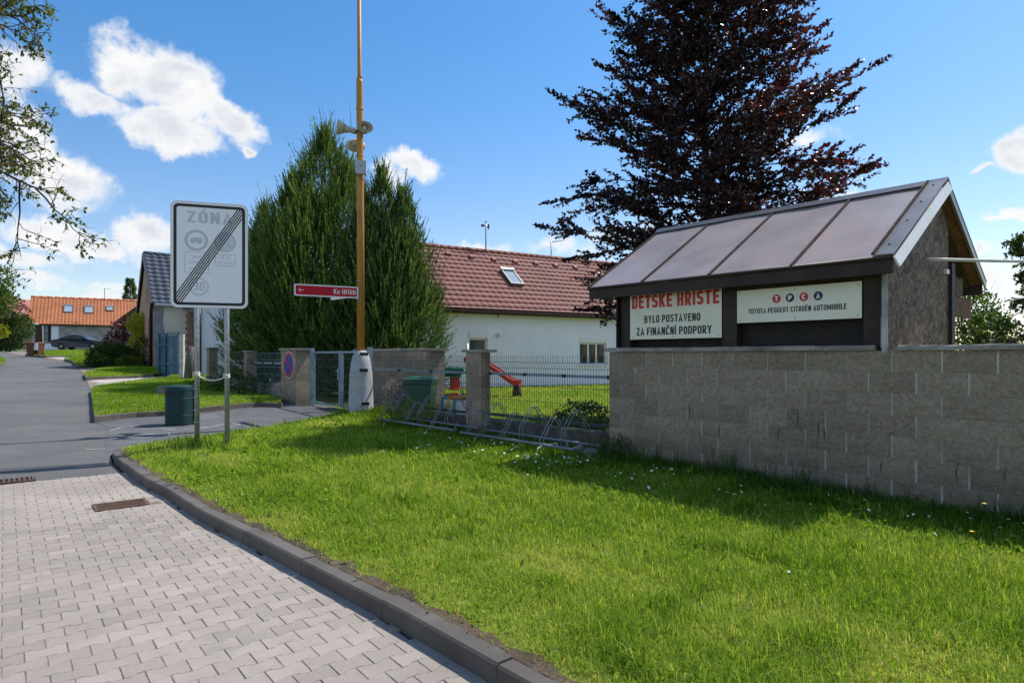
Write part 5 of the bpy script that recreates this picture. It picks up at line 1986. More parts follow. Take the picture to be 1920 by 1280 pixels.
# old low block and leaning post on the verge
q = G(309, 741, 0.1)
o = MB().box((q.x, q.y + 0.2, q.z + 0.12), (0.50, 0.4, 0.26), 0.1).build('concrete_block_seat', M['stone'], None, bevel=0.03)
tag(o, 'low weathered concrete block on the verge behind the litter bin', 'block')
q = G(352, 712, 0.1)
o = MB().tube([(q.x, q.y, q.z - 0.1), (q.x + 0.06, q.y, q.z + 0.7), (q.x + 0.16, q.y, q.z + 1.22)], [0.15, 0.14, 0.13], 10).build('wooden_post', M['oldwood'], None)
tag(o, 'thick weathered wooden post leaning beside the white house', 'post')
q = G(341, 710, 0.1)
o = MB().box((q.x, q.y, q.z + 0.8), (0.16, 0.16, 1.75), 0.1).build('gate_post', mat('whitewashed post', (0.55, 0.52, 0.5), 0.9, ns=4, amp=0.2), None, bevel=0.01)
tag(o, 'pale square post at the right end of the blue gate', 'post')


# ================================================================== SHELTER
sh = thing('wooden_shelter', 'brown wooden shelter with sheet roof standing behind the block wall', 'shelter', Wp(1.7, -1.45, 0.15))
EZ, RZ = 2.385, 3.36
NF, NB_, NR = 0.15, -3.06, -1.455
AL, AR = -0.24, 3.47
slopeF = (Wp(0, NR, RZ) - Wp(0, NF, EZ))
cuts = [AL, 0.656, 1.59, 2.527, AR]
nrmF = U.cross(slopeF).normalized()
if nrmF.z < 0:
    nrmF = -nrmF


def roof_panel(a0, a1, n0, z0, n1, z1, rng):
    mb = MB()
    kx, ky = 8, 12
    vs, fs = [], []
    for j in range(ky + 1):
        for i in range(kx + 1):
            t, s = j / ky, i / kx
            wob = 0.007 * math.sin(6 * s + rng * 3 + 2.2 * t) * math.sin(math.pi * s) + 0.005 * math.sin(9 * t + rng * 5) * math.sin(math.pi * s)
            vs.append(Wp(a0 + (a1 - a0) * s, n0 + (n1 - n0) * t, z0 + (z1 - z0) * t + wob + 0.02))
    st = kx + 1
    for j in range(ky):
        for i in range(kx):
            a = j * st + i
            fs.append((a, a + 1, a + st + 1, a + st))
    mb.add(vs, fs, True)
    low = [v + Vector((0, 0, -0.018)) for v in vs]
    nv = len(vs)
    fs2 = []
    for seq in ([i for i in range(st)], [j * st + kx for j in range(ky + 1)], [ky * st + i for i in range(kx, -1, -1)], [j * st for j in range(ky, -1, -1)]):
        for a, b in zip(seq[:-1], seq[1:]):
            fs2.append((a + nv, b + nv, b, a))
    mb.add(vs + low, fs2 + [tuple(i + nv for i in reversed(f)) for f in fs], False)
    return mb


for i, (c0, c1) in enumerate(zip(cuts[:-1], cuts[1:])):
    roof_panel(c0 + 0.002, c1 - 0.002, NF + 0.01, EZ, NR, RZ, i).build('roof_panel', M['roofsheet'], sh)
    roof_panel(c0 + 0.002, c1 - 0.002, NB_ - 0.01, EZ, NR, RZ, i + 9).build('roof_panel', M['roofsheet'], sh)
for c_ in cuts[1:-1] + [AL + 0.02]:
    for n0, z0 in ((NF + 0.012, EZ), (NB_ - 0.012, EZ)):
        p0, p1 = Wp(c_, n0, z0 + 0.03), Wp(c_, NR, RZ + 0.03)
        d_ = (p1 - p0)
        MB().box((p0 + p1) / 2, (d_.length, 0.03, 0.02), X=d_, Z=U.cross(d_) if U.cross(d_).z > 0 else -U.cross(d_)).build('batten', M['batten'], sh)
# soffit decks of particle board under the sheets
for n0 in (NF, NB_):
    p0, p1 = Wp((AL + AR) / 2, n0, EZ - 0.02), Wp((AL + AR) / 2, NR, RZ - 0.02)
    d_ = p1 - p0
    zz = U.cross(d_)
    zz = zz if zz.z > 0 else -zz
    MB().box((p0 + p1) / 2, (d_.length - 0.03, AR - AL - 0.06, 0.018), X=d_, Z=zz).build('soffit', M['osb_brown'], sh)
# ridge cap
mb = MB()
mb.prism([Wp(AL - 0.01, NR + 0.10, RZ - 0.012), Wp(AL - 0.01, NR, RZ + 0.062), Wp(AL - 0.01, NR - 0.10, RZ - 0.012), Wp(AL - 0.01, NR, RZ + 0.045)], U * (AR - AL + 0.03))
mb.build('ridge_cap', M['steeltrim'], sh)
# front and rear fascia
for n0 in (NF - 0.02, NB_ + 0.02):
    MB().box(Wp((AL + AR) / 2, n0, EZ - 0.065), (AR - AL - 0.03, 0.035, 0.135), X=U).build('fascia', M['brown'], sh, bevel=0.004)
mb = MB()
mb.tube([Wp(AL, NF + 0.012, EZ + 0.012), Wp(AR - 0.0, NF + 0.012, EZ + 0.012)], 0.017, 8)
mb.build('drip_edge', M['gutter'], sh)
# verge trims at the right gable: white board with two grey sheet strips
for n0, last in ((NF + 0.03, True), (NB_ - 0.02, False)):
    p0, p1 = Wp(AR, n0, EZ), Wp(AR, NR, RZ)
    d_ = p1 - p0
    zz = U.cross(d_)
    zz = zz if zz.z > 0 else -zz
    zz = zz.normalized()
    mid_ = (p0 + p1) / 2
    if last:
        MB().box(mid_ + U * 0.024 - zz * 0.040, (d_.length + 0.02, 0.016, 0.10), X=d_, Z=(zz + U * -0.30)).build('rake_board', M['trim'], sh)
        MB().box(mid_ - U * 0.075 + zz * 0.038, (d_.length, 0.16, 0.012), X=d_, Z=zz).build('rake_flashing', M['steeltrim'], sh)
        MB().box(mid_ - U * 0.165 + zz * 0.056, (d_.length, 0.02, 0.022), X=d_, Z=zz).build('rake_rib', M['batten'], sh)
        for t in (0.12, 0.42, 0.68, 0.93):
            MB().lathe(p0.lerp(p1, t) - U * 0.085 + zz * 0.044, [(0.011, 0), (0.011, 0.006), (0.0, 0.009)], 8, zz).build('screw', M['black'], sh)
    else:
        MB().box(mid_ + U * 0.012 - zz * 0.03, (d_.length, 0.016, 0.07), X=d_, Z=zz).build('rake_board', M['steeltrim'], sh)
        MB().box(mid_ - U * 0.03 + zz * 0.036, (d_.length, 0.10, 0.012), X=d_, Z=zz).build('rake_flashing', M['steeltrim'], sh)
        MB().box(mid_ - U * 0.16 - zz * 0.07, (d_.length - 0.2, 0.05, 0.09), X=d_, Z=zz).build('rafter', M['brown'], sh)
# posts and front frame
FZ0 = 1.56
for a, w_ in ((0.235, 0.15), (1.725, 0.175), (3.22, 0.17)):
    MB().box(Wp(a, -0.10, (FZ0 + 2.36) / 2), (w_, 0.10, 2.36 - FZ0), X=U).build('post', M['brown'], sh, bevel=0.005)
MB().box(Wp(3.315, -0.055, 1.72), (0.05, 0.02, 0.30), X=U).build('weathered_strip', mat('bleached strip', (0.35, 0.34, 0.33), 0.9, ns=9, amp=0.4, stretch=(1, 1, 0.2)), sh)
MB().box(Wp(1.75, -0.175, 1.95), (3.2, 0.02, 0.86), X=U).build('back_board', M['brown_board'], sh)
MB().box(Wp(1.75, -0.075, 2.30), (3.2, 0.04, 0.14), X=U).build('beam', M['brown'], sh)
# right end wall of particle board, following the roof slope
sp = MB()
a_ = 3.35
pts2 = [(-0.0, 1.52), (-1.92, 1.52), (-1.92, RZ - 0.06 - (1.92 - 1.455) * (RZ - EZ) / 1.605), (NR, RZ - 0.06), (-0.0, EZ - 0.06 + 0.15 * (RZ - EZ) / 1.605)]
pts2 = [(-0.0, 1.40), (-1.92, 1.40)] + pts2[2:]
sp.prism([Wp(a_, n, z) for n, z in pts2], U * 0.022)
sp.build('end_wall', M['osb'], sh)
MB().box(Wp(3.345, 0.006, 1.93), (0.05, 0.03, 0.82), X=U).build('corner_strip', mat('chipped white strip', (0.34, 0.32, 0.31), 0.8, ns=9, amp=0.5, stretch=(1, 1, 0.4)), sh)
MB().box(Wp(3.36, -1.98, 1.85), (0.1, 0.12, 1.4), X=U).build('post', M['black'], sh)
MB().box(Wp(3.34, -2.05, 1.72), (0.02, 0.03, 1.1), X=U).build('edge_strip', M['trim'], sh)
MB().box(Wp(3.33, -2.5, 2.08), (0.06, 0.9, 0.24), X=U).build('tie_beam', M['osb_brown'], sh)
MB().box(Wp(3.30, -2.35, 2.33), (0.05, 0.75, 0.22), X=U).build('tie_board', M['osb'], sh)
for a in (0.2, 1.75):
    MB().box(Wp(a, -2.0, 1.2), (0.1, 0.1, 2.6), X=U).build('post', M['brown'], sh)
# left end
mb = MB()
mb.prism([Wp(0.12, n, z) for n, z in pts2], U * 0.02)
mb.build('end_wall', M['brown_board'], sh)
# small lamp under the gable
lm = MB()
lm.box(Wp(3.43, -1.62, 2.42), (0.03, 0.10, 0.05), X=U)
lm.build('lamp', M['cable'], sh)

# the two boards
bf = Frame(Wp(0.322, -0.04, 1.705), U, NN)
b1 = thing('sign_board', 'cream board with red heading on the left of the shelter', 'sign board', Wp(0.97, -0.05, 1.7))
bf.rect(0, 0, 1.309, 0.665, -0.008, 0.0).build('board', M['board_white'], b1)
lettering(bf, 'DĚTSKÉ HŘIŠTĚ', 0.03, 0.395, 1.28, 0.56, 0.0018, M['letter_red'], b1, 0.185)
lettering(bf, 'BYLO POSTAVENO', 0.225, 0.205, 1.035, 0.30, 0.0018, M['letter_black'], b1, 0.165)
lettering(bf, 'ZA FINANČNÍ PODPORY', 0.105, 0.05, 1.185, 0.148, 0.0018, M['letter_black'], b1, 0.165)
b2 = thing('sign_board', 'cream board with four coloured letter discs on the right of the shelter', 'sign board', Wp(2.47, -0.05, 1.86))
b2f = Frame(Wp(1.823, -0.04, 1.862), U, NN)
b2f.rect(0, 0, 1.302, 0.36, -0.008, 0.0).build('board', M['board_white'], b2)
for i, (ch, mm) in enumerate((('T', 'letter_red'), ('P', 'letter_blue'), ('C', 'letter_red'), ('A', 'letter_blue'))):
    cx = 0.455 + i * 0.145
    b2f.poly(circ(cx, 0.245, 0.046, 28), 0, 0.0012).build('disc', M[mm], b2)
    lettering(b2f, ch, cx - 0.020, 0.219, cx + 0.020, 0.271, 0.0022, M['letter_white'], b2, 0.19)
    if i < 3:
        b2f.rect(cx + 0.0705, 0.20, cx + 0.0745, 0.29, 0, 0.001).build('divider', M['letter_grey'], b2)
lettering(b2f, 'TOYOTA PEUGEOT CITROËN AUTOMOBILE', 0.135, 0.095, 1.165, 0.152, 0.0018, M['letter_black'], b2, 0.16)
for f_, bb, w_, h_ in ((bf, b1, 1.309, 0.665), (b2f, b2, 1.302, 0.36)):
    for x in (0.035, w_ / 2, w_ - 0.035):
        for y_ in (0.03, h_ - 0.03):
            f_.poly(circ(x, y_, 0.006, 8), 0, 0.003).build('screw', M['horn_dark'], bb)
# conduit leaving the gable to the right
pA, pB = Wp(3.40, -1.0, 2.50), Vector((9.5, 6.9, 2.62))
pts = []
for i in range(21):
    t = i / 20
    q = pA.lerp(pB, t)
    pts.append((q.x, q.y, q.z - 0.42 * t * (1 - t) * 0.55))
o = MB().tube(pts, 0.017, 10).build('conduit', M['cable'], None)
tag(o, 'pale grey conduit running from the shelter gable to the right', 'conduit')
q = MB().tube([Wp(1.02, -0.005, 1.595), Wp(1.025, -0.005, 1.65)], [0.006, 0.009], 6)


# ================================================================== HOUSES
def tile_roof(E0, along, up, L, S, tw, rh, lift=0.028, amp=0.03, seg=4):
    """interlocking tiles as one relief: E0 eave corner, along the eave, up the slope"""
    E0, A, Uv = np.array(E0), np.array(Vector(along).normalized()), np.array(Vector(up).normalized())
    N = np.cross(A, Uv)
    if N[2] < 0:
        N = -N
    nx, ny = max(1, round(L / tw)), max(1, round(S / rh))
    xs = np.linspace(0, nx, nx * seg + 1)
    prof = amp * (0.5 + 0.5 * np.sin(2 * np.pi * xs)) ** 0.8
    V, F = [], []
    m = len(xs)
    for j in range(ny):
        for (t, e) in ((j / ny, lift), ((j + 1.06) / ny, 0.0)):
            p = E0 + np.outer(xs / nx * L, A) + Uv * S * min(t, 1.0) + np.outer(prof + e, N)
            V.append(p)
        # drop face of the row
        p = E0 + np.outer(xs / nx * L, A) + Uv * S * (j / ny) + np.outer(prof * 0 + (-0.02), N)
        V.append(p)
        b = j * 3 * m
        i = np.arange(m - 1)
        F.append(np.stack([b + i, b + i + 1, b + m + i + 1, b + m + i], 1))
        F.append(np.stack([b + 2 * m + i, b + 2 * m + i + 1, b + i + 1, b + i], 1))
    return np.concatenate(V), np.concatenate(F)


def add_tiles(parent, E0, along, up, L, S, m, tw=0.3, rh=0.34, name='roof_tile', **k):
    V, F = tile_roof(E0, along, up, L, S, tw, rh, **k)
    return mesh_obj(name, np_mesh(name, V, F, m), parent, 'stuff')


def window(parent, f, x0, y0, x1, y1, panes=1, depth=0.12, glass='glass', sill=True, curtain=None, frame_m='pvc', shutter=0.0):
    """frame, panes, sill set in a face frame f (d measured outwards)"""
    fw_ = 0.07
    mb = MB()
    f.ring([(x0, y0), (x1, y0), (x1, y1 - shutter), (x0, y1 - shutter)], [(x0 + fw_, y0 + fw_), (x1 - fw_, y0 + fw_), (x1 - fw_, y1 - shutter - fw_), (x0 + fw_, y1 - shutter - fw_)], -depth, -depth * 0.45, mb)
    wi = mb.build('window', M[frame_m], parent)
    pw = (x1 - x0 - 2 * fw_) / panes
    for i in range(panes):
        xa, xb = x0 + fw_ + pw * i, x0 + fw_ + pw * (i + 1)
        f.rect(xa, y0 + fw_, xb, y1 - shutter - fw_, -depth * 0.7, -depth * 0.6).build('pane', M[glass], wi)
        if i:
            f.rect(xa - 0.045, y0 + fw_, xa + 0.045, y1 - shutter - fw_, -depth * 0.6 + 0.001, -depth * 0.42).build('mullion', M[frame_m], wi)
        if curtain:
            f.rect(xa + pw * 0.08, y0 + fw_ + 0.01, xa + pw * 0.42, y1 - shutter - fw_, -depth * 0.6 + 0.002, -depth * 0.6 + 0.008).build('curtain', M[curtain], wi)
    if shutter:
        f.rect(x0, y1 - shutter, x1, y1, -0.02, 0.03).build('shutter_box', M[frame_m], wi)
    if sill:
        f.rect(x0 - 0.05, y0 - 0.05, x1 + 0.05, y0, -0.02, 0.07).build('sill', M[frame_m], wi)
    return wi


def cut(ob, boxes):
    """cut real openings into a wall: boxes are (frame, x0, y0, x1, y1, depth)"""
    tmp = []
    for f, x0, y0, x1, y1, dp in boxes:
        c_ = f.rect(x0, y0, x1, y1, -dp, 0.2).build('tmp_cut', M['black'], None)
        bm_ = bmesh.new()
        bm_.from_mesh(c_.data)
        bmesh.ops.recalc_face_normals(bm_, faces=bm_.faces)
        bm_.to_mesh(c_.data)
        bm_.free()
        md = ob.modifiers.new('cut', 'BOOLEAN')
        md.operation = 'DIFFERENCE'
        md.solver = 'EXACT'
        md.object = c_
        tmp.append(c_)
    bm_ = bmesh.new()
    bm_.from_mesh(ob.data)
    bmesh.ops.recalc_face_normals(bm_, faces=bm_.faces)
    bm_.to_mesh(ob.data)
    bm_.free()
    dg_ = bpy.context.evaluated_depsgraph_get()
    me_ = bpy.data.meshes.new_from_object(ob.evaluated_get(dg_))
    ob.modifiers.clear()
    ob.data = me_
    for c_ in tmp:
        bpy.data.objects.remove(c_)


def skylight(parent, P, along, up, w_, h_, name='skylight'):
    A, Uv = Vector(along).normalized(), Vector(up).normalized()
    N = A.cross(Uv)
    if N.z < 0:
        N = -N
    f = Frame(P, A, N, Uv)
    mb = MB()
    f.ring([(0, 0), (w_, 0), (w_, h_), (0, h_)], [(0.07, 0.07), (w_ - 0.07, 0.07), (w_ - 0.07, h_ - 0.07), (0.07, h_ - 0.07)], 0.0, 0.15, mb)
    sk = mb.build(name, M['steeltrim'], parent)
    f.rect(0.05, 0.05, w_ - 0.05, h_ - 0.05, 0.09, 0.12).build('pane', M['glass_sky'], sk)
    f.rect(-0.01, h_ - 0.10, w_ + 0.01, h_ + 0.03, 0.151, 0.20).build('shade_box', M['alu'], sk)
    return sk


def gable_box(name, m, parent, C0, along, back, L, D, z0, z1, zr_):
    """house walls: box with two gables whose ridge runs along the length"""
    C0, A, B = Vector(C0), Vector(along), Vector(back)
    mb = MB()
    prof = [(0, z0), (D, z0), (D, z1), (D / 2, zr_), (0, z1)]
    pts = [C0 + B * d + Vector((0, 0, z)) for d, z in prof]
    mb.prism(pts, A * L)
    return mb.build(name, m, parent)


# --- white house with red brown roof
hA = Vector((-3.17, 23.35, 0))
hd = Vector((0.852, 0.524, 0)).normalized()
hb = Vector((-0.524, 0.852, 0)).normalized()
hs_t = thing('white_house', 'long white house with red brown tiled roof behind the playground', 'house', hA + hd * 8)
a_l, Lh = -1.3, 21.0
Dh = 7.0
C0 = hA + hd * a_l
ez, rz = 3.40, 1.5 + 4.67
gable_box('wall', M['white_paint'], hs_t, C0, hd, hb, Lh, Dh, -0.3, ez - 0.02, rz - 0.12)
slope = hb * 3.5 + Vector((0, 0, rz - ez))
sl_u = slope.normalized()
ov = 0.42
E0 = C0 - hd * 0.2 - sl_u * ov + Vector((0, 0, ez + 0.03))
RL, RS = Lh + 0.4, slope.length + ov
add_tiles(hs_t, E0, hd, sl_u, RL, RS, M['tile_red'], 0.30, 0.345)
slope_b = -hb * 3.5 + Vector((0, 0, rz - ez))
add_tiles(hs_t, C0 - hd * 0.2 + hb * Dh - slope_b.normalized() * ov + Vector((0, 0, ez + 0.03)), hd, slope_b.normalized(), RL, RS, M['tile_red'], 0.30, 0.345)
rp0 = C0 - hd * 0.2 + hb * 3.5 + Vector((0, 0, rz + 0.05))
for i in range(int(RL / 0.36)):
    MB().tube([rp0 + hd * (0.36 * i), rp0 + hd * (0.36 * i + 0.39) + Vector((0, 0, 0.015))], [0.10, 0.115], 10).build('ridge_tile', M['tile_red'], hs_t)
# gutter and eave board
g0 = E0 + sl_u * 0.03 + Vector((0, 0, -0.04))
MB().tube([g0 - hd * 0.05, g0 + hd * RL], 0.065, 10).build('gutter', M['gutter'], hs_t)
MB().box(C0 + hd * Lh / 2 - hb * 0.19 + Vector((0, 0, ez - 0.12)), (Lh, 0.36, 0.05), X=hd).build('soffit', M['brown'], hs_t)
MB().box(C0 + hd * Lh / 2 - hb * 0.03 + Vector((0, 0, ez - 0.20)), (Lh, 0.06, 0.10), X=hd).build('cornice', mat('cream cornice', (0.6, 0.56, 0.42), 0.8), hs_t)
hf = Frame(hA, hd, -hb)
hw = [o_ for o_ in hs_t.children if o_.name.startswith('wall')][0]
cut(hw, [(hf, 1.766, 1.22, 2.59, 2.41, 0.20), (hf, 7.14, 1.10, 8.63, 2.25, 0.20), (hf, 12.5, 1.10, 13.9, 2.25, 0.20)])
window(hs_t, hf, 1.766, 1.22, 2.59, 2.41, 1, 0.17, shutter=0.24, curtain='curtain')
window(hs_t, hf, 7.14, 1.10, 8.63, 2.25, 3, 0.17, shutter=0.20, curtain='curtain')
window(hs_t, hf, 12.5, 1.10, 13.9, 2.25, 2, 0.17, shutter=0.20, curtain='curtain')
hf.poly(circ(3.05, 2.28, 0.09, 16), -0.01, 0.03).build('vent_cap', M['box_grey'], hs_t)
hf.poly(circ(0.40, 2.78, 0.055, 12), -0.01, 0.03).build('vent_cap', M['horn_dark'], hs_t)
hf.rect(3.05, 3.0, 3.09, 3.18, -0.01, 0.02).build('hook', M['gutter'], hs_t)
# skylight and ventilation tiles, set on the slope
nsl = hd.cross(sl_u)
nsl = nsl if nsl.z > 0 else -nsl
sP = C0 + hd * (5.05 - a_l) + sl_u * 1.62
# find the skylight's place: roof point whose image is the lower left corner of the one in the photograph


def on_roof(px, py, O, A, Uv):
    d = Vector(((px - 960) / FPX, 1, (666 - py) / FPX))
    N = A.cross(Uv)
    t = N.dot(Vector(O) - Vector((0, 0, 1.5))) / N.dot(d)
    return Vector((0, 0, 1.5)) + d * t


Osl = E0 + nsl * 0.03
sP = on_roof(957, 536, Osl, hd, sl_u)
skylight(hs_t, sP, hd, sl_u, 0.66, 1.18)
for px, py in ((841, 479), (885, 485), (927, 490), (967, 494), (1006, 497), (1043, 501), (1080, 505)):
    q = on_roof(px, py, Osl, hd, sl_u)
    mb = MB()
    mb.prism([q - hd * 0.11, q + hd * 0.11, q + hd * 0.08 + sl_u * 0.22, q - hd * 0.08 + sl_u * 0.22], nsl * 0.10)
    mb.build('vent_tile', M['tile_red'], hs_t)

# masts on the ridge
q = on_roof(911, 474, Osl, hd, sl_u)
ma = thing('weather_mast', 'thin mast with small instruments on the red brown roof ridge', 'mast', q)
k_ = q.y / FPX
MB().tube([q, q + Vector((0, 0, 58 * k_))], 0.03, 8).build('mast', M['galv_dull'], ma)
tp = q + Vector((0, 0, 46 * k_))
MB().tube([tp + Vector((-6 * k_, 0, 5 * k_)), tp + Vector((0, 0, 4 * k_)), tp + Vector((5 * k_, 0, 0))], 0.022, 6).build('arm', M['galv_dull'], ma)
MB().box(tp + Vector((-6 * k_, 0, 5 * k_)), (0.14, 0.1, 0.09)).build('instrument', M['horn_dark'], ma)
MB().box(tp + Vector((5 * k_, 0, 3 * k_)), (0.07, 0.07, 0.22)).build('instrument', M['horn_dark'], ma)
MB().tube([tp + Vector((-2 * k_, 0, 10 * k_)), tp + Vector((1 * k_, 0, 14 * k_)), tp + Vector((3 * k_, 0, 11 * k_))], 0.02, 6).build('arm', M['galv_dull'], ma)
q = on_roof(1036, 487, Osl, hd, sl_u) + Vector((0, 1.0, 0))
ma = thing('aerial_mast', 'bent thin aerial mast with long arm on the roof ridge', 'aerial', q)
k_ = q.y / FPX
MB().tube([q - Vector((0, 0, 0.6)), q + Vector((0, 0, 40 * k_))], 0.028, 8).build('mast', M['galv_dull'], ma)
MB().tube([q + Vector((-2 * k_, 0, 38 * k_)), q + Vector((28 * k_, 0, 43 * k_))], 0.02, 6).build('arm', M['galv_dull'], ma)
q = on_roof(1111, 494, Osl, hd, sl_u) + Vector((0, 0.6, 0))
ma = thing('roof_aerial', 'small branching aerial at the far end of the red brown roof', 'aerial', q)
k_ = q.y / FPX
MB().tube([q - Vector((0, 0, 0.4)), q + Vector((0, 0, 16 * k_))], 0.025, 6).build('mast', M['galv_dull'], ma)
for dx in (-8, 0, 8):
    MB().tube([q + Vector((dx * k_, 0, 3 * k_)), q + Vector((dx * k_, 0, 13 * k_))], 0.018, 6).build('element', M['galv_dull'], ma)
MB().tube([q + Vector((-8 * k_, 0, 8 * k_)), q + Vector((8 * k_, 0, 8 * k_))], 0.018, 6).build('arm', M['galv_dull'], ma)

# --- white house behind the zone sign
kB = Vector((-13.4, 27.1, 0))
bd_, bb_ = Vector((0.85, 0.527, 0)).normalized(), Vector((-0.527, 0.85, 0)).normalized()
hb2 = thing('white_cottage', 'white cottage partly hidden behind the zone sign and juniper', 'house', kB)
mb = MB()
Ld, Wd_ = 5.0, 6.0
prof = [(0, 0.0), (Wd_, 0.0), (Wd_, 3.9), (Wd_ / 2, 6.4), (0, 3.9)]
mb.prism([kB + bb_ * d + Vector((0, 0, z)) for d, z in prof], bd_ * Ld)
mb.build('wall', M['white_paint'], hb2)
for sgn in (0, 1):
    s0 = kB + bb_ * (Wd_ * sgn) + Vector((0, 0, 3.9))
    upv = (bb_ * (Wd_ / 2) * (1 if not sgn else -1) + Vector((0, 0, 2.5)))
    add_tiles(hb2, s0 - bd_ * 0.15 - upv.normalized() * 0.1 + Vector((0, 0, 0.05)), bd_, upv.normalized(), Ld + 0.3, upv.length + 0.1, M['tile_red'], 0.3, 0.34)
sf = Frame(kB + bb_ * Wd_, -bb_, -bd_)
sf.rect(0.0, 0.0, Wd_ - 0.02, 2.55, 0.0, 0.03).build('side_panel', M['greyrender'], hb2)
sf.rect(4.0, 0.5, 4.9, 3.4, 0.031, 0.06).build('white_frame', M['pvc'], hb2)
sf.rect(4.15, 1.5, 4.75, 3.2, 0.061, 0.075).build('shutter', M['box_grey'], hb2)
MB().tube([kB - bd_ * 0.06 - bb_ * 0.06 + Vector((0, 0, 0.3)), kB - bd_ * 0.06 - bb_ * 0.06 + Vector((0, 0, 3.9))], 0.075, 10).build('downpipe', M['pipe_dark'], hb2)
MB().box(kB - bd_ * 0.35 + bb_ * 1.0 + Vector((0, 0, 3.85)), (0.5, 2.2, 0.3), X=bd_).build('eave_board', M['gutter'], hb2)

# --- terracotta gabled house with slate blue roof
kC = Vector((-17.8, 31.3, 0))
gdir = Vector((-0.587, 0.81, 0)).normalized()       # along the gable, away from us
wdir = Vector((0.70, 0.714, 0)).normalized()        # along the cream side wall
ht = thing('terracotta_house', 'narrow terracotta gabled house with glossy slate blue roof', 'house', kC + Vector((0, 0, 0.7)))
mb = MB()
Wg, Lg = 6.3, 7.0
prof = [(0, 0.2), (Wg, 0.2), (Wg, 4.2), (Wg / 2, 6.9), (0, 4.2)]
mb.prism([kC + gdir * d + Vector((0, 0, z)) for d, z in prof], wdir * Lg)
mb.build('wall', M['cream'], ht)
gnorm = Vector((-gdir.y, gdir.x, 0))
if gnorm.dot(Vector((-1, -0.5, 0))) < 0:
    gnorm = -gnorm
gf = Frame(kC + gdir * Wg, -gdir, gnorm)
gf.poly([(0, 0.9), (Wg, 0.9), (Wg, 4.2), (Wg / 2, 6.88), (0, 4.2)], 0.002, 0.05).build('gable_render', M['terracotta'], ht)
gf.rect(0, 0.2, Wg, 0.898, 0.002, 0.06).build('plinth', M['stone'], ht)
WG = [(gf, 4.2, 1.9, 5.3, 3.4, 0.22), (gf, 3.6, 4.3, 4.6, 5.6, 0.22), (gf, 1.0, 1.9, 2.1, 3.4, 0.22)]
for o_ in list(ht.children):
    if o_.name.startswith(('wall', 'gable_render')):
        cut(o_, WG)
window(ht, gf, 4.2, 1.9, 5.3, 3.4, 1, 0.1, frame_m='terracotta')
window(ht, gf, 3.6, 4.3, 4.6, 5.6, 1, 0.1, frame_m='terracotta')
window(ht, gf, 1.0, 1.9, 2.1, 3.4, 1, 0.1, frame_m='terracotta')
upR = (gdir * (Wg / 2) + Vector((0, 0, 2.7)))
add_tiles(ht, kC - wdir * 0.15 - upR.normalized() * 0.35 + Vector((0, 0, 4.27)), wdir, upR.normalized(), Lg, upR.length + 0.35, M['tile_black'], 0.36, 0.36, amp=0.045)
upL = (-gdir * (Wg / 2) + Vector((0, 0, 2.7)))
add_tiles(ht, kC + gdir * Wg - wdir * 0.15 - upL.normalized() * 0.35 + Vector((0, 0, 4.27)), wdir, upL.normalized(), Lg, upL.length + 0.35, M['tile_black'], 0.36, 0.36, amp=0.045)
for up_, d0 in ((upR, 0.0), (upL, Wg)):
    p0 = kC + gdir * d0 - wdir * 0.17 + Vector((0, 0, 4.22)) - up_.normalized() * 0.35
    p1 = p0 + up_.normalized() * (up_.length + 0.35)
    MB().box((p0 + p1) / 2, ((p1 - p0).length, 0.06, 0.22), X=p1 - p0, Z=wdir.cross(p1 - p0) if wdir.cross(p1 - p0).z > 0 else -wdir.cross(p1 - p0)).build('verge_board', M['pipe_dark'], ht)
rd0 = kC + gdir * Wg / 2 - wdir * 0.15 + Vector((0, 0, 6.98))
for i in range(18):
    MB().tube([rd0 + wdir * 0.4 * i, rd0 + wdir * (0.4 * i + 0.44) + Vector((0, 0, 0.02))], [0.10, 0.12], 8).build('ridge_tile', M['tile_black'], ht)
MB().tube([kC - gdir * 0.28 + Vector((0, 0, 4.02)), kC - gdir * 0.28 + wdir * 6 + Vector((0, 0, 4.02))], 0.07, 8).build('gutter', M['alu'], ht)
for d0 in (0.10, Wg - 0.1):
    b0 = kC + gdir * d0 + gnorm * 0.13
    MB().tube([b0 + Vector((0, 0, 0.4)), b0 + Vector((0, 0, 3.7)), b0 + Vector((0, 0, 4.0)) - gnorm * 0.0 - gdir * (0.3 if d0 < 1 else -0.3)], 0.075, 10).build('downpipe', M['pipe_dark'], ht)
# rough grey patch where the cream render has come off the corner
cfz = Frame(kC, wdir, Vector((wdir.y, -wdir.x, 0)))
cfz.poly([(0, 0.3), (0.55, 0.3), (0.5, 1.2), (0.42, 2.0), (0.5, 2.6), (0.40, 3.2), (0.46, 3.9), (0.0, 3.9)], 0.0, 0.006).build('bare_patch', M['greyrender'], ht)

# brick pier and blue gate between the two houses
q = G(343, 706, 0)
qb_ = Vector((q.x - 0.35, q.y + 1.6, 0.5))
bpier = thing('brick_pier', 'rough brick pier with brown eave board between the two houses', 'pier', qb_)
zc = 0.5
i = 0
while zc < 3.45:
    for k in range(2):
        w_ = 0.29
        MB().box(qb_ + Vector((-0.15 + k * 0.30 + (0.07 if i % 2 else 0), 0, zc + 0.07 - 0.5)), (w_, 0.35, 0.135), 0.1).build('brick', M['brick'], bpier)
    zc += 0.15
    i += 1
MB().box(qb_ + Vector((0, 0, 3.15)), (0.75, 0.7, 0.22), 0.1).build('eave_board', M['gutter'], bpier)
ga0, ga1 = G(300, 705), G(338, 709)
gd_ = (ga1 - ga0)
gd_.z = 0
GL = gd_.length
gx_ = gd_.normalized()
bg_ = thing('blue_gate', 'faded blue picket gate beside the terracotta house', 'gate', ga0)
z0 = min(ga0.z, ga1.z) + 0.03
npk = 12
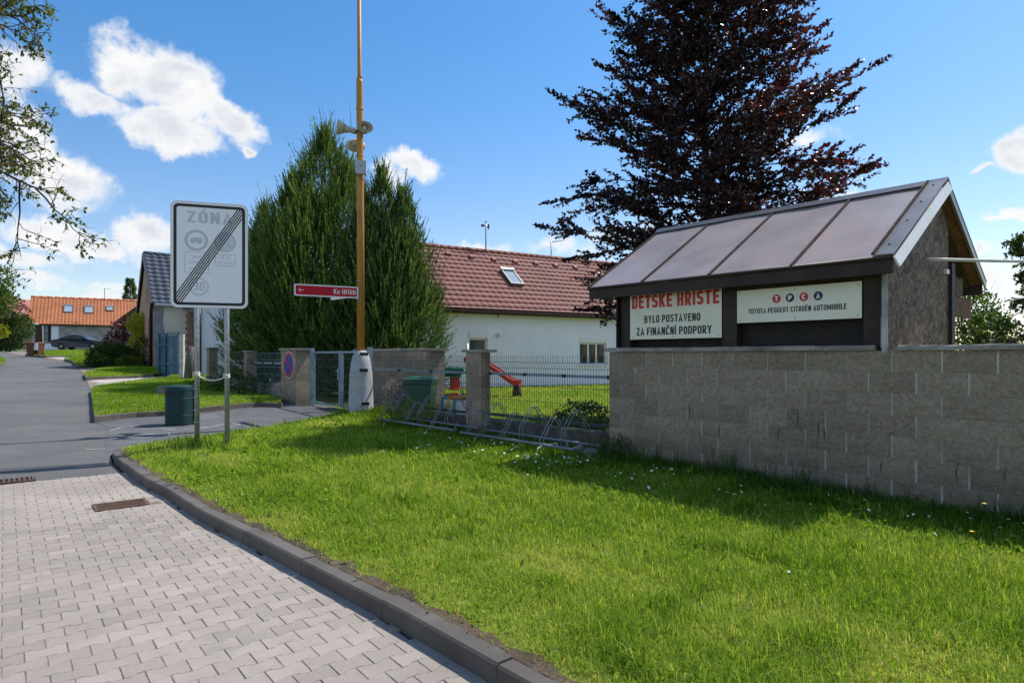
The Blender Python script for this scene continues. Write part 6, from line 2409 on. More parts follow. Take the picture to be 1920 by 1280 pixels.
for i in range(npk):
    c_ = ga0 + gx_ * (GL * (i + 0.5) / npk)
    MB().box((c_.x, c_.y, z0 + 0.86), (GL / npk * 0.74, 0.03, 1.64 + (0.06 if i > 3 else -0.02)), X=gx_).build('picket', M['bluewood'], bg_)
for z_ in (0.55, 1.35):
    MB().box(ga0 + gx_ * GL / 2 + Vector((0, 0, 0)) + Vector((gx_.y, -gx_.x, 0)) * 0.04 + Vector((0, 0, z0 + z_ - ga0.z)), (GL, 0.04, 0.07), X=gx_).build('rail', M['bluewood'], bg_)
for i in (0, 4, 12):
    c_ = ga0 + gx_ * (GL * i / npk)
    MB().box((c_.x + gx_.y * 0.03, c_.y - gx_.x * 0.03, z0 + 0.9), (0.10, 0.10, 1.85), X=gx_).build('gate_post', M['bluewood'], bg_, bevel=0.01)
for i in range(6):
    c_ = ga0 + gx_ * (GL * (4.7 + i * 1.2) / npk)
    MB().box((c_.x, c_.y, z0 + 1.79), (0.05, 0.03, 0.16), X=gx_).build('finial', M['bluewood'], bg_)

# --- grey garage house further up
qG = Vector((-27.9, 45.0, 1.0))
hg = thing('grey_house', 'small grey gabled house behind the golden shrub', 'house', qG)
mb = MB()
prof = [(0, 0.5), (7, 0.5), (7, 3.9), (3.5, 6.2), (0, 3.9)]
gx2 = Vector((0.96, -0.1, 0)).normalized()
mb.prism([Vector((qG.x, qG.y, 0)) + gx2 * d + Vector((0, 0, z)) for d, z in prof], Vector((0.1, 1, 0)) * 8)
mb.build('wall', mat('blue grey render', (0.42, 0.45, 0.50), 0.9, ns=1, amp=0.1), hg)
for s in (0, 1):
    e = Vector((qG.x, qG.y, 3.95)) + gx2 * (7 * s)
    upv = (gx2 * 3.5 * (1 if s == 0 else -1) + Vector((0, 0, 2.3)))
    add_tiles(hg, e - upv.normalized() * 0.4 + Vector((0, -0.35, 0.05)), Vector((0.1, 1, 0)), upv.normalized(), 8.5, upv.length + 0.4, M['tile_red'], 0.32, 0.36)
    p0 = e - upv.normalized() * 0.4 + Vector((0, -0.35, 0.0))
    p1 = p0 + upv.normalized() * (upv.length + 0.4)
    MB().box((p0 + p1) / 2, ((p1 - p0).length, 0.06, 0.2), X=p1 - p0, Z=Vector((0, 1, 0)).cross(p1 - p0) if Vector((0, 1, 0)).cross(p1 - p0).z > 0 else -Vector((0, 1, 0)).cross(p1 - p0)).build('verge_board', M['gutter'], hg)
MB().tube([Vector((qG.x + 0.2, qG.y - 0.15, 1.0)), Vector((qG.x + 0.2, qG.y - 0.15, 3.7))], 0.08, 8).build('downpipe', M['pipe_dark'], hg)
MB().box((qG.x + 1.6, qG.y - 0.22, 3.0), (0.9, 0.04, 0.5), X=gx2).build('window', M['glass'], hg)

# --- orange roofed house at the end of the street
oy = 75.0
oL, oR = (55 - 960) / FPX * oy, (262 - 960) / FPX * (oy + 6.0)
ho = thing('orange_house', 'grey house with bright orange tiled roof and three skylights', 'house', (oL + 6, oy, 2.4))
oA = Vector((oL, oy, 0))
od = Vector((oR - oL, 6.0, 0)).normalized()
ob = Vector((-od.y, od.x, 0))
oLen = (Vector((oR, oy + 6.0, 0)) - oA).length + 1.0
ez, rz = 5.5, 8.65
gable_box('wall', M['rough_wall'], ho, oA + od * 0.25, od, ob, oLen - 0.3, 6.4, 1.8, ez, rz - 0.15)
slope = ob * 3.2 + Vector((0, 0, rz - ez))
E0 = oA - slope.normalized() * 0.45 - od * 0.15
add_tiles(ho, E0, od, slope.normalized(), oLen, slope.length + 0.45, M['tile_orange'], 0.36, 0.40, amp=0.05, lift=0.04)
sb_ = -ob * 3.2 + Vector((0, 0, rz - ez))
add_tiles(ho, oA + ob * 6.4 - sb_.normalized() * 0.45 - od * 0.15, od, sb_.normalized(), oLen, sb_.length + 0.45, M['tile_orange'], 0.36, 0.40, amp=0.05)
for v_ in ho.children:
    if v_.name.startswith('roof_tile'):
        v_.location.z += ez + 0.05
E0z = E0 + Vector((0, 0, ez + 0.05))
MB().tube([E0z + Vector((0, 0, -0.06)), E0z + od * oLen + Vector((0, 0, -0.06))], 0.08, 8).build('gutter', M['gutter'], ho)
rd = oA + ob * 3.2 + Vector((0, 0, rz + 0.1)) - od * 0.15
for i in range(int(oLen / 0.8)):
    MB().tube([rd + od * 0.8 * i, rd + od * (0.8 * i + 0.82)], 0.13, 8).build('ridge_tile', M['tile_orange'], ho)
nsl2 = od.cross(slope)
nsl2 = nsl2 if nsl2.z > 0 else -nsl2
for px, py, w_, h_ in ((119, 586, 0.95, 1.3), (158, 587.5, 0.98, 1.3), (199, 583, 0.8, 0.85)):
    s_ = on_roof(px, py, E0z + nsl2.normalized() * 0.03, od, slope.normalized())
    skylight(ho, s_, od, slope.normalized(), w_, h_)
of = Frame(oA + od * 0.25, od, -ob)
of.rect(0.3, 2.3, 1.2, 5.3, 0.003, 0.05).build('door', mat('dark brown door', (0.07, 0.025, 0.02), 0.5), ho)
of.rect(1.55, 3.1, 1.85, 5.4, 0.003, 0.1).build('dark_pier', M['pipe_dark'], ho)
of.rect(1.85, 3.1, 2.6, 5.4, 0.003, 0.06).build('white_panel', M['white_paint'], ho)
of.rect(1.0, 2.2, 2.6, 2.9, 0.06, 0.12).build('white_plinth', M['white_paint'], ho)
MB().tube([oA + od * 0.35 - ob * 0.5 + Vector((0, 0, 5.3)), oA + od * 1.3 - ob * 0.2 + Vector((0, 0, 5.1)), oA + od * 1.35 - ob * 0.2 + Vector((0, 0, 2.6))], 0.09, 8).build('downpipe', M['trim'], ho)
q = Vector(((196 - 960) / FPX * 79, 79, 8.4))
ma = thing('roof_aerial', 'slim aerial mast on the orange roof', 'aerial', q)
MB().tube([q, q + Vector((0, 0, 1.55))], 0.035, 6).build('mast', M['horn_dark'], ma)
MB().tube([q + Vector((-0.1, 0, 1.5)), q + Vector((0.75, 0, 1.4))], 0.02, 6).build('arm', M['horn_dark'], ma)

# --- red roof far left
qF = Vector((-76, 96, 0))
hf_ = thing('far_house', 'distant house with pale red roof behind the trees on the left', 'house', qF + Vector((0, 0, 2)))
mb = MB()
fx = Vector((0.94, -0.34, 0)).normalized()
fy = Vector((0.34, 0.94, 0)).normalized()
prof = [(0, 2), (9, 2), (9, 7.2), (4.5, 10.3), (0, 7.2)]
mb.prism([qF + fx * (d - 7) + Vector((0, 0, z)) for d, z in prof], fy * 12)
mb.build('wall', mat('shaded brown wall', (0.16, 0.12, 0.10), 0.9), hf_)  # plain dark brown walls
for s in (0, 1):
    e = qF + fx * (9 * s - 7) + Vector((0, 0, 7.25))
    upv = fx * 4.5 * (1 if s == 0 else -1) + Vector((0, 0, 3.1))
    add_tiles(hf_, e - upv.normalized() * 0.5 - fy * 0.5, fy, upv.normalized(), 13, upv.length + 0.5, M['tile_pink'], 0.5, 0.5)


# ================================================================== PARKED CAR
def car(label, P0, d, Lc=4.7):
    d = Vector(d).normalized()
    s_ = Vector((-d.y, d.x, 0))
    P0 = Vector(P0)
    t = thing('parked_car', label, 'car', P0)
    k = Lc / 4.7
    side = [(0.02, 0.48), (0.0, 0.75), (0.08, 0.98), (0.55, 1.06), (1.05, 1.33), (1.55, 1.47), (2.1, 1.49), (2.6, 1.42), (3.15, 1.12), (3.4, 1.03), (4.2, 0.90), (4.6, 0.72), (4.7, 0.5), (4.66, 0.32), (4.2, 0.24), (0.4, 0.24), (0.06, 0.36)]
    rows = []
    for (y_, sx_, zs_) in ((-0.88, 0.985, 0.94), (-0.80, 1.0, 0.985), (0, 1.0, 1.0), (0.80, 1.0, 0.985), (0.88, 0.985, 0.94)):
        row = []
        for (x, z) in side:
            inset = max(0, (z - 1.0)) * 0.55 * (1 if abs(y_) > 0.5 else 0)
            yy = y_ - math.copysign(inset, y_) if y_ else 0
            row.append(P0 + d * ((x - 2.35) * sx_ + 2.35) * k + s_ * yy * k + Vector((0, 0, z * zs_ * k)))
        rows.append(row)
    loft(rows).build('body', M['carpaint'], t)
    for sg in (-1, 1):
        def sp_(x, z):
            inset = max(0, z - 1.0) * 0.55
            return P0 + d * x * k + s_ * sg * (0.872 - inset + 0.02) * k + Vector((0, 0, z * k))
        for poly in ([(0.85, 1.06), (1.25, 1.32), (1.62, 1.40), (1.85, 1.40), (1.85, 1.05)], [(1.93, 1.05), (1.93, 1.40), (2.35, 1.38), (2.62, 1.30), (3.0, 1.05)]):
            mb = MB()
            mb.prism([sp_(x, z) for x, z in poly], s_ * sg * 0.01)
            mb.build('side_window', glassmat('car window', (0.05, 0.06, 0.07)), t)
        for x in (0.95, 3.85):
            wc = P0 + d * x * k + s_ * sg * 0.80 * k + Vector((0, 0, 0.31 * k))
            wh = MB().lathe(wc - s_ * 0.1 * k, [(0.2, 0), (0.31, 0.01), (0.315, 0.1), (0.31, 0.2), (0.2, 0.21)], 20, s_).build('wheel', M['tyre'], t)
            MB().lathe(wc + s_ * sg * 0.112 * k - s_ * (0.0 if sg > 0 else 0.0), [(0.2, -0.004), (0.19, 0.006), (0.05, 0.012), (0.0, 0.012)], 16, s_ * sg).build('rim', M['rim'], wh)
        MB().box(P0 + d * 0.06 * k + s_ * sg * 0.62 * k + Vector((0, 0, 0.84 * k)), (0.16, 0.4, 0.14), X=d).build('tail_lamp', M['tail'], t)
        MB().box(P0 + d * 4.5 * k + s_ * sg * 0.6 * k + Vector((0, 0, 0.68 * k)), (0.16, 0.4, 0.12), X=d).build('headlight', M['alu'], t)
        MB().box(P0 + d * 2.85 * k + s_ * sg * 0.95 * k + Vector((0, 0, 1.06 * k)), (0.12, 0.18, 0.12), X=d).build('mirror', M['carpaint'], t)
    return t


cg = G(99, 657.5)
car('dark navy saloon car parked along the grey wall', Vector((cg.x - 0.1, cg.y + 0.6, float(zr(cg.x, cg.y)) + 0.1)), (1, 0.08, 0.0), 4.6)

# brown bins


def wheel_bin(label, P, mt, rz, w_=0.55, d_=0.65, h_=1.0, group=None, name='wheeled_bin'):
    P = Vector(P)
    t = thing(name, label, 'bin', P, group)
    X = Vector((math.cos(rz), math.sin(rz), 0))
    Y = Vector((-X.y, X.x, 0))
    rows = []
    for z, s in ((0.03, 0.74), (0.5, 0.86), (0.86, 0.95), (0.87, 1.03), (0.92, 1.03)):
        rows.append([P + X * sx * w_ / 2 * s + Y * sy * d_ / 2 * s + Vector((0, 0, z * h_)) for sx, sy in ((-1, -1), (1, -1), (1, 1), (-1, 1))])
    loft(rows).build('body', M[mt], t, bevel=0.015)
    rows = []
    for z, s in ((0.925, 1.06), (0.95, 1.06), (1.0, 0.86), (1.015, 0.5)):
        rows.append([P + X * sx * w_ / 2 * s + Y * sy * d_ / 2 * s + Vector((0, 0, z * h_)) for sx, sy in ((-1, -1), (1, -1), (1, 1), (-1, 1))])
    loft(rows).build('lid', M[mt], t, bevel=0.01)
    MB().tube([P + X * -w_ * 0.4 + Y * d_ * 0.6 + Vector((0, 0, 0.95 * h_)), P + X * w_ * 0.4 + Y * d_ * 0.6 + Vector((0, 0, 0.95 * h_))], 0.018, 8).build('handle', M[mt], t)
    for s in (-1, 1):
        MB().lathe(P + X * s * w_ * 0.4 + Y * d_ * 0.36 + Vector((0, 0, 0.1)) - X * 0.03, [(0.06, 0), (0.1, 0.01), (0.1, 0.05), (0.06, 0.06)], 14, X).build('wheel', M['tyre'], t)
    return t


for px, lab in ((59, 'brown wheeled bin nearer the street on the far verge'), (72, 'brown wheeled bin with pale front beside the orange house drive')):
    q = G(px, 666, 0.1)
    b = wheel_bin(lab, q, 'brownbin', 0.3 if px < 65 else -0.1, 0.5, 0.6, 0.92, 'brown bins on the far verge')
    if px > 65:
        MB().box(q + Vector((0.12, -0.40, 0.62)), (0.3, 0.02, 0.5), -0.1).build('pale_panel', M['trim'], b)
wb_p = Wp(-5.47, -0.60, 0.04)
wheel_bin('green wheeled bin standing behind the mesh fence', wb_p, 'wheelie', WROT + 0.75, 0.58, 0.62, 1.02)

# ================================================================== PLAYGROUND
sx0, sy0 = 0.2, 21.0
sl_ = thing('slide', 'red plastic slide on the playground lawn', 'slide', (0.2, 21.0, 0.2))
pts = [(-1.55, 21.2, 1.32), (-0.72, 21.0, 1.10), (-0.35, 20.95, 0.86), (-0.05, 20.9, 0.64), (0.12, 20.88, 0.56), (0.27, 20.86, 0.55)]
rows = []
for (x, y_, z) in pts:
    sec = [(-0.22, 0.12), (-0.19, 0.13), (-0.17, 0.0), (0.17, 0.0), (0.19, 0.13), (0.22, 0.12), (0.20, -0.05), (-0.20, -0.05)]
    rows.append([Vector((x + b * 0.25, y_ + b, z + c_)) for b, c_ in sec])
loft(rows).build('chute', M['slide'], sl_)
for dx, dy in ((-1.5, 0.2), (-1.5, -0.2)):
    MB().tube([(dx, 21.2 + dy, 0.15), (dx, 21.2 + dy, 1.9)], 0.03, 8).build('ladder_post', M['galv_dull'], sl_)
for z in (0.45, 0.75, 1.05):
    MB().tube([(-1.5, 21.0, z), (-1.5, 21.4, z)], 0.02, 8).build('rung', M['slide'], sl_)
st_ = MB().tube([(0.17, 20.9, 0.1), (0.17, 20.9, 0.3), (0.18, 20.9, 0.50)], [0.17, 0.14, 0.13], 12).build('tree_stump', M['bark'], None)
tag(st_, 'short tree stump propping the lower end of the slide', 'stump')
pt = thing('canopied_swing', 'small canopied swing seat with green top on the lawn', 'swing', (-2.0, 20.2, 0.2))
MB().prism([Vector((-2.55, 19.9, 1.05)), Vector((-1.55, 20.0, 1.02)), Vector((-1.5, 20.9, 1.02)), Vector((-2.5, 20.9, 1.05)), ], (0, 0, 0.08)).build('canopy', M['green_canvas'], pt)
MB().prism([Vector((-2.3, 20.0, 0.82)), Vector((-1.6, 20.0, 0.80)), Vector((-1.6, 20.7, 1.0)), Vector((-2.4, 20.7, 1.04))], (0, 0, 0.03)).build('canopy_flap', M['green_canvas'], pt)
for x in (-2.5, -1.62):
    for sg in (-1, 1):
        MB().tube([(x, 20.4 + sg * 0.45, 0.15), (x + 0.25 * (1 if x < -2 else -1) * 0.4, 20.4, 1.05)], 0.02, 8).build('leg', M['galv_dull'], pt)
MB().box((-1.86, 20.35, 0.42), (0.34, 0.4, 0.06)).build('seat', M['slide'], pt, bevel=0.01)
MB().box((-1.86, 20.53, 0.62), (0.34, 0.05, 0.36)).build('backrest', M['slide'], pt, bevel=0.01)
MB().box((-1.86, 20.3, 0.26), (0.28, 0.3, 0.05)).build('foot_rest', M['slide'], pt)

tb_p = Wp(-4.72, -0.95, 0.05)
tb = thing('toy_box', 'colourful toy box with orange lid behind the mesh fence', 'toy box', tb_p)
for i, mm in enumerate(('toy_blue', 'toy_white', 'toy_yellow', 'toy_white', 'toy_green', 'toy_white')):
    MB().box(tb_p + U * (-0.25 + 0.1 * i) + Vector((0, 0, 0.34)), (0.098, 0.34, 0.50 - 0.04 * (i % 2)), X=U).build('side_panel', M[mm], tb)
MB().box(tb_p + Vector((0, 0, 0.12)), (0.60, 0.36, 0.06), X=U).build('base', M['toy_white'], tb)
MB().box(tb_p + U * 0.1 + Vector((0, 0, 0.62)), (0.36, 0.34, 0.05), X=U).build('lid', M['toy_orange'], tb, bevel=0.02)
MB().box(tb_p - U * 0.22 + Vector((0, 0, 0.60)), (0.16, 0.34, 0.04), X=U).build('lid', M['toy_blue'], tb, bevel=0.01)


# ================================================================== PLANTS
def cluster_bush(name, label, cat, base, lumps, nleaf, L, Wd, m, seed=0, up=0.3, stem=True, group=None, kindstuff=False, tint=(0.45, 0.2), drop=0.0, hollow=0.55):
    """shrub: leaves on the skins of overlapping uneven lumps (cx,cy,cz,rx,ry,rz relative to the base)"""
    rg = np.random.default_rng(seed)
    t = thing(name, label, cat, base, group)
    base = np.array(base)
    vol = np.array([l[3] * l[4] + l[4] * l[5] + l[3] * l[5] for l in lumps])
    cnt = (vol / vol.sum() * nleaf).astype(int)
    Ps, Ds, Ts = [], [], []
    for l, k in zip(lumps, cnt):
        d = rg.normal(0, 1, (k, 3))
        d /= np.linalg.norm(d, axis=1, keepdims=True)
        bumps = 1 + 0.16 * np.sin(d[:, 0] * 7 + l[0] * 5) * np.sin(d[:, 1] * 6 + l[1]) + 0.12 * np.sin(d[:, 2] * 9 + l[2] * 3 + d[:, 0] * 4)
        r = (hollow + (1 - hollow) * rg.uniform(0, 1, k) ** 0.45) * bumps
        p = d * np.array(l[3:6]) * r[:, None] + np.array(l[:3])
        kk = p[:, 2] > 0.02
        Ps.append(p[kk])
        Ds.append((d + rg.normal(0, 0.6, (k, 3)) + np.array([0, 0, up]))[kk])
        Ts.append((tint[0] + rg.normal(0, tint[1], k))[kk])
    P = np.concatenate(Ps) + base
    D = np.concatenate(Ds)
    T = np.clip(np.concatenate(Ts), 0, 1)
    n = len(P)
    V, F, TT = leaf_cloud(P, D, rg.normal(0, 1, (n, 3)) + np.array([0, 0, 0.8]), rg.uniform(0.65, 1.25, n) * L, rg.uniform(0.7, 1.2, n) * Wd, T)
    mesh_obj('foliage', np_mesh('foliage', V, F, m, TT), t, 'stuff')
    if stem:
        mb = MB()
        b = Vector(base)
        for l in lumps[:6]:
            tip = b + Vector(l[:3])
            mb.tube([b + Vector((random.uniform(-0.05, 0.05), random.uniform(-0.05, 0.05), -0.1)), b.lerp(tip, 0.5) + Vector((0.03, 0.02, 0.05)), tip], [0.035 * max(0.4, l[5]), 0.025 * max(0.4, l[5]), 0.008], 6)
        mb.build('stem', M['bark'], t)
    return t


def juniper(label, base, H, Rm, m, seed, nplume, lean=(0, 0), shape=0.62, bottom=0.0, tops=None):
    """upright feathery juniper: plumes of fine sprays sweeping up and outwards over a dark inside"""
    rg = np.random.default_rng(seed)
    t = thing('juniper_tree', label, 'tree', base)
    b = np.array(base)
    tops = tops or [(0, 0, H, Rm)]
    Pl, Dl, Ll, Tl = [], [], [], []
    for (ox, oy_, hh_, rm) in tops:
        k = int(nplume * rm * hh_ / sum(q[2] * q[3] for q in tops))
        h = rg.uniform(bottom, 1, k) ** 0.9
        az_ = rg.uniform(0, 2 * np.pi, k)
        prof = np.where(h < 0.32, 0.90 + 0.10 * np.sin(h / 0.32 * np.pi / 2), np.clip(np.cos((h - 0.32) / 0.68 * np.pi / 2), 0, 1) ** 0.95)
        lob = 1 + 0.16 * np.sin(az_ * 3 + h * 5 + seed) + 0.13 * np.sin(az_ * 7 + h * 11) + 0.11 * np.sin(h * 23 + az_ * 2)
        layer = rg.uniform(0, 1, k)
        r = rm * prof * lob * np.where(layer < 0.66, rg.uniform(0.84, 1.0, k), rg.uniform(0.45, 0.84, k))
        p = np.column_stack([ox + np.cos(az_) * r, oy_ + np.sin(az_) * r, h * hh_])
        outw = np.column_stack([np.cos(az_), np.sin(az_), np.zeros(k)])
        upw = 0.75 + 1.3 * h
        d = outw * rg.uniform(0.5, 1.5, k)[:, None] * (1 - 0.55 * h[:, None]) + np.array([0, 0, 1.0]) * upw[:, None] + rg.normal(0, 0.22, (k, 3))
        d /= np.linalg.norm(d, axis=1, keepdims=True)
        Pl.append(p)
        Dl.append(d)
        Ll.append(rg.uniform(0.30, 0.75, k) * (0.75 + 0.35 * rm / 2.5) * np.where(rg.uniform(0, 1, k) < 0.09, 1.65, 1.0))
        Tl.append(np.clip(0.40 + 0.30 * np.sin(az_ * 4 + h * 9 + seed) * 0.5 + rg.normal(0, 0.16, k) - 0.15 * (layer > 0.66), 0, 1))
    P, D, L, T = np.concatenate(Pl), np.concatenate(Dl), np.concatenate(Ll), np.concatenate(Tl)
    ns = 26
    n = len(P)
    s = rg.uniform(0, 1, (n, ns))
    pos = P[:, None] + D[:, None] * (s * L[:, None])[..., None]
    lat = rg.normal(0, 1, (n, ns, 3))
    lat -= (lat * D[:, None]).sum(-1, keepdims=True) * D[:, None]
    lat /= np.linalg.norm(lat, axis=-1, keepdims=True)
    dirs = D[:, None] * 1.0 + lat * (0.75 * (1.05 - s))[..., None]
    dirs /= np.linalg.norm(dirs, axis=-1, keepdims=True)
    ll = rg.uniform(0.07, 0.17, (n, ns)) * (1.15 - 0.6 * s)
    wid = rg.uniform(0.016, 0.032, (n, ns))
    sd_ = np.cross(dirs, rg.normal(0, 1, (n, ns, 3)))
    sd_ /= np.maximum(np.linalg.norm(sd_, axis=-1, keepdims=True), 1e-6)
    V = np.stack([pos - sd_ * wid[..., None] / 2, pos + sd_ * wid[..., None] / 2, pos + dirs * ll[..., None]], 2).reshape(-1, 3) + b
    F = np.arange(len(V)).reshape(-1, 3)
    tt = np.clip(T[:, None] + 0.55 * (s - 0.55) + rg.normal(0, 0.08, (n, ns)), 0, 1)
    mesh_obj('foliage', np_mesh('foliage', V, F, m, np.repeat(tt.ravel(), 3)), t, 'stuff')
    mb = MB()
    for (ox, oy_, hh_, rm) in tops:
        tp_ = Vector(base) + Vector((ox, oy_, hh_ * 0.97))
        mb.tube([Vector(base) - Vector((0, 0, 0.2)), Vector(base).lerp(tp_, 0.4), tp_], [0.16 * rm / 2 + 0.03, 0.1 * rm / 2, 0.01], 8)
        for k in range(26):
            hh2 = random.uniform(0.12, 0.8)
            an = random.uniform(0, 6.28)
            r2 = rm * 0.85 * math.cos(max(0, (hh2 - 0.32) / 0.68) * math.pi / 2)
            p0 = Vector(base) + Vector((ox * hh2, oy_ * hh2, hh_ * hh2 * 0.8))
            p1 = Vector(base) + Vector((ox + math.cos(an) * r2, oy_ + math.sin(an) * r2, hh_ * min(0.97, hh2 + 0.08)))
            mb.tube([p0, p0.lerp(p1, 0.5) + Vector((0, 0, -0.05)), p1], [0.03, 0.02, 0.005], 5)
    mb.build('trunk', M['bark'], t)
    return t


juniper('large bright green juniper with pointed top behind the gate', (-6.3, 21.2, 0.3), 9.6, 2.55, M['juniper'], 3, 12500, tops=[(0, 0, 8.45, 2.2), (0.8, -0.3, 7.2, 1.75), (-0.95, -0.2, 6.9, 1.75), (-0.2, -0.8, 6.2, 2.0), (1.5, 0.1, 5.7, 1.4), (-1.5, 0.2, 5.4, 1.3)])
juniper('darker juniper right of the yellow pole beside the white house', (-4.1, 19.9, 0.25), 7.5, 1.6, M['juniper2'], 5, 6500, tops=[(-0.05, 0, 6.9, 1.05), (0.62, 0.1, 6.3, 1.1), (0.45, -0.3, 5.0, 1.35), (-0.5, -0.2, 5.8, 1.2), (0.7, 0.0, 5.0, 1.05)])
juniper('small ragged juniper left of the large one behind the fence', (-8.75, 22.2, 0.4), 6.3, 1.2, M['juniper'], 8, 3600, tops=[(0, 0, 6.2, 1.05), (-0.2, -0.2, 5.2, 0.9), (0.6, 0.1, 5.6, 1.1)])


# --- copper beech behind the shelter
def beech(label, base, H):
    rg = np.random.default_rng(5)
    t = thing('copper_beech', label, 'tree', base)
    b = Vector(base)
    mb = MB()
    tr_pts = [b + Vector((0.05 * math.sin(i * 0.9), 0.04 * math.cos(i), H * i / 10)) for i in range(11)]
    mb.tube(tr_pts, [0.13 * (1 - 0.93 * i / 10) for i in range(11)], 10)
    LP, LD, LN = [], [], []
    nb = 205
    for i in range(nb):
        f = i / (nb - 1)
        h = 2.5 + (H - 2.7) * f
        an = i * 2.399963 + rg.uniform(-0.4, 0.4)
        # crown outline: broad low down, narrowing above, a little wider to the right
        if h < 6.2:
            rad = 3.65
        else:
            rad = 3.65 - (h - 6.2) * 0.50
        rad *= rg.uniform(0.58, 0.97) * (1.0 - 0.04 * math.cos(an))
        rad = max(0.35, rad)
        elev = R(rg.uniform(2, 48)) + f * 0.40
        p0 = b + Vector((0, 0, h - rad * math.tan(elev) * 0.55))
        if p0.z < b.z + 0.8:
            p0.z = b.z + 0.8
        d = Vector((math.cos(an), math.sin(an), 0))
        pts = []
        m_ = 7
        for j in range(m_ + 1):
            s = j / m_
            droop = -0.18 * rad * s * s if f < 0.35 else 0.0
            pts.append(p0 + d * rad * s + Vector((0, 0, rad * math.tan(elev) * s * (1 - 0.25 * s) + droop)) + Vector(rg.normal(0, 0.03, 3)))
        mb.tube(pts, [0.022 * (1 - 0.9 * j / m_) * (0.5 + rad / 4) for j in range(m_ + 1)], 5)
        # side twigs in flattish sprays
        nt = int(8 + rad * 9)
        for q in range(nt):
            s = rg.uniform(0.12, 1.0) ** 0.8
            j = min(m_ - 1, int(s * m_))
            pp = pts[j].lerp(pts[j + 1], s * m_ - j)
            dirb = (pts[j + 1] - pts[j]).normalized()
            sidev = dirb.cross(Vector((0, 0, 1))).normalized() * (1 if q % 2 else -1)
            tw = (dirb * rg.uniform(0.2, 1.1) + sidev * rg.uniform(0.3, 1.1) + Vector((0, 0, rg.uniform(-0.35, 0.6)))).normalized()
            ln = rg.uniform(0.30, 0.95) * (1.15 - 0.45 * s)
            if s > 0.93:
                tw = (dirb + Vector((0, 0, 0.1))).normalized()
                ln = 0.4
            e = pp + tw * ln + Vector((0, 0, -0.03))
            mb.tube([pp, e], [0.006, 0.002], 4, cap=False)
            kx = int(ln / 0.031) + 3
            for r_ in range(kx):
                u_ = (r_ + rg.uniform(0, 0.8)) / kx
                ps = pp.lerp(e, u_)
                sv = tw.cross(Vector((0, 0, 1)))
                if sv.length < 0.1:
                    sv = Vector((1, 0, 0))
                sv.normalize()
                ld = tw * rg.uniform(0.3, 0.9) + sv * (1 if r_ % 2 else -1) * rg.uniform(0.5, 1.0) + Vector(rg.normal(0, 0.45, 3))
                LP.append(tuple(ps))
                LD.append(tuple(ld))
                LN.append(tuple(Vector((0, 0, 1)) + Vector(rg.normal(0, 0.85, 3))))
    n = len(LP)
    print('beech leaves', n)
    P, D, N = np.array(LP), np.array(LD), np.array(LN)
    redder = np.clip(0.32 + 0.22 * vnoise(P[:, 0], P[:, 2], 1.3) + 0.10 * (P[:, 0] - b.x) / 3, 0, 1)
    V, F, T = leaf_cloud(P, D, N, rg.uniform(0.075, 0.118, n), rg.uniform(0.052, 0.078, n), np.clip(redder + rg.normal(0, 0.17, n), 0, 1))
    mesh_obj('foliage', np_mesh('foliage', V, F, M['beech'], T), t, 'stuff')
    mb.build('trunk', M['twig'], t)


beech('tall dark copper beech rising behind the wooden shelter', (4.42, 14.2, 0.1), 12.4)


# --- tree reaching in from the left edge: bare twigs with a few young leaves
def sparse_tree(name, label, base, H, limbs, nleaf_scale, m, seed, leafL=0.075, twig_m='twig', twig_n=16):
    rg = np.random.default_rng(seed)
    t = thing(name, label, 'tree', base)
    b = Vector(base)
    mb = MB()
    mb.tube([b - Vector((0, 0, 0.2)), b + Vector((0.05, 0, H * 0.5)), b + Vector((0.1, 0.1, H))], [0.2, 0.15, 0.05], 10)
    LP, LD = [], []

    def grow(p, d, ln, r, level):
        pts = [p]
        dd = Vector(d).normalized()
        k = 5
        for i in range(k):
            dd = (dd + Vector(rg.normal(0, 0.16 + 0.05 * level, 3)) + Vector((0, 0, -0.03 * level))).normalized()
            pts.append(pts[-1] + dd * ln / k)
        mb.tube(pts, [r * (1 - 0.7 * i / k) for i in range(k + 1)], 5 if level < 2 else 4, cap=False)
        if level < 3:
            kids = {0: 9, 1: 7, 2: 5}[level]
            for _ in range(kids):
                s = rg.uniform(0.25, 1.0)
                j = min(k - 1, int(s * k))
                pp = pts[j].lerp(pts[j + 1], s * k - j)
                nd = (dd * 0.8 + Vector(rg.normal(0, 0.6, 3)) + Vector((0, 0, 0.05))).normalized()
                grow(pp, nd, ln * rg.uniform(0.35, 0.6), r * 0.5, level + 1)
        if level >= 2:
            for i in range(1, k + 1):
                if rg.uniform() < nleaf_scale:
                    for _ in range(int(rg.integers(1, 4))):
                        LP.append(tuple(pts[i]))
                        LD.append(tuple(dd * 0.4 + Vector(rg.normal(0, 0.6, 3)) + Vector((0, 0, -0.3))))
    for (p0, d, ln) in limbs:
        grow(Vector(p0), Vector(d), ln, 0.035, 0)
        mb.tube([b + Vector((0.05, 0, H * 0.55)), Vector(p0)], [0.07, 0.036], 7, cap=False)
    mb.build('trunk', M[twig_m], t)
    n = len(LP)
    P, D = np.array(LP), np.array(LD)
    V, F, T = leaf_cloud(P, D, rg.normal(0, 1, (n, 3)) + np.array([0, 0, 0.6]), rg.uniform(0.6, 1.3, n) * leafL, rg.uniform(0.4, 0.7, n) * leafL, np.clip(rg.normal(0.4, 0.25, n), 0, 1))
    mesh_obj('foliage', np_mesh('foliage', V, F, m, T), t, 'stuff')
    print(name, n)
    return t


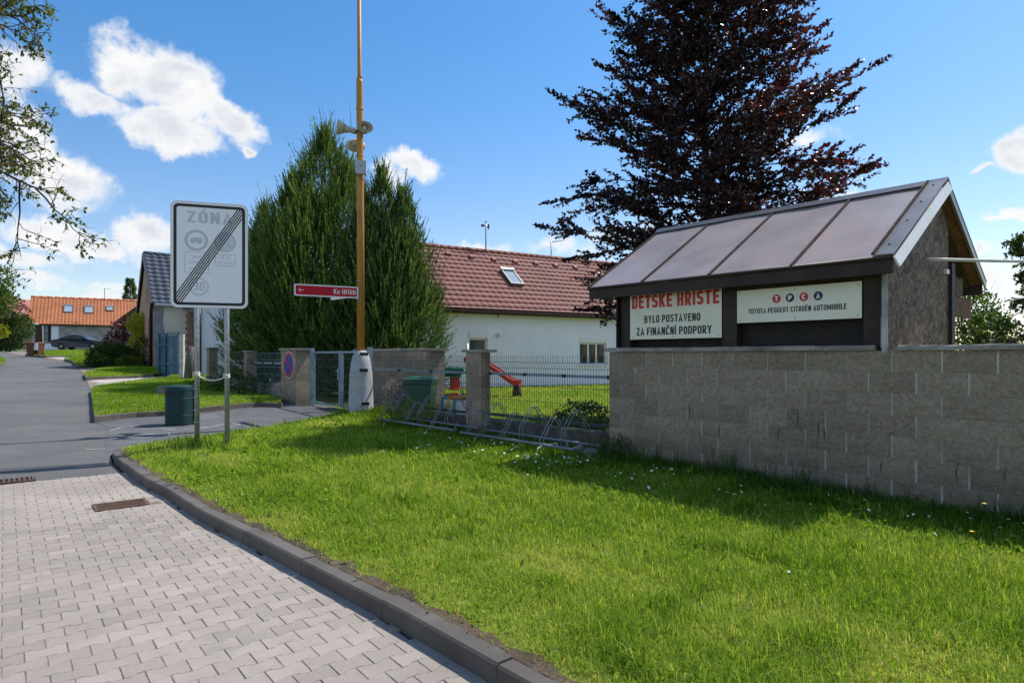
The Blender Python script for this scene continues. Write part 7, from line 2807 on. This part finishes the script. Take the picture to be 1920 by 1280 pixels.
sparse_tree('street_tree', 'thin leafed tree branches reaching in from the left edge', (-12.6, 10.4, 0.3), 6.5,
            [((-10.2, 10.2, 6.2), (1, -0.05, 0.25), 2.0), ((-10.1, 10.0, 5.4), (1, 0.1, 0.05), 2.2), ((-10.0, 10.1, 4.9), (1, 0, -0.02), 2.3), ((-10.2, 10.4, 6.8), (1, 0, 0.2), 1.9),
             ((-10.0, 9.9, 4.6), (1, 0.1, -0.08), 1.7)], 0.28, M['walnut'], 4, 0.08)

# right edge: bare limb and thin branches, leafy shrub behind the shelter
sparse_tree('ornamental_tree', 'bare crooked branches with few leaves at the right edge', (12.2, 11.6, 0.2), 2.2,
            [((10.0, 11.6, 1.85), (-1, 0.0, 0.22), 1.4), ((9.9, 11.5, 2.1), (-0.6, 0, 0.9), 1.0), ((9.9, 11.7, 1.5), (-0.9, 0, 0.2), 1.1), ((10.1, 11.4, 2.8), (-0.8, 0, 0.25), 0.9)], 0.5, M['maple'], 9, 0.07)
cluster_bush('tall_shrub', 'leafy tall shrub seen past the shelter end wall', 'shrub', (11.15, 15.2, 0.1), [(0, 0, 1.2, 0.75, 0.7, 1.2), (-0.25, 0, 2.3, 0.5, 0.5, 0.8), (0.45, 0, 1.7, 0.45, 0.5, 0.9), (-0.35, 0.1, 3.0, 0.35, 0.35, 0.55), (0.15, 0, 2.4, 0.4, 0.4, 0.6)],
             5200, 0.10, 0.055, M['maple'], 12)
cluster_bush('tall_shrub', 'light green shrub low at the right edge behind the wall', 'shrub', (11.9, 13.9, 0.1), [(0, 0, 1.0, 0.6, 0.6, 0.9), (0.5, 0, 1.3, 0.5, 0.5, 0.7)], 1500, 0.09, 0.05, M['gold'], 13, tint=(0.2, 0.15))

# shrubs on the street
q = G(183, 690, 0.05)
cluster_bush('round_shrub', 'dark green round shrub on the verge beside the street', 'shrub', (q.x, q.y + 1.2, q.z), [(0, 0, 0.55, 1.15, 1.0, 0.75), (-0.45, -0.1, 0.45, 0.7, 0.7, 0.55), (0.5, 0, 0.5, 0.7, 0.7, 0.6)], 8000, 0.10, 0.055, M['shrub'], 1, tint=(0.28, 0.2))
q = G(213, 682, 0.05)
cluster_bush('purple_shrub', 'purple leaved shrub behind the dark round shrub', 'shrub', (q.x, q.y + 1.5, q.z), [(0, 0, 1.4, 1.2, 1.0, 1.3), (-0.7, 0, 1.0, 0.8, 0.7, 0.9), (0.5, 0, 1.8, 0.8, 0.8, 0.95)], 6500, 0.12, 0.065, M['purple'], 2)
q = G(240, 686, 0.05)
cluster_bush('golden_shrub', 'bright yellow green shrub against the terracotta house', 'shrub', (q.x + 0.1, q.y + 1.2, q.z), [(0, 0, 1.1, 0.65, 0.6, 1.1), (0.1, 0, 2.0, 0.6, 0.55, 0.8), (-0.4, 0, 2.3, 0.45, 0.4, 0.55), (0.5, 0, 1.7, 0.4, 0.4, 0.6)], 6500, 0.12, 0.06, M['gold'], 3, tint=(0.92, 0.18))
q = G(228, 691, 0.05)
cluster_bush('low_shrub', 'small olive green shrub at the foot of the golden one', 'shrub', (q.x, q.y + 0.5, q.z), [(0, 0, 0.3, 0.55, 0.5, 0.38)], 1200, 0.07, 0.035, M['gold'], 4, tint=(0.1, 0.1))
q = G(200, 660, 0.0)
cluster_bush('dry_shrub', 'pale feathery shrub top in front of the grey wall', 'shrub', (q.x + 0.4, 44, 1.2), [(0, 0, 2.3, 0.45, 0.45, 1.0)], 500, 0.14, 0.03, M['dry'], 5)
cluster_bush('dark_hedge', 'dark ivy covered fence beside the terracotta house', 'hedge', (G(252, 690).x, G(252, 690).y + 0.8, 0.8), [(0, 0, 0.8, 0.6, 0.4, 1.0), (0.4, 0, 0.8, 0.5, 0.4, 0.9)], 2200, 0.09, 0.05, M['shrub'], 6, tint=(0.1, 0.1))
# far left
cluster_bush('maple_tree', 'bright green maple crown at the left edge', 'tree', (-47.6, 55, 0.9), [(0.5, 0, 5.6, 2.6, 2.4, 2.2), (1.8, 0, 7.2, 1.8, 1.8, 1.6), (2.4, 0, 5.4, 1.6, 1.6, 1.2), (0.5, 0, 8.2, 1.6, 1.6, 1.3), (-1.5, 0, 6.5, 2.5, 2, 2.4)], 9000, 0.26, 0.16, M['maple'], 7, tint=(0.5, 0.25))
cluster_bush('purple_shrub', 'dark purple tree below the maple at the left edge', 'tree', (-47, 58, 2.0), [(0.2, 0, 3.6, 1.9, 1.5, 1.5), (-1.5, 0, 3.2, 1.5, 1.5, 1.4)], 3000, 0.22, 0.1, M['purple'], 8, tint=(0.2, 0.15))
cluster_bush('garden_shrub', 'large mixed green shrub on the left of the orange house', 'shrub', (-46.3, 58, 1.9), [(0.6, 0, 1.7, 1.4, 1.2, 1.7), (-0.3, 0, 1.4, 1.6, 1.2, 1.4), (1.2, 0, 2.2, 0.9, 0.9, 1.1), (-1.4, 0, 1.3, 1.5, 1.2, 1.3)], 6500, 0.18, 0.10, M['shrub'], 9, tint=(0.55, 0.25))
cluster_bush('garden_shrub', 'yellow flowering shrub low at the left edge', 'shrub', (-46.2, 56, 1.9), [(0.3, 0, 1.7, 1.0, 0.8, 0.6), (-0.8, 0, 1.4, 1.0, 0.8, 0.7)], 1800, 0.16, 0.1, M['gold'], 10, tint=(0.6, 0.25))


def conifer(label, base, H, Rm, seed):
    rg = np.random.default_rng(seed)
    t = thing('spruce_tree', label, 'tree', base)
    b = np.array(base)
    k = 3500
    h = rg.uniform(0.05, 1, k)
    an = rg.uniform(0, 2 * np.pi, k)
    r = Rm * (1 - h) * rg.uniform(0.3, 1.0, k) * (0.8 + 0.2 * np.sin(h * 60)) + 0.1
    P = np.column_stack([np.cos(an) * r, np.sin(an) * r, h * H - 0.15 * r]) + b
    D = np.column_stack([np.cos(an), np.sin(an), rg.normal(0.0, 0.3, k)])
    V, F, T = leaf_cloud(P, D, rg.normal(0, 1, (k, 3)), rg.uniform(0.3, 0.6, k), rg.uniform(0.1, 0.2, k), np.clip(rg.normal(0.25, 0.15, k), 0, 1))
    mesh_obj('foliage', np_mesh('foliage', V, F, M['juniper2'], T), t, 'stuff')
    MB().tube([Vector(base), Vector(base) + Vector((0, 0, H))], [0.25, 0.03], 8).build('trunk', M['bark'], t)


conifer('dark spruce top behind the orange house roof', ((244 - 960) / FPX * 90, 90, 2.5), 10.0, 3.0, 31)

# playground shrubs and fence-foot plants
cluster_bush('lawn_shrub', 'low dark shrub inside the fence near the long wall', 'shrub', (1.15, 10.75, 0.05), [(0, 0, 0.32, 0.42, 0.4, 0.34), (-0.28, 0.1, 0.22, 0.26, 0.26, 0.24), (0.22, 0, 0.42, 0.28, 0.28, 0.25)], 2600, 0.05, 0.03, M['shrub'], 14, tint=(0.2, 0.16))
cluster_bush('low_plant', 'small reddish plant at the foot of the mesh fence', 'plant', tuple(Wp(-1.3, -0.62, 0.1)), [(0, 0, 0.24, 0.24, 0.2, 0.2)], 420, 0.05, 0.02, M['shrub'], 15, tint=(0.7, 0.2), stem=False)
cluster_bush('low_plant', 'small green plant in the middle of the mesh fence foot', 'plant', tuple(Wp(-1.9, -0.62, 0.1)), [(0, 0, 0.22, 0.24, 0.2, 0.2)], 420, 0.05, 0.02, M['shrub'], 16, tint=(0.3, 0.2), stem=False)
cluster_bush('dry_shrub', 'pale dry bush between the pole and the green bin', 'shrub', tuple(Wp(-6.35, -0.55, 0.1)), [(0, 0, 0.55, 0.30, 0.2, 0.35), (0.15, 0, 0.45, 0.2, 0.2, 0.3)], 1300, 0.06, 0.03, M['dry'], 17, tint=(0.55, 0.25))
cluster_bush('weeds', 'yellow green weeds growing through the left bike rack', 'weeds', tuple(Wp(-4.5, 0.3, 0.14)), [(-0.4, 0, 0.2, 0.35, 0.25, 0.28), (0.1, -0.05, 0.26, 0.4, 0.25, 0.32), (0.55, -0.02, 0.2, 0.3, 0.22, 0.3)], 1700, 0.055, 0.018, M['gold'], 18, up=0.9, tint=(0.25, 0.22), stem=False, hollow=0.2)
cluster_bush('weeds', 'leafy weeds at the foot of the wall end', 'weeds', tuple(Wp(0.25, 0.12, 0.14)), [(0, 0, 0.12, 0.25, 0.15, 0.2), (0.5, 0, 0.12, 0.3, 0.12, 0.22), (1.1, -0.4, 0.1, 0.3, 0.15, 0.2)], 1100, 0.05, 0.018, M['shrub'], 19, up=0.9, tint=(0.3, 0.2), stem=False, hollow=0.2)
cluster_bush('weeds', 'shrubby growth at the foot of the small fence pillars', 'weeds', tuple(Wp(-13.6, 0.5, 0.35)), [(0, 0, 0.25, 0.7, 0.3, 0.35), (-1.0, 0.4, 0.2, 0.6, 0.3, 0.3), (0.9, -0.7, 0.2, 0.5, 0.3, 0.3)], 2400, 0.08, 0.035, M['shrub'], 20, up=0.6, tint=(0.35, 0.2), stem=False)
print('objects', len(bpy.data.objects), 'tris', sum(len(o.data.polygons) for o in bpy.data.objects if o.type == 'MESH'))
